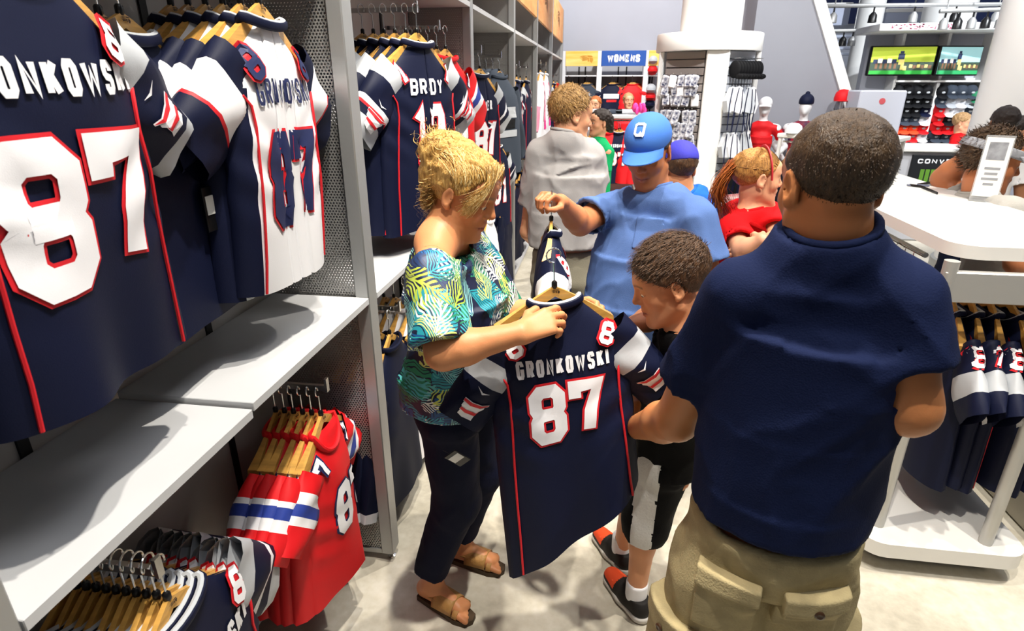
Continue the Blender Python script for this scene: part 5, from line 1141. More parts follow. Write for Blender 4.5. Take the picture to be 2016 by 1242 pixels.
pk_ = at(1262, 470, hd=2.2); p.TS.patch(p, 'chest_pocket', pk_, np.stack((unit((.93, -.36, 0)), unit((-.36, -.93, 0)), UPZ), 1), (.055, .12, .06), .011, bluetee)
trousers(p, 'shorts', pel, [v3(.13, 2.43, .86), v3(.32, 2.47, .86)], [kR, kL], [kR, kL], mat('grey_camouflage', '#8d9094', .85, noise=.4, nscale=14, hex2='#c4c6c6'), .2, .16, (.11, .1, .1), bc, .008, 9, .04, .01)
for an, d in ((aR, dR), (aL, (-.1, -1, 0))):
    r_, M, a = sandal(p, an, d, plasticb, plasticb, 1.05); st_ = strap(p, M, a, .055, .13, plasticb, 1.05, .048, .06)
    for i in range(3): strap(p, M, a, .064 + .021 * i, .074 + .021 * i, tagw, 1.05, .0486, .0645, 'white_stripe', 10)
scalp_cap(p, crop, .005, (.06, .05), (-.09, -.05), None, .003); capblue = mat('light_blue_cap_cloth', '#3f74c9', .8, bump=.15, bscale=400); baseball_cap(p, capblue, logo='Q'); p.eyes('#2b2018', -.9)
hj = at(1086, 402, hd=2.05); hj[2] -= .09
gq = J('football_jersey', '', 'jersey', Drape(.66, .84, 71, 1.2, 1.3), [navy, twill_w, twill_r, twill_w, silverf, silverf], '87', 'GRONKOWSKI', rim=4, bands=[(.2, 0), (.5, 1), (.8, 0), (1, 5)], **DETAIL)
copy_tree(HANG_Y, tuple(hj), (0, 0, R(-84)), 'wooden hanger gripped by the man in the blue cap', 'held hangers'); copy_tree(gq, tuple(hj - v3(0, 0, .006)), (R(2), R(-4), R(-84)), 'navy jersey hanging edge on from the hand of the man in the cap', 'held jerseys')
# ---- man in grey with his back turned
p = Person('fair haired man in a pale grey T-shirt with his back to the camera', (-.14, 3.02), '#d59c78', 1.02)
hc = at(1124, 230, hd=3.02); nb = at(1108, 278, hd=3.0); p.head(hc, (.82, .50, -.16), (0, 0, 1), nb, .058)
sL, sR = at(1062, 300, hd=3.02), at(1166, 305, hd=3.06); eL, wL = v3(-.36, 3.05, 1.12), v3(-.30, 3.25, 1.0); eR, wR = at(1172, 390, hd=3.10), v3(.06, 3.3, 1.12)
pel = v3(-.15, 3.02, .93); bc = unit(sR - sL)
p.torso(pel, v3(-.15, 3.02, 1.28), (sL, sR), .17, .11, ac=bc); p.arm(sL, eL, wL); p.arm(sR, eR, wR); p.hand(wR, (0, 1, .1), (0, 0, 1), 1, h=.006, side=-1); p.hand(wL, (0, 1, 0), (0, 0, 1), 1, h=.006, side=1)
kL, kR = v3(-.24, 3.03, .5), v3(-.06, 3.04, .5); aL, aR = v3(-.24, 3.0, .09), v3(-.05, 3.02, .09); p.leg(v3(-.23, 3.02, .88), kL, aL); p.leg(v3(-.07, 3.03, .88), kR, aR); p.finish(.013)
tee(p, 'grey_t_shirt', [(v3(-.155, 3.0, 1.02), .20, .15, bc), (v3(-.155, 3.0, 1.2), .19, .14, bc), (v3(-.15, 3.0, 1.38), .185, .115, bc), (v3(-.145, 3.0, 1.47), .15, .075, bc)], [(sL, eL), (sR, eR)], greytee, (-.155, 3.0, 1.07), nb - v3(0, 0, .012), .066, (.064, .078), .64, .014, 41, .009)
trousers(p, 'cargo_shorts', pel, [v3(-.23, 3.02, .86), v3(-.07, 3.03, .86)], [kL, kR], [kL, kR], mat('olive_cotton', '#8a8675', .9, bump=.2), .185, .13, (.112, .105, .1), bc, .009, 9, .12, .012)
for an in (aL, aR): shoe(p, an, (.2, .98), mat('dark_shoe', '#22252c', .6), mat('white_foam_sole', '#c9c5bf', .6), 1.05)
fair = hairmat('fair_hair', '#b08a52', '#6e4f28'); scalp_cap(p, fair, .010, (.075, .085), (-.09, -.055), None, .004, top=.006); short_hair(p, fair, 1500, .020, (0, .5, -.5), 6, .0016, .4, .3, infl=.010, top=.006); p.eyes('#40607a')
# ---- boy in a blue cap behind
p = Person('boy in a dark blue cap and royal blue shirt standing behind with his back turned', (.41, 3.12), '#c98c66', .96)
hc = at(1338, 335, hd=3.12); nb = at(1352, 392, hd=3.12); p.head(hc, (-.25, .95, -.1), (0, 0, 1), nb, .05)
sL, sR = at(1300, 425, hd=3.12), at(1392, 425, hd=3.12); eL, wL = v3(.20, 3.16, 1.0), v3(.24, 3.3, .9); eR, wR = at(1392, 520, hd=3.15), v3(.56, 3.3, .9); pel = v3(.42, 3.12, .82); bc = unit(sR - sL)
p.torso(pel, v3(.42, 3.12, 1.12), (sL, sR), .145, .1, .15, ac=bc); p.arm(sL, eL, wL); p.arm(sR, eR, wR); p.hand(wR, (0, .8, -.5), (1, 0, 0), .9, h=.007); p.leg(v3(.35, 3.12, .8), v3(.35, 3.12, .45), v3(.35, 3.1, .09)); p.leg(v3(.49, 3.12, .8), v3(.49, 3.12, .45), v3(.49, 3.1, .09)); p.finish(.013)
tee(p, 'royal_t_shirt', [(v3(.42, 3.12, .74), .17, .13, bc), (v3(.42, 3.12, 1.0), .165, .125, bc), (v3(.42, 3.12, 1.2), .16, .11, bc), (v3(.42, 3.12, 1.28), .14, .08, bc)], [(sL, eL), (sR, eR)], royaltee, (.42, 3.12, .78), nb - v3(0, 0, .02), .058, (.060, .072), .66, .01, 51, .011)
trousers(p, 'shorts', pel, [v3(.35, 3.12, .8), v3(.49, 3.12, .8)], [v3(.35, 3.12, .45)] + [v3(.49, 3.12, .45)], [v3(.35, 3.12, .45), v3(.49, 3.12, .45)], darkpants, .16, .12, (.1, .095, .09), bc, .006, 4, .04, .013)
for x_ in (.35, .49): shoe(p, v3(x_, 3.1, .09), (-.1, 1), mat('dark_shoe', '#22252c', .6), mat('white_foam_sole', '#c9c5bf', .6), .95)
scalp_cap(p, brown, .006, (.075, .085), (-.09, -.06), None, .003); baseball_cap(p, mat('purple_blue_cap_cloth', '#3434a8', .8, bump=.1), rev='back' if False else False)
# ---- staff girl in red polo
p = Person('young woman with red ponytail and headband in a red polo with crossed arms', (.66, 2.66), '#d89c7a', .93, False)
hc = at(1490, 352, hd=2.66); nb = at(1478, 425, hd=2.66); p.head(hc, (.97, .16, -.06), (0, 0, 1), nb, .045, lip=(.6, .25, .22), brow=(.4, .22, .12), blush=.3)
sR, sL = at(1440, 452, hd=2.58), at(1520, 430, hd=2.72); eR, wR = at(1462, 492, hd=2.44), at(1502, 474, hd=2.40); eL, wL = at(1530, 468, hd=2.58), at(1492, 492, hd=2.42); pel = v3(.66, 2.68, .9); bc = unit(sL - sR)
p.torso(pel, v3(.66, 2.66, 1.18), (sL, sR), .145, .105, .16, ac=bc); p.arm(sR, eR, wR, (.042, .037, .035, .023)); p.arm(sL, eL, wL, (.042, .037, .035, .023)); p.hand(wR, unit(eL - wR) + v3(0, .3, 0), (.2, -.8, .5), .88, curl=.3, side=-1, h=.004); p.hand(wL, unit(eR - wL) + v3(0, -.2, 0), (0, -.8, .6), .88, curl=.35, side=1, h=.004)
p.leg(v3(.60, 2.66, .86), v3(.60, 2.66, .48), v3(.60, 2.68, .09)); p.leg(v3(.73, 2.70, .86), v3(.73, 2.70, .48), v3(.73, 2.72, .09)); p.finish(.012)
tee(p, 'red_polo_shirt', [(v3(.66, 2.68, .78), .185, .14, bc), (v3(.66, 2.68, .95), .175, .135, bc), (v3(.665, 2.66, 1.12), .165, .13, bc), (v3(.665, 2.65, 1.24), .16, .105, bc), (v3(.66, 2.66, 1.31), .135, .075, bc)], [(sR, eR), (sL, eL)], redpolo, (.66, 2.68, .83), nb - v3(0, 0, .018), .056, (.06, .07), .72, .010, 61, .009)
mb = MB(); c_ = nb - p.base
for sg in (-1, 1):
    P = []; fw_ = unit((.8, -.6, 0)); sd = np.cross(UPZ, fw_) * sg
    V = [c_ + fw_ * a * .062 + sd * b * .062 + UPZ * z_ for a, b, z_ in ((-.9, .2, .045), (0, 1.0, .036), (.9, .3, .005), (1.4, .5, -.05), (.4, 1.55, -.012), (-.6, 1.4, .01), (-1.3, .3, .008))]; mb.add(V, [(0, 1, 5, 6), (1, 4, 5), (1, 2, 3, 4)])
o_ = mb.build('polo_collar', redpolo, p.root, angle=180); md = o_.modifiers.new('thickness', 'SOLIDIFY'); md.thickness = .006
trousers(p, 'trousers', pel, [v3(.60, 2.66, .84), v3(.73, 2.70, .84)], [v3(.60, 2.66, .48), v3(.73, 2.70, .48)], [v3(.60, 2.68, .1), v3(.73, 2.72, .1)], mat('black_trouser_cloth', '#101014', .8), .165, .12, (.09, .075, .07), bc, .006, 4, .08, .013)
for x_, y_ in ((.60, 2.68), (.73, 2.72)): shoe(p, v3(x_, y_, .09), (.7, -.6), mat('dark_shoe', '#22252c', .6), mat('white_foam_sole', '#c9c5bf', .6), .92)
redh = hairmat('auburn_hair', '#c9702c', '#7c3a14'); gold = hairmat('ginger_blond_hair', '#c8904a', '#8a5a2a')
scalp_cap(p, gold, .009, (.082, .078), (-.085, -.06), None, .003); rg = np.random.RandomState(5); L1 = []
for i in range(420):
    a = np.array((rg.normal() * .012, -.118 + rg.normal() * .01, .05 + rg.normal() * .012)); P = []; ph = rg.uniform(0, 6); bb = np.array((rg.normal() * .028, -.125 + rg.normal() * .022, -.16 + rg.normal() * .03))
    for f in np.linspace(0, 1, 9): q = a * (1 - f) + bb * f + np.array((.010 * math.sin(ph + 7 * f) * f, -.045 * math.sin(f * PI) + .008 * math.cos(ph + 7 * f) * f, 0)); P.append(p.H(*q))
    L1.append(np.array(P))
p.strands('ponytail', L1, redh, .0028); L1 = []
for i in range(420):
    t = rg.uniform(-1.6, 1.6); a = np.array((.078 * math.sin(t), .078 * math.cos(t), .085 + .035 * math.cos(t) + rg.uniform(-.04, .0))); b = np.array((0, -.115, .05)); P = []
    for f in np.linspace(0, 1, 7):
        q = a * (1 - f) + b * f; c0 = np.array((0, -.018, .045)); dd = q - c0; nr_ = np.linalg.norm(dd / np.array((.084, .106, .090))); P.append(p.H(*(c0 + dd / nr_ * 1.012)))
    L1.append(np.array(P))
p.strands('hair_strands', L1, gold, .0018); p.eyes('#4a3a2a')
P = [p.H(.0885 * math.cos(t), .026 - .02 * math.sin(t), .02 + .1215 * math.sin(t)) - p.base for t in np.linspace(-.1, PI + .1, 17)]; MB().tube(P, .0045, 6, flat=1.6).build('headband', mat('red_ribbon', '#b3242f', .5), p.root)
q_ = wL + unit(eL - wL) * .02; band_ring(p, 'wristwatch', q_, eL - wL, .031, plasticb, .006)
# ------------------------------------------------------------------ white display table with hanging rails
tt = thing('display_table', 'large white display table with rounded top on tube posts, garments hung beneath', 'table', (1.75, 3.3, 0))
def rrect(x0, y0, x1, y1, r, n=6):
    P = []
    for cx, cy, a0 in ((x1 - r, y1 - r, 0), (x0 + r, y1 - r, 90), (x0 + r, y0 + r, 180), (x1 - r, y0 + r, 270)):
        for i in range(n + 1): a = R(a0 + 90 * i / n); P.append((cx + r * math.cos(a), cy + r * math.sin(a)))
    return P
laminate = mat('white_laminate', '#e4e3df', .3, spec=.5)
to = v3(1.75, 3.3, 0)
def tbl(mb, name, m, par=tt, **k): return mb.build(name, m, par, **k)
MB().prism(rrect(1.235, 2.17, 1.85, 4.30, .10), 1.285, 1.332, None, -to).build('table_top', laminate, tt, True, 50)
MB().prism(rrect(1.13, 2.03, 1.74, 4.2, .09), .085, .15, None, -to).build('base_board', laminate, tt, True, 50)
MB().prism(rrect(1.2, 2.1, 1.68, 4.1, .05), .03, .085, None, -to).build('plinth', plasticb, tt, True, 50)
for (x, y) in ((1.22, 2.15), (1.60, 2.10), (1.22, 4.1), (1.62, 4.1)): MB().tube([v3(x, y, .15) - to, v3(x, y, 1.285) - to], .024, 14).build('post', mat('satin_grey_tube', '#b9b8b4', .35, .4), tt)
mb = MB(); mb.box(v3(1.20, 2.13, 1.14) - to, v3(1.80, 2.16, 1.25) - to, 0, .004); mb.build('cross_beam', mat('satin_grey_tube', '#b9b8b4', .35, .4), tt)
mb = MB(); mb.box(v3(1.21, 2.2, 1.13) - to, v3(1.235, 4.1, 1.19) - to, 0, .004); mb.build('side_rail', mat('satin_grey_tube', '#b9b8b4', .35, .4), tt)
MB().tube([v3(1.45, 2.42, 1.16) - to, v3(1.80, 2.42, 1.16) - to], .012, 10).build('hang_rail', chrome, tt)
MB().tube([v3(1.42, 2.7, 1.16) - to, v3(1.42, 4.1, 1.16) - to], .012, 10).build('hang_rail', chrome, tt)
for (x, y) in ((1.25, 2.15), (1.62, 2.15), (1.25, 4.05), (1.62, 4.05)): MB().lathe([(0, 0), (.018, .002), (.022, .015), (.018, .03), (.008, .034)], 12, v3(x, y, 0) - to).build('caster', plasticb, tt)
gt = J('football_jersey', '', 'jersey', Drape(.70, .95, 81, 1.2, .9), C_NAVY, '87', None, rim=4, bands=[(.44, 0), (.70, 5), (1, 0)], sleeve_num='8', emb=.8, **DETAIL)
gt2 = J('football_jersey', '', 'jersey', Drape(.68, .95, 82, 1.2, .9), C_NAVY, None, None, rim=4, bands=[(.44, 0), (.70, 5), (1, 0)], sleeve_num='7', piping=2)
def trail(X, y0, n, step, z, rz, protos, jl, hl, grp, seed=2):
    rg = random.Random(seed)
    for k in range(n):
        y = y0 + step * k; r = R(rz + rg.uniform(-6, 6)); loc = (X + rg.uniform(-.01, .01), y, z - HOOK)
        copy_tree(HANG, loc, (0, 0, r), hl % ORD[k], grp + ' (hangers)'); copy_tree(protos[k % len(protos)], (loc[0], y, loc[2] - .006), (R(rg.uniform(-2, 2)), 0, r), jl % ORD[k], grp)
rgx = random.Random(8)
for k in range(6):
    loc = (1.42 + .07 * k, 2.44, 1.16 - HOOK); r = R(-90 + rgx.uniform(-5, 5))
    copy_tree(HANG, loc, (0, 0, r), 'wooden hanger at the near end of the white table, %s from the left' % ORD[k], 'near end table hangers'); copy_tree([gt, gt2][k % 2], (loc[0], loc[1], loc[2] - .006), (R(rgx.uniform(-2, 2)), 0, r), 'navy jersey at the near end of the white table, %s from the left' % ORD[k], 'jerseys at the near end of the table')
trail(1.42, 2.78, 12, .07, 1.16, 180, [gt2], 'navy jersey on the inner rail under the white table, %s from the near end', 'wooden hanger on the inner rail of the white table, %s from the near end', 'jerseys on the inner table rail')
hang_tag('swing_tag', tuple(at(1885, 775, hd=2.75)), 180, 'black swing tag with two white labels on the table jerseys, left one', .09, .07); hang_tag('swing_tag', tuple(at(1925, 778, hd=2.75)), 175, 'black swing tag with white label on the table jerseys, right one', .07, .07)
# low display plinth behind the table
props(MB().box((1.95, 2.2, 0), (3.2, 2.9, .22), 0, .01).build('display_plinth', mat('pale_plinth', '#c9c3b4', .6), None), 'low pale plinth on the floor behind the white table base', 'plinth')
# sign holder and strap on the table
sh = thing('sign_holder', 'clear acrylic sign holder with white notice standing on the white table', 'sign', (1.826, 3.118, 1.332), (0, 0, R(-22)))
MB().box((-.055, -.002, 0), (.055, .0, .30)).build('acrylic_sheet', mat('acrylic', '#f4f6f8', .05, trans=.7, alpha=.8), sh, False); MB().box((-.06, -.05, 0), (.06, .05, .004)).build('foot_plate', mat('acrylic', '#f4f6f8', .05), sh, False)
nt_ = MB().box((-.05, -.004, .02), (.05, -.0022, .29)).build('notice', tagw, sh, False); MB().box((-.035, -.0052, .19), (.035, -.004, .27)).build('photo_print', mat('grey_print', '#9a9da4', .6, noise=.4, nscale=30), nt_, False)
for i, w_ in enumerate((.06, .05, .064, .04)): MB().box((-w_ / 2, -.005, .145 - .024 * i), (w_ / 2, -.004, .156 - .024 * i)).build('print_line', mat('grey_ink', '#8f9297', .6), nt_, False)
a_ = at(1790, 366, Z=1.334); b2_ = at(1836, 372, Z=1.334); c2_ = at(1845, 382, Z=1.334); d2_ = at(1838, 360, Z=1.334); e2_ = at(1868, 352, Z=1.334)
cl = thing('lanyard_strap', 'dark lanyard strap lying on the white table by the man elbow', 'strap', tuple(a_)); mb = MB(); mb.tube([v3(0, 0, .003), mid(a_, b2_, .5) - a_ + v3(0, 0, .004), c2_ - a_ + v3(0, 0, .003)], .008, 6, flat=.4); mb.tube([v3(.05, .02, .004), d2_ - a_ + v3(0, 0, .004), e2_ - a_ + v3(0, 0, .004)], .008, 6, flat=.4); mb.build('strap', plasticb, cl)
MB().box((-.01, -.008, 0), (.1, .012, .008), 0, .002).build('buckle', mat('slate_plastic', '#5a6078', .4), cl)
# ------------------------------------------------------------------ man in the visor leaning on the table
p = Person('man in a grey visor and grey shirt leaning on the white table with raised arm', (2.05, 3.28), '#b5714a', 1.2)
hc = at(1948, 322, hd=3.75); nb = at(1922, 396, hd=3.74); p.head(hc, (.95, -.10, -.16), (.05, 0, 1), nb, .062, stubble=.6)
sL, sR = at(1900, 408, hd=3.92), at(1985, 418, hd=3.56); eL, wL = at(1856, 351, hd=4.02), at(1916, 300, hd=3.92); eR, wR = at(1998, 520, hd=3.5), v3(2.2, 2.95, .95); pel = v3(2.08, 3.25, .88); bc = unit(sR - sL)
p.torso(pel, v3(2.02, 3.25, 1.16), (sL, sR), .17, .11, ac=bc); p.arm(sL, eL, wL, (.058, .056, .056, .036)); p.arm(sR, eR, wR); p.hand(wL, at(1926, 284, hd=3.84) - wL, (-.6, -.5, .4), 1.1, curl=.62, side=1, h=.006); p.hand(wR, (.5, .1, -1), (0, -1, 0), 1, curl=.3, h=.007)
p.leg(v3(2.08, 3.16, .84), v3(2.1, 3.14, .46), v3(2.12, 3.12, .09)); p.leg(v3(2.08, 3.34, .84), v3(2.1, 3.36, .46), v3(2.12, 3.36, .09)); p.finish(.012)
tee(p, 'grey_t_shirt', [(v3(2.08, 3.25, .80), .20, .14, bc), (v3(2.05, 3.25, 1.0), .195, .14, bc), (v3(2.02, 3.25, 1.18), .19, .125, bc), (mid(sL, sR) - v3(0, 0, .05), .16, .09, bc)], [(sL, eL), (sR, eR)], mat('stone_grey_cotton', '#a9a7a2', .9, spec=.1, bump=.15), (2.08, 3.25, .83), nb, .07, (.075, .085), .5, .012, 71, .010)
trousers(p, 'shorts', pel, [v3(2.08, 3.16, .82), v3(2.08, 3.34, .82)], [v3(2.1, 3.14, .46), v3(2.1, 3.36, .46)], [v3(2.1, 3.14, .46), v3(2.1, 3.36, .46)], darkpants, .175, .125, (.105, .1, .1), bc, .006, 4, .06, .013)
for y_ in (3.12, 3.36): shoe(p, v3(2.12, y_, .09), (1, 0), mat('dark_shoe', '#22252c', .6), mat('white_foam_sole', '#c9c5bf', .6), 1.05)
brown2 = hairmat('mid_brown_hair', '#5a4026', '#2f2012'); scalp_cap(p, brown2, .009, (.075, .085), (-.095, -.06), None, .004, top=.01); short_hair(p, brown2, 1500, .02, (0, -.4, -.4), 6, .0018, .3, .3, infl=.012, top=.01)
# visor: band and peak
gvis = mat('grey_visor_cloth', '#8e9096', .8, bump=.1); S = SDF(); S.ell(p.H(0, -.012, .05), np.array((.098, .122, .085)) * p.hs, p.HM, .01); S.half(p.H(0, 0, .075), p.HM @ unit(v3(0, .12, 1))); S.half(p.H(0, 0, .04), p.HM @ unit(v3(0, -.12, -1))); vis = p.part('visor_band', S, gvis, .005)
V = []; F = []
for i in range(15):
    t = -1.1 + 2.2 * i / 14
    for j in range(6): e = j / 5; V.append(p.H(math.sin(t) * .097, .108 * math.cos(t) + e * .095 * max(0, math.cos(t * 1.25)) ** .7, .055 - .025 * e - 1.6 * (math.sin(t) * .09) ** 2) - p.base)
for i in range(14):
    for j in range(5): a = i * 6 + j; F.append((a, a + 1, a + 7, a + 6))
o_ = mesh_obj('visor_peak', V, F, gvis, vis, angle=180); md = o_.modifiers.new('thickness', 'SOLIDIFY'); md.thickness = .005
p.eyes('#40352a')
# ------------------------------------------------------------------ back wall lockers and signs
white_m = mat('white_melamine', '#dedfe2', .45); wire = mat('dark_wire', '#3a3b40', .5)
YB = 11.5
def xb(px): return at(px, 140, Y=YB)[0]
back = thing('back_locker', 'white back wall lockers under the orange and blue signs', 'locker', (xb(1185), YB, 0)); o_ = v3(xb(1185), YB, 0)
zs, zt = at(1185, 148, Y=YB)[2], at(1185, 100, Y=YB)[2]; zh = at(1185, 130, Y=YB)[2]
for px in (1108, 1180, 1272): MB().box(v3(xb(px) - .045, YB, 0) - o_, v3(xb(px) + .045, YB + .46, zt) - o_, 0, .004).build('upright_panel', white_m, back)
for a, b in ((1108, 1180), (1180, 1272), (1272, 1300)):
    MB().box(v3(xb(a) + .045, YB + .02, zs - .02) - o_, v3(xb(b) - .045, YB + .45, zs) - o_).build('shelf', white_m, back, False)
    MB().box(v3(xb(a) + .045, YB + .44, 0) - o_, v3(xb(b) - .045, YB + .46, zt) - o_).build('back_board', mat('grey_board', '#a9a9ae', .6), back, False)
    for f in (.42, .6): x = xb(a) * (1 - f) + xb(b) * f; MB().box(v3(x - .012, YB + .425, .2) - o_, v3(x + .012, YB + .44, zh) - o_).build('slotted_upright', slotm, back, False)
def sign(name, label, x0, x1, z0, z1, m, y=YB - .012):
    o = thing(name, label, 'sign', ((x0 + x1) / 2, y, (z0 + z1) / 2)); w, h = (x1 - x0) / 2, (z1 - z0) / 2; MB().box((-w, 0, -h), (w, .02, h), 0, .002).build('sign_board', m, o, False); return o, w, h
yel = mat('yellow_orange_sign', '#f0b848', .5, noise=.4, nscale=3, hex2='#f5d884', stretch=(.5, 1, 5))
s1, w, h = sign('header_sign', 'yellow orange header sign with a faint emblem on the back wall', xb(1113), xb(1176), zh, zt, yel); e = MB(); emblem(e, (.1, -.003, -.01), (1, 0, 0), (0, 0, 1), .16); e.build('emblem', mat('amber_ink', '#c98f2e', .6), s1, False)
s2, w, h = sign('womens_sign', 'blue header sign with white word WOMENS on the back wall', xb(1183), xb(1270), zh, zt, mat('sign_blue', '#1e50a2', .5)); flat_text('lettering', 'WOMENS', .125, .078, .034, twill_w, s2, (0, -.003, -.062), (1, 0, 0), (0, 0, 1), gap=.14)
sign('header_sign', 'narrow orange header sign at the right end of the back wall', xb(1275), xb(1296), zh, zt, yel)
# clothes on the back wall
def tee_proto(m1, seed, chest=None, rim=None): return J('t_shirt', '', 'shirt', Drape(.66, .92, seed, 1.1, 1.2), [m1, whitef, redf, silverf, charc, bluef], chest=chest)
tn = tee_proto(navy, 101, [(-.14, .14, .16, .24, 1), (-.08, .1, .26, .30, 2)]); tr = tee_proto(redf, 102); tg = tee_proto(charc, 103, [(-.08, .08, .15, .25, 3)])
zr = at(1185, 160, Y=YB)[2] + .03
for px, pr, n, lab in ((1120, tn, 3, 'navy shirt high on the back wall left of the pale shirt man'), (1155, tg, 3, 'charcoal shirt on the back wall under the orange sign'), (1206, tn, 4, 'navy shirt with white chest print under the WOMENS sign'), (1246, tr, 4, 'red shirt hanging under the WOMENS sign')):
    x = xb(px)
    for k in range(n):
        loc = (x + .03 * k, YB + .04 + .09 * k, zr - HOOK + .06); copy_tree(HANG, loc, (0, 0, R(180)), 'hanger of the ' + lab.replace(' on the back wall', '') + ', ' + ORD[k], 'back wall hangers'); copy_tree(pr, (loc[0], loc[1], loc[2] - .006), (0, 0, R(180)), lab + ', ' + ORD[k], 'back wall shirts')
    MB().box(v3(x - .006, YB, zr + .05) - o_, v3(x + .006, YB + .44, zr + .062) - o_).build('garment_arm', chrome, back, False)
# folded stacks and plush on the right of the signs
for k, (z, m) in enumerate(((at(1283, 118, Y=YB)[2], silverf), (at(1283, 138, Y=YB)[2], redf), (at(1283, 175, Y=YB)[2], silverf), (at(1283, 190, Y=YB)[2], redf), (at(1283, 205, Y=YB)[2], navy))):
    o = thing('baseball_cap', ['silver', 'red', 'pale grey', 'dark red', 'navy'][k] + ' cap on the narrow shelf beside the fixture, number %s from the top' % ['one', 'two', 'three', 'four', 'five'][k], 'cap', (xb(1284), YB + .05, z), group='caps on the narrow shelf')
    mb = MB(); mb.ball((0, 0, .0), (.1, .1, .09), None, 14, 8); mb.build('crown', m, o); V = MB(); V.ball((0, -.1, -.02), (.08, .07, .012), None, 12, 6); V.build('peak', m, o)
# ------------------------------------------------------------------ mid table with red and navy jerseys
YT = 7.2
def xm(px, py=240): return at(px, py, Y=YT)[0]
mt = thing('rack_table', 'grey topped rack table with red and navy small jerseys hanging at the front', 'table', (xm(1215), YT, 0)); q_ = v3(xm(1215), YT, 0); zt_ = at(1215, 227, Y=YT)[2]
MB().box(v3(xm(1160), YT, zt_ - .04) - q_, v3(xm(1278), YT + 1.6, zt_) - q_, 0, .008).build('table_top', mat('pale_grey_top', '#bfc0c2', .4), mt)
MB().box(v3(xm(1180), YT + .25, .15) - q_, v3(xm(1262), YT + 1.3, .62) - q_, 0, .004).build('wood_base', mat('brown_wood_base', '#7a4a2c', .5, noise=.4, nscale=6, stretch=(1, 1, 8)), mt)
for px in (1172, 1270): MB().tube([v3(xm(px), YT + .08, 0) - q_, v3(xm(px), YT + .08, zt_ - .04) - q_], .022, 10).build('post', paint_w, mt)
MB().tube([v3(xm(1170), YT + .12, zt_ - .06) - q_, v3(xm(1274), YT + .12, zt_ - .06) - q_], .01, 8).build('hang_rail', chrome, mt)
kr = J('football_jersey', '', 'jersey', Drape(.56, .62, 111, 1.1, 1.), C_RED, '12', 'BRADY', bands=BAND_RED); kn_ = J('football_jersey', '', 'jersey', Drape(.56, .62, 112, 1.1, 1.), C_NAVY, '37', 'GRONK', rim=4, bands=BAND_PAT)
HS = make_hanger('', .62); USED.append(HS)
for px, pr, lab in ((1181, kr, 'small red jersey at the left end of the mid rack table'), (1199, kr, 'small red 12 jersey next to left on the mid rack table'), (1219, kn_, 'small navy jersey in the middle of the mid rack table'), (1240, kr, 'small red jersey fourth from left on the mid rack table'), (1256, kr, 'small red jersey at the right end of the mid rack table')):
    for k in range(2):
        loc = (xm(px) + .02 * k, YT - .02 + .09 * k, zt_ - .06 - HOOK + .01); copy_tree(HS, loc, (0, 0, R(180)), 'small hanger of the ' + lab.replace('small ', '') + (', behind' if k else ''), 'mid table hangers'); copy_tree(pr, (loc[0], loc[1], loc[2] - .004), (0, 0, R(180)), lab + (', behind the front one' if k else ''), 'mid table jerseys')
o = thing('gift_bow', 'hot pink ruffled bow standing on the mid rack table', 'bow', tuple(v3(xm(1258), YT + .12, zt_))); mb = MB()
for k in range(9): a = k * .7; mb.ball((.05 * math.cos(a), .04 * math.sin(a), .05 + .02 * (k % 3)), (.035, .02, .045), rotz(a), 8, 6)
mb.build('ribbon', hotpink, o)
for k, (px, m) in enumerate(((1180, silverf), (1205, charc), (1232, silverf))): props(MB().box((-.13, -.12, 0), (.13, .12, .05), 0, .015).build('folded_shirt', m), ['pale folded shirt at the left of the mid table top', 'charcoal folded shirt at the middle of the mid table top', 'pale folded shirt at the right of the mid table top'][k], 'shirt').location = (xm(px), YT + .4, zt_)
# ------------------------------------------------------------------ column with round canopy and slat walls
YC = 7.55; cx_ = at(1396, 80, Y=YC)[0]
def zc(py, px=1396): return at(px, py, Y=YC - .55)[2]
cf = thing('column_fixture', 'white round column with circular canopy above slat wall displays', 'column', (cx_, YC, 0)); z0c, z1c = zc(98), zc(60)
MB().lathe([(.33, z1c - .02), (.33, 5.2)], 40).build('upper_column', paint_w, cf)
MB().lathe([(.50, z0c), (.57, z0c), (.575, z0c + .01), (.575, z1c - .01), (.57, z1c), (.3, z1c)], 56).build('canopy_ring', paint_w, cf)
MB().lathe([(.56, z0c + .05), (0, z0c + .06)], 40).build('canopy_soffit', paint_w, cf)
MB().lathe([(.24, 0), (.24, z0c + .1)], 32).build('core_column', mat('grey_core', '#8d8d92', .6), cf)
pan = MB(); pan.obox((.035, -.50, z0c / 2), (.235, .06, z0c), None, 0, .01); pan.build('front_pillar', paint_w, cf)
for sg in (-1, 1): pan = MB(); pan.obox((sg * .50, -.12, z0c / 2), (.06, .14, z0c), rotz(sg * .4), 0, .01); pan.build('side_pillar', paint_w, cf)
slat_l = mat('taupe_slat', '#8b827e', .6); slat_r = mat('pale_slat', '#aeb3bd', .6)
def slats(xa, ya, xb_, yb, m, n=26):
    d = unit((xb_ - xa, yb - ya, 0)); L = math.hypot(xb_ - xa, yb - ya); nrm = v3(d[1], -d[0], 0); M = np.stack((d, -nrm, UPZ), 1); hgt = z0c / n; me0 = None
    for k in range(n):
        mb = MB(); mb.obox((0, 0, 0), (L, .02, hgt * .86), M, 0, .003)
        if me0 is None: ob = mb.build('slat', m, cf, angle=30); me0 = ob.data
        else: ob = bpy.data.objects.new('slat', me0); COL.objects.link(ob); ob.parent = cf
        ob.location = ((xa + xb_) / 2, (ya + yb) / 2, hgt * (k + .5))
    mb = MB(); mb.obox(((xa + xb_) / 2, (ya + yb) / 2, z0c / 2), (L, .006, z0c), M); mb.V = [tuple(np.array(v) - nrm * .012) for v in mb.V]; mb.build('slat_backing', wire, cf, False)
    return d, nrm
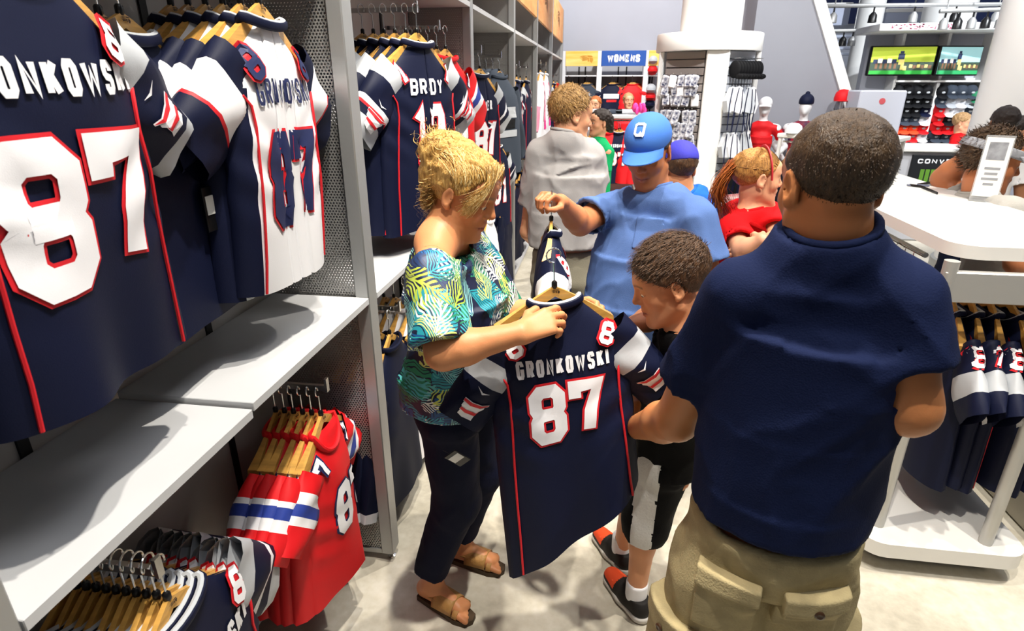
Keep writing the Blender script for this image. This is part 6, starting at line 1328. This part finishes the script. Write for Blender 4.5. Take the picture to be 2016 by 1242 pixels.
dl, nl = slats(-.47, -.22, -.085, -.44, slat_l); dr, nr_ = slats(.155, -.44, .47, -.22, slat_r)
cw_ = v3(cx_, YC, 0)
# left face: rows of small white and navy clipped packs; right face: black caps, grey drawstring bags
packm = [whitef, mat('white_navy_print', '#1a2348', .6, noise=1, nscale=24, hex2='#f2f2f6'), navy]
def pack(loc, nrm, w, h, m, label, group, name='novelty_pack', m2=None):
    o = thing(name, label, 'pack', tuple(loc), (0, 0, math.atan2(nrm[1], nrm[0]) + PI / 2), group); mb = MB(); mb.obox((0, 0, -h / 2), (w, .03, h), rotx(.12), 0, .012); mb.build('pouch', m, o)
    mb = MB(); mb.obox((0, -.004, -.012), (w * 1.02, .012, .03), None, 0, .003); mb.build('header_card', m2 or navy, o); MB().tube([(0, .12, .012), (0, -.03, .012), (0, -.035, .02)], .003, 6).build('peg_hook', chrome, o); return o
rg = random.Random(5); LV = [('top', 148), ('second', 166), ('third', 186), ('fourth', 218), ('fifth', 243), ('sixth', 268), ('lowest', 300)]; NO = ['far left', 'second from left', 'middle', 'fourth from left', 'beside the pillar']
for (lv, py) in LV:
    for k in range(5):
        b = v3(-.45, -.235, 0) + dl * (.03 + .085 * k) + nl * (.05 + .03 * rg.random()) + cw_; b[2] = zc(py, 1340)
        pk_o = pack(b, nl, .088, .13 if py < 200 else .17, packm[1] if rg.random() < .85 else packm[rg.choice((0, 2))], 'small white and navy pack on the left slat wall, %s row, %s' % (lv, NO[k]), 'packs on the left slat wall'); pk_o.rotation_euler = (R(-14 + rg.uniform(-8, 8)), R(rg.uniform(-16, 16)), pk_o.rotation_euler[2])
for k in range(9):
    b = v3(.17, -.43, 0) + dr * (.042 * k) + nr_ * (.09) + cw_; b[2] = zc(118, 1450)
    o = thing('black_cap', 'black cap hung sideways high on the right slat wall, %s from the pillar' % ORD[k].replace('front', 'first'), 'cap', tuple(b), (0, 0, math.atan2(nr_[1], nr_[0]) + PI / 2), 'black caps on the column'); MB().ball((0, 0, -.09), (.018, .085, .09), None, 12, 8).build('crown', blackf, o); MB().ball((0, -.07, -.16), (.014, .06, .03), None, 10, 6).build('peak', blackf, o); MB().tube([(0, .1, .02), (0, -.06, .02)], .003, 6).build('peg_hook', chrome, o)
for row, py, nm in ((0, 172, 'upper'), (1, 262, 'lower')):
    for k in range(5):
        b = v3(.16, -.43, 0) + dr * (.07 * k) + nr_ * (.11 + .02 * (k % 2)) + cw_; b[2] = zc(py, 1450)
        o = thing('drawstring_bag', 'grey and white drawstring bag on the %s right slat wall, %s from the pillar' % (nm, ORD[k].replace('front', 'first')), 'bag', tuple(b), (0, 0, math.atan2(nr_[1], nr_[0]) + PI / 2), 'drawstring bags on the column')
        mb = MB(); mb.prism([(-.025, 0), (.025, 0), (.105, -.16), (.07, -.27), (-.06, -.27), (-.095, -.16)], -.03, .03, np.stack((v3(1, 0, 0), v3(0, 0, 1), v3(0, -1, 0)), 1) if False else np.array(((1, 0, 0), (0, 0, -1), (0, 1, 0)))); mb.build('bag', [silverf, whitef, mat('steel_grey_cloth', '#7d828c', .6)][k % 3], o, True, 30)
        o.rotation_euler = (R(-10), R(rg.uniform(-20, 20)), o.rotation_euler[2])
        for sg in (-1, 1): MB().tube([(sg * .03, -.03, -.02), (sg * .05, -.035, -.2), (sg * .035, -.03, -.46 - .03 * (k % 2))], .006, 6).build('cord', navy, o)
for k in range(8):
    b = v3(.16, -.43, 0) + dr * (.045 * k) + nr_ * .12 + cw_; b[2] = zc(340, 1420) - .0
    pack(b, nr_, .06, .30, blackf if k % 2 else navy, 'dark lanyard bundle low on the right slat wall, %s from the pillar' % ORD[k].replace('front', 'first'), 'lanyards on the column', 'lanyard_bundle')
for k in range(10):
    b = v3(.15, -.43, 0) + dr * (.03 * k) + nr_ * .16 + cw_; b[2] = zc(384, 1410)
    o = thing('striped_wand', 'red and white striped stick hung lowest on the right slat wall, %s from the pillar' % ORD[k].replace('front', 'first'), 'stick', tuple(b), (0, 0, 0), 'striped sticks on the column'); MB().tube([(0, 0, 0), (0, 0, -.58)], .010, 8).build('stick', mat('candy_stripe', '#e9e3e0', .5, noise=1, nscale=28, hex2='#c8202c', stretch=(.4, .4, 1)), o)
# ------------------------------------------------------------------ mannequins before the grey partition
def mannequin(label, base, hz, face, top_m, leg_m, cap_m, kind, hat):
    p = Person('x', base, '#e6e6e8', .92, kind == 'w'); p.root['label'] = label; p.root['category'] = 'mannequin'; p.root.name = 'mannequin'; b = v3(base[0], base[1], 0); s = hz / 1.68; f = unit((face[0], face[1], 0)); sd = np.cross(UPZ, f)
    T = lambda x, y, z: b + sd * x * s + f * y * s + UPZ * z * s; p.hs = .92 * s; p.hc = T(0, .02, 1.58); p.HM = frame(f); S = p.B; S.ell(p.hc + UPZ * .02, v3(.072, .09, .11) * s, p.HM); S.cap(p.hc - UPZ * .05, T(0, -.01, 1.4), .045 * s, .05 * s, .03); S.ell(p.H(0, .07, -.03), v3(.03, .035, .05) * s, p.HM, .02); p.nb = T(0, 0, 1.385); p.nt = T(0, .01, 1.5); p.nr = .05 * s; p.fine = []
    p.torso(T(0, 0, .92), T(0, 0, 1.22), (T(.17, 0, 1.34), T(-.17, 0, 1.34)), .13 * s, .09 * s, .15 * s, ac=sd); A = [(T(.16, 0, 1.34), T(.30, -.06, 1.12), T(.15, .07, .95)), (T(-.16, 0, 1.34), T(-.30, -.06, 1.12), T(-.15, .07, .95))]
    for sh, el, wr in A: p.arm(sh, el, wr, (.042 * s, .036 * s, .034 * s, .024 * s)); S.cap(wr, wr + unit(wr - el) * .12 * s, .026 * s, .018 * s, .02)
    for x in (.09, -.09): p.leg(T(x, 0, .86), T(x, .02, .48), T(x, 0, .07)); S.cap(T(x, -.03, .035), T(x, .15, .03), .036 * s, .03 * s, .02)
    bd = p.finish(.011); bd.data.materials.clear(); bd.data.materials.append(mat('mannequin_white', '#e8e8ea', .3))
    tee(p, 'shirt', [(T(0, 0, .86), .155 * s, .12 * s, sd), (T(0, 0, 1.02), .128 * s, .10 * s, sd), (T(0, .01, 1.2), .140 * s, .11 * s, sd), (T(0, 0, 1.30), .12 * s, .075 * s, sd)], [(a[0], a[1]) for a in A], top_m, T(0, 0, .90), T(0, 0, 1.38), .055, (.048 * s, .056 * s), .5, .006, 5, .009, k=.02, sh_r=.045)
    trousers(p, 'trousers', T(0, 0, .9), [T(.09, 0, .84), T(-.09, 0, .84)], [T(.09, .02, .48), T(-.09, .02, .48)], [T(.09, 0, .1), T(-.09, 0, .1)], leg_m, .155 * s, .115 * s, (.088 * s, .07 * s, .06 * s), sd, .004, 6, .06, .011)
    if hat == 'cap': baseball_cap(p, cap_m)
    else:
        S = SDF(); S.ell(p.H(0, 0, .09), v3(.088, .105, .095) * s, p.HM); S.half(p.H(0, 0, .055), -UPZ); k_ = p.part('knit_hat', S, cap_m, .006); S = SDF(); S.ell(p.H(0, 0, .19), .028 * s); p.part('pompom', S, cap_m, .006, parent=k_)
    return p
m1 = at(1508, 200, Y=8.15); mannequin('white mannequin in a red shirt, black trousers and white cap by the grey wall', (m1[0], 8.15), m1[2] + .02, (-.25, -1), redf, blackf, whitef, 'w', 'cap')
m2 = at(1588, 200, Y=8.25); mp = mannequin('white mannequin in navy and red jersey and navy knit hat by the grey wall', (m2[0], 8.25), m2[2] + .02, (-.35, -1), mat('navy_red_panels', '#141d3f', .6, noise=1, nscale=7, hex2='#b9161f'), navy, navy, 'm', 'knit')
# small display table by the mannequins
YD = 6.9; cD = at(1530, 262, Y=YD); zd = cD[2]; aD = R(-38); MD = rotz(aD); q_ = v3(cD[0], YD, 0); TD = lambda x, y, z=0: q_ + MD @ v3(x, y, z)
dt = thing('small_display_table', 'white display table with folded goods and hanging shirts beside the mannequins', 'table', tuple(q_), (0, 0, aD))
MB().box((0, 0, zd - .045), (1.1, .62, zd), 0, .01).build('table_top', laminate, dt)
for x, y in ((.03, .03), (1.05, .03), (.03, .58), (1.05, .58)): MB().tube([(x, y, 0), (x, y, zd - .04)], .02, 10).build('post', paint_w, dt)
MB().box((.1, .12, .3), (1.0, .5, .62), 0, .005).build('wood_base', mat('ochre_wood', '#9b6a2a', .5, noise=.3, nscale=6), dt)
MB().tube([(.03, .12, zd - .09), (1.05, .12, zd - .09)], .01, 8).build('hang_rail', chrome, dt)
for k in range(7):
    loc = tuple(TD(.12 + .13 * k, .12, zd - .09 - HOOK)); lb = ORD[k].replace('front', 'first'); copy_tree(HANG, loc, (0, 0, R(-95)), 'hanger on the small display table by the mannequins, %s from the left' % lb, 'small table hangers'); copy_tree(t_black, (loc[0], loc[1], loc[2] - .006), (0, 0, R(-95)), 'dark shirt under the small display table, %s from the left' % lb, 'shirts under the small table')
for k, (dx, dy, m, nm) in enumerate(((.12, .12, whitef, 'white'), (.3, .16, packm[1], 'white and navy'), (.5, .12, redf, 'red'), (.7, .16, silverf, 'silver'))):
    o = thing('baseball_cap', nm + ' cap lying on the small display table by the mannequins', 'cap', tuple(TD(dx, dy, zd)), group='caps on the small table'); mb = MB(); mb.lathe([(.085, 0), (.088, .03), (.075, .075), (.04, .1), (0, .106)], 18); mb.build('crown', m, o); mb = MB(); mb.ball((-.03, -.09, .008), (.07, .06, .008), None, 12, 6); mb.build('peak', m, o)
# ------------------------------------------------------------------ hat wall, screens, counter on the right
YH = 9.9
def xh(px, py=200): return at(px, py, Y=YH)[0]
def zh_(py, px=1800): return at(px, py, Y=YH)[2]
struct(MB().box((xh(1700), YH + .25, 0), (xh(2100), YH + .4, zh_(62) + .05)).build('wall_hats', mat('hat_wall_paint', '#c3c6d2', .6), smooth=False))
hw = thing('hat_display_wall', 'white slatted display wall with rows of caps under two screens', 'shelving', (xh(1830), YH, 0)); q_ = v3(xh(1830), YH, 0)
x0h, x1h = xh(1752), xh(1926)
for k, (xa, xb2) in enumerate(((x0h, xh(1836)), (xh(1842), x1h))):
    for j in range(14):
        MB().box(v3(xa, YH + .2, .9 + j * .075) - q_, v3(xb2, YH + .22, .9 + j * .075 + .066) - q_, 0, .002).build('slat', white_m, hw, angle=30)
for px in (1752, 1838, 1926): MB().box(v3(xh(px) - .02, YH - .02, 0) - q_, v3(xh(px) + .02, YH + .25, zh_(62)) - q_, 0, .004).build('upright_fin', paint_w, hw)
MB().box(v3(x0h, YH - .05, zh_(162)) - q_, v3(x1h, YH + .2, zh_(158)) - q_, 0, .003).build('light_shelf', paint_w, hw)
fas = MB(); fas.box((xh(1672), YH - .55, zh_(66)), (xh(1965), YH + .3, zh_(52)), 0, .01); fo = fas.build('white_fascia', mat('fascia_white', '#f0f0f2', .5), None); props(fo, 'white fascia band with small red speckles above the two screens', 'fascia')
mb = MB(); rg = random.Random(2)
for k in range(70): x, z = rg.uniform(xh(1690), xh(1800)), rg.uniform(zh_(64), zh_(55)); mb.box((x, YH - .553, z), (x + rg.uniform(.01, .03), YH - .549, z + .012))
mb.build('printed_speckle', mat('speckle_red', '#a8506a', .6), fo, False)['kind'] = 'stuff'
# rows of caps
cap_mats = {'b': blackf, 'n': navy, 'r': redf, 'o': mat('orange_cap_cloth', '#e0481f', .7), 'w': whitef, 's': silverf, 'g': mat('green_cap_cloth', '#1d7a52', .7), 'c': charc}
def flat_cap_proto():
    o = thing('baseball_cap', '', 'cap'); mb = MB(); mb.lathe([(.088, -.02), (.09, .01), (.082, .055), (.05, .09), (.0, .1)], 16); mb.build('crown', blackf, o); V = MB(); V.ball((0, -.115, -.012), (.075, .062, .010), None, 12, 6); V.build('peak', blackf, o); e = MB(); e.ball((0, -.083, .035), (.024, .008, .018), rotx(-.3), 8, 6); e.build('badge', silverf, o); return o
CP = {}
base_cap = flat_cap_proto(); USED.append(base_cap)
RN = ['top', 'second', 'third', 'fourth', 'fifth', 'sixth', 'seventh']
ROWS = [(178, 'bbbb', 'bccc'), (196, 'bbbb', 'csws'), (214, 'nbbn', 'rwwc'), (231, 'nccw', 'rbbc'), (248, 'ooor', 'rrrr'), (264, 'orrw', 'cccw'), (281, 'wcsb', 'cbcc')]
CN = {'b': 'black', 'n': 'navy', 'r': 'red', 'o': 'orange', 'w': 'white', 's': 'silver', 'g': 'green', 'c': 'charcoal'}
for r_, (py, L_, R_) in enumerate(ROWS):
    for side, st, pa, pb in (('left', L_, 1768, 1824), ('right', R_, 1854, 1912)):
        for k, ch in enumerate(st):
            px = pa + (pb - pa) * k / 3 - (r_ * 2.2 if side == 'left' else r_ * 2.8); c = copy_tree(base_cap, (xh(px, py), YH + .02, zh_(py) - .02), (R(28), 0, 0), '%s cap on the %s hat bay, %s row, %s' % (CN[ch], side, RN[r_], ['leftmost', 'second', 'third', 'rightmost'][k]), 'caps on the hat wall')
            for g in KIDS(c):
                if g.name.startswith(('crown', 'peak')):
                    key = g.name.split('.')[0] + ch
                    if key not in CP: CP[key] = g.data.copy(); CP[key].materials[0] = cap_mats[ch]
                    g.data = CP[key]
c = copy_tree(base_cap, (xh(1918, 190), YH, zh_(190)), (R(28), 0, 0), 'green cap at the right end of the hat wall', 'caps on the hat wall')
for g in KIDS(c):
    if g.name.startswith(('crown', 'peak')): g.data = g.data.copy(); g.data.materials[0] = cap_mats['g']
def grass_mat(n, c1, c2): return mat(n, c1, .4, noise=1, nscale=3, hex2=c2, emit=0)
def emis(n, h, e): m = mat(n, h, .5); b = m.node_tree.nodes['Principled BSDF']; b.inputs['Emission Color'].default_value = lin(h); b.inputs['Emission Strength'].default_value = e; return m
def screen(label, px0, py0, px1, py1, yaw, sky, field):
    A, B = at(px0, py0, Y=YH - .12), at(px1, py1, Y=YH - .12); c = (A + B) / 2; w = abs(B[0] - A[0]); h = abs(A[2] - B[2]); o = thing('television_screen', label, 'screen', tuple(c), (0, 0, R(yaw))); MB().box((-w / 2, 0, -h / 2), (w / 2, .07, h / 2), 0, .012).build('bezel', plasticb, o); W2, H2 = w / 2 * .94, h / 2 * .90
    pic = MB().box((-W2, -.004, -H2), (W2, .0, H2)).build('picture', emis('screen_sky_' + sky[1:], sky, .75), o, False)
    mb = MB(); mb.box((-W2, -.006, -H2), (W2, -.0045, -H2 * .72), 0); mb.box((-W2, -.0055, -H2 * .72), (W2, -.0044, -H2 * .1), 1); q = lambda x, z, a, b, k: mb.box((x * W2 - a * W2, -.008, z * H2 - b * H2), (x * W2 + a * W2, -.0065, z * H2 + b * H2), k)
    q(-.05, .30, .10, .22, 2); q(-.05, .62, .06, .09, 2); q(-.02, -.08, .09, .2, 3); q(.02, -.45, .05, .22, 3); q(.12, -.55, .05, .16, 3)
    for k in range(5): q(-.85 + .15 * k, -.05 + .05 * (k % 2), .07, .16, 4 if k % 2 else 2); q(-.8 + .15 * k, -.38, .04, .2, 5)
    for k in range(6): q(.3 + .12 * k, -.4 - .05 * (k % 2), .05, .12, 5 if k % 2 else 3)
    mb.build('field_and_players', [emis('screen_field_' + field[1:], field, .7), emis('screen_crowd', '#3a4a3e', .5), emis('screen_navy', '#2a3350', .5), emis('screen_gold', '#d8c878', .7), emis('screen_white', '#e8e6e0', .8), emis('screen_brown', '#7a5a44', .5)], pic, False)
    MB().box((-.05, .07, -.05), (.05, .30, .05)).build('wall_bracket', steel, o, False)
screen('left wall screen showing a green sky and football players on grass', 1718, 90, 1834, 149, -4, '#a9bb3c', '#2f9a3c'); screen('right wall screen showing a pale blue picture of football players on grass', 1848, 90, 1930, 149, 12, '#9fcfd2', '#2f9a5c')
# counter
YK = 7.9
def xk(px, py=300): return at(px, py, Y=YK)[0]
def zk(py, px=1850): return at(px, py, Y=YK)[2]
ct = thing('service_counter', 'white service counter with a dark poster on its front', 'counter', (xk(1860), YK, 0)); q_ = v3(xk(1860), YK, 0)
MB().box(v3(xk(1756), YK, zk(300)) - q_, v3(xk(2040), YK + .7, zk(292)) - q_, 0, .01).build('counter_top', laminate, ct); MB().box(v3(xk(1762), YK + .05, 0) - q_, v3(xk(2040), YK + .65, zk(300)) - q_, 0, .02).build('counter_body', mat('counter_grey', '#b9bac0', .5), ct)
b1, b2 = at(1800, 305, Y=YK), at(1884, 352, Y=YK); pst = MB(); pst.box(v3(b1[0], YK + .02, b2[2] - .1) - q_, v3(b2[0], YK + .05, b1[2]) - q_, 0, .004); po = pst.build('poster', mat('poster_black', '#17191d', .5), ct)
flat_text('poster_lettering', 'CONVEC', .055, .058, .014, twill_w, po, v3((b1[0] + b2[0]) / 2 + .02, YK + .018, b1[2] - .1) - q_, (1, 0, 0), (0, 0, 1)); mb = MB()
for k in range(4): mb.box(v3(b1[0] + .12 + .06 * k, YK + .016, b1[2] - .34) - q_, v3(b1[0] + .165 + .06 * k, YK + .019, b1[2] - .17) - q_)
mb.build('poster_stripe', mat('poster_green', '#5a8a2a', .6), po, False)
o = thing('display_kiosk', 'pale grey kiosk box with a small red badge before the hat wall', 'kiosk', tuple(v3(xk(1722), YK + .1, 0))); h_ = zk(178, 1722); MB().box((-.26, 0, 0), (.26, .4, h_), 0, .015).build('cabinet', mat('kiosk_grey', '#bfc3cf', .5), o); MB().lathe([(0, 0), (.035, 0), (.035, .004), (0, .006)], 20, (.0, -.001, h_ - .12), 0, np.array(((1, 0, 0), (0, 0, -1), (0, 1, 0)))).build('round_badge', mat('badge_red', '#c4565c', .5), o)
# child mannequin head with red cap
rk = at(1660, 186, Y=8.5); o = thing('red_cap', 'red cap on a stand in front of the partition edge', 'cap', tuple(rk - v3(0, 0, .06))); MB().lathe([(.095, -.02), (.1, .02), (.085, .08), (.05, .115), (0, .125)], 18).build('crown', redf, o); MB().ball((-.03, -.11, -.015), (.08, .07, .01), None, 12, 6).build('peak', redf, o); MB().tube([(0, 0, -rk[2] + .06), (0, 0, -.02)], .02, 10).build('stand', chrome, o)
# ------------------------------------------------------------------ columns, ceiling fittings
for i, (px, Yc, r, lab) in enumerate(((2052, 6.6, .42, 'thick white round column at the right edge of the photo'), (1845, 11.2, .36, 'white round column above the right screen'), (1695, 11.6, .20, 'slim white column above the left screen'))):
    x = at(px, 120, Y=Yc)[0]; o = thing('round_column', lab, 'column', (x, Yc, 0)); z0 = 0 if i != 1 else 0; MB().lathe([(r + .0, z0), (r, 5.2)], 40).build('shaft', paint_w, o); MB().lathe([(r + .03, 0), (r + .03, .12), (r, .13)], 40).build('base_ring', steel, o)
for k, (px, py, Y) in enumerate(((1634, 30, 12.), (1780, 40, 12.5))):
    c = at(px, py, Y=Y); o = thing('ceiling_duct', ['left', 'right'][k] + ' pale ceiling duct box below the dark ceiling', 'duct', tuple(c)); MB().box((-.32, 0, -.16), (.32, 1.2, .16), 0, .01).build('duct_box', mat('duct_grey', '#aeb6cc', .5), o); MB().box((-.34, -.02, .13), (.34, .02, .19), 0, .005).build('flange', paint_w, o)
    for x in (-.25, .25): MB().tube([(x, .3, .16), (x, .3, 5.2 - c[2])], .012, 6).build('hanger_rod', steel, o)
for k, (pa, pb, Y) in enumerate((((1605, 12), (2010, 8), 9.6), ((1600, 62), (1690, 60), 10.5), ((1850, 22), (1990, 18), 9.))):
    A, B = at(*pa, Y=Y), at(*pb, Y=Y); o = thing('light_track', ['long upper', 'short lower', 'right'][k] + ' ceiling light track on the right of the photo', 'track', tuple(A)); MB().tube([(0, 0, 0), tuple(B - A)], .025, 8).build('track_bar', steel, o); n = 5
    for f in (.1, .9): MB().tube([(B - A) * f, (B - A) * f + v3(0, 0, 5.2 - (A + (B - A) * f)[2])], .008, 6).build('drop_rod', steel, o)
    for j in range(n):
        c = (B - A) * (j + .5) / n; MB().tube([c, c - v3(0, 0, .09)], .012, 8).build('lamp_stem', plasticb, o); h_ = MB().lathe([(.02, 0), (.05, -.04), (.055, -.13), (.045, -.13), (0, -.1)], 14, c - v3(0, 0, .08)); h_.build('lamp_head', plasticb if j % 2 else steel, o)
c = at(1640, 86, Y=14.); o = thing('louvre_panel', 'pale horizontal louvre panel seen behind the slanted partition edge', 'louvre', tuple(c))
for k in range(5): MB().box((-.6, 0, -.22 + .11 * k), (.6, .1, -.17 + .11 * k), 0, .006).build('blade', mat('louvre', '#b9c2d6', .5), o)
for x in (-.55, .55): MB().box((x - .02, .1, -.4), (x + .02, .14, 5.2 - c[2])).build('support', steel, o, False)
# ------------------------------------------------------------------ people far back
def far_person(label, px, py, Y, fwd, skin, top_m, hair_m, male=True, arms=None, hz=None, hs=1., long=0, h=.012):
    hc = at(px, py, Y=Y); p = Person(label, (hc[0], Y), skin, hs, male); nb = hc - v3(0, 0, .165) + v3(0, .0, 0); p.head(hc, fwd, (0, 0, 1), nb, .05, h=.006); f = unit((fwd[0], fwd[1], 0)); sd = np.cross(UPZ, f); z = nb[2]; b = v3(hc[0], Y, 0); T = lambda x, y, q: b + sd * x + f * y + UPZ * q; k = z / 1.5
    sh = [T(.17, 0, z - .08), T(-.17, 0, z - .08)]; p.torso(T(0, 0, .92 * k), T(0, 0, 1.25 * k), sh, .14, .1, .155, ac=sd); A = arms(T, z) if arms else [(sh[0], T(.24, -.02, z - .36), T(.2, .16, z - .52)), (sh[1], T(-.24, -.02, z - .36), T(-.2, .16, z - .52))]
    for s_, e_, w_ in A: p.arm(s_, e_, w_, (.045, .04, .038, .026)); p.hand(w_, w_ - e_, (0, 0, 1), .95, h=.008, curl=.4)
    for x in (.09, -.09): p.leg(T(x, 0, .86 * k), T(x, .02, .46 * k), T(x, 0, .09))
    p.finish(h); S_ = [(T(0, 0, .82 * k), .17, .125, sd), (T(0, 0, 1.05 * k), .165, .12, sd), (T(0, .0, 1.28 * k), .165, .12, sd), (T(0, 0, z - .07), .14, .075, sd)]; tee(p, 'shirt', S_, [(a[0], a[1]) for a in A], top_m, T(0, 0, .87 * k), nb - v3(0, 0, .02), .058, (.06, .07), .6, .008, 3, .012)
    trousers(p, 'trousers', T(0, 0, .9 * k), [T(.09, 0, .84 * k), T(-.09, 0, .84 * k)], [T(.09, .02, .46 * k), T(-.09, .02, .46 * k)], [T(.09, 0, .1), T(-.09, 0, .1)], darkpants, .165, .12, (.09, .075, .07), sd, .005, 5, .06, .014)
    for x in (.09, -.09): shoe(p, T(x, 0, .09), f, mat('dark_shoe', '#22252c', .6), mat('white_foam_sole', '#c9c5bf', .6), 1)
    def ex2(S, E_):
        if long: E_((0, -.09, .0), (.075, .05, .09), .03); E_((.0, -.10, -.06), (.07, .045, .06), .03)
    scalp_cap(p, hair_m, .012, (.08, .08), (-.09, -.06), ex2, .006, h=.006); p.eyes(); return p
darkh = hairmat('dark_hair', '#2a1c16', '#120b08'); greyh = hairmat('sandy_hair', '#b99262', '#7a5a34')
far_person('woman with curly dark hair in a green tank top raising one hand', 1180, 243, 5.6, (-.85, -.5, 0), '#d59a78', greentank, darkh, False, lambda T, z: [(T(.16, 0, z - .08), T(.2, .05, z - .34), T(.12, .22, z - .3)), (T(-.16, 0, z - .08), T(-.24, .03, z - .30), T(-.2, .18, z - .08))], long=1, hs=.95)
far_person('small distant woman with pale hair behind the mid rack table', 1237, 200, 10.2, (.2, -1, 0), '#d8a17e', redf, hairmat('pale_hair', '#c9a070', '#8a6a44'), False)
far_person('small distant person with ginger hair behind the green top woman', 1172, 208, 9.2, (-.3, -1, 0), '#d8a17e', whitef, redh, False)
far_person('shop assistant with light short hair in a red polo behind the counter', 1894, 243, 8.7, (.75, -.5, -.12), '#d39b78', redpolo, greyh, True)
far_person('dark haired person standing behind the man in the grey cap', 1974, 246, 5.0, (.2, 1, 0), '#9a6a4c', whitef, darkh)
far_person('person in a white shirt at the right edge of the photo', 2014, 262, 5.5, (.6, -.6, 0), '#d39b78', mat('pale_blue_shirt', '#b8c4dc', .8), darkh)
# ------------------------------------------------------------------ remove the unplaced patterns the copies were made from
for o in USED:
    for c in KIDS(o):
        for g in KIDS(c): bpy.data.objects.remove(g)
        bpy.data.objects.remove(c)
    bpy.data.objects.remove(o)
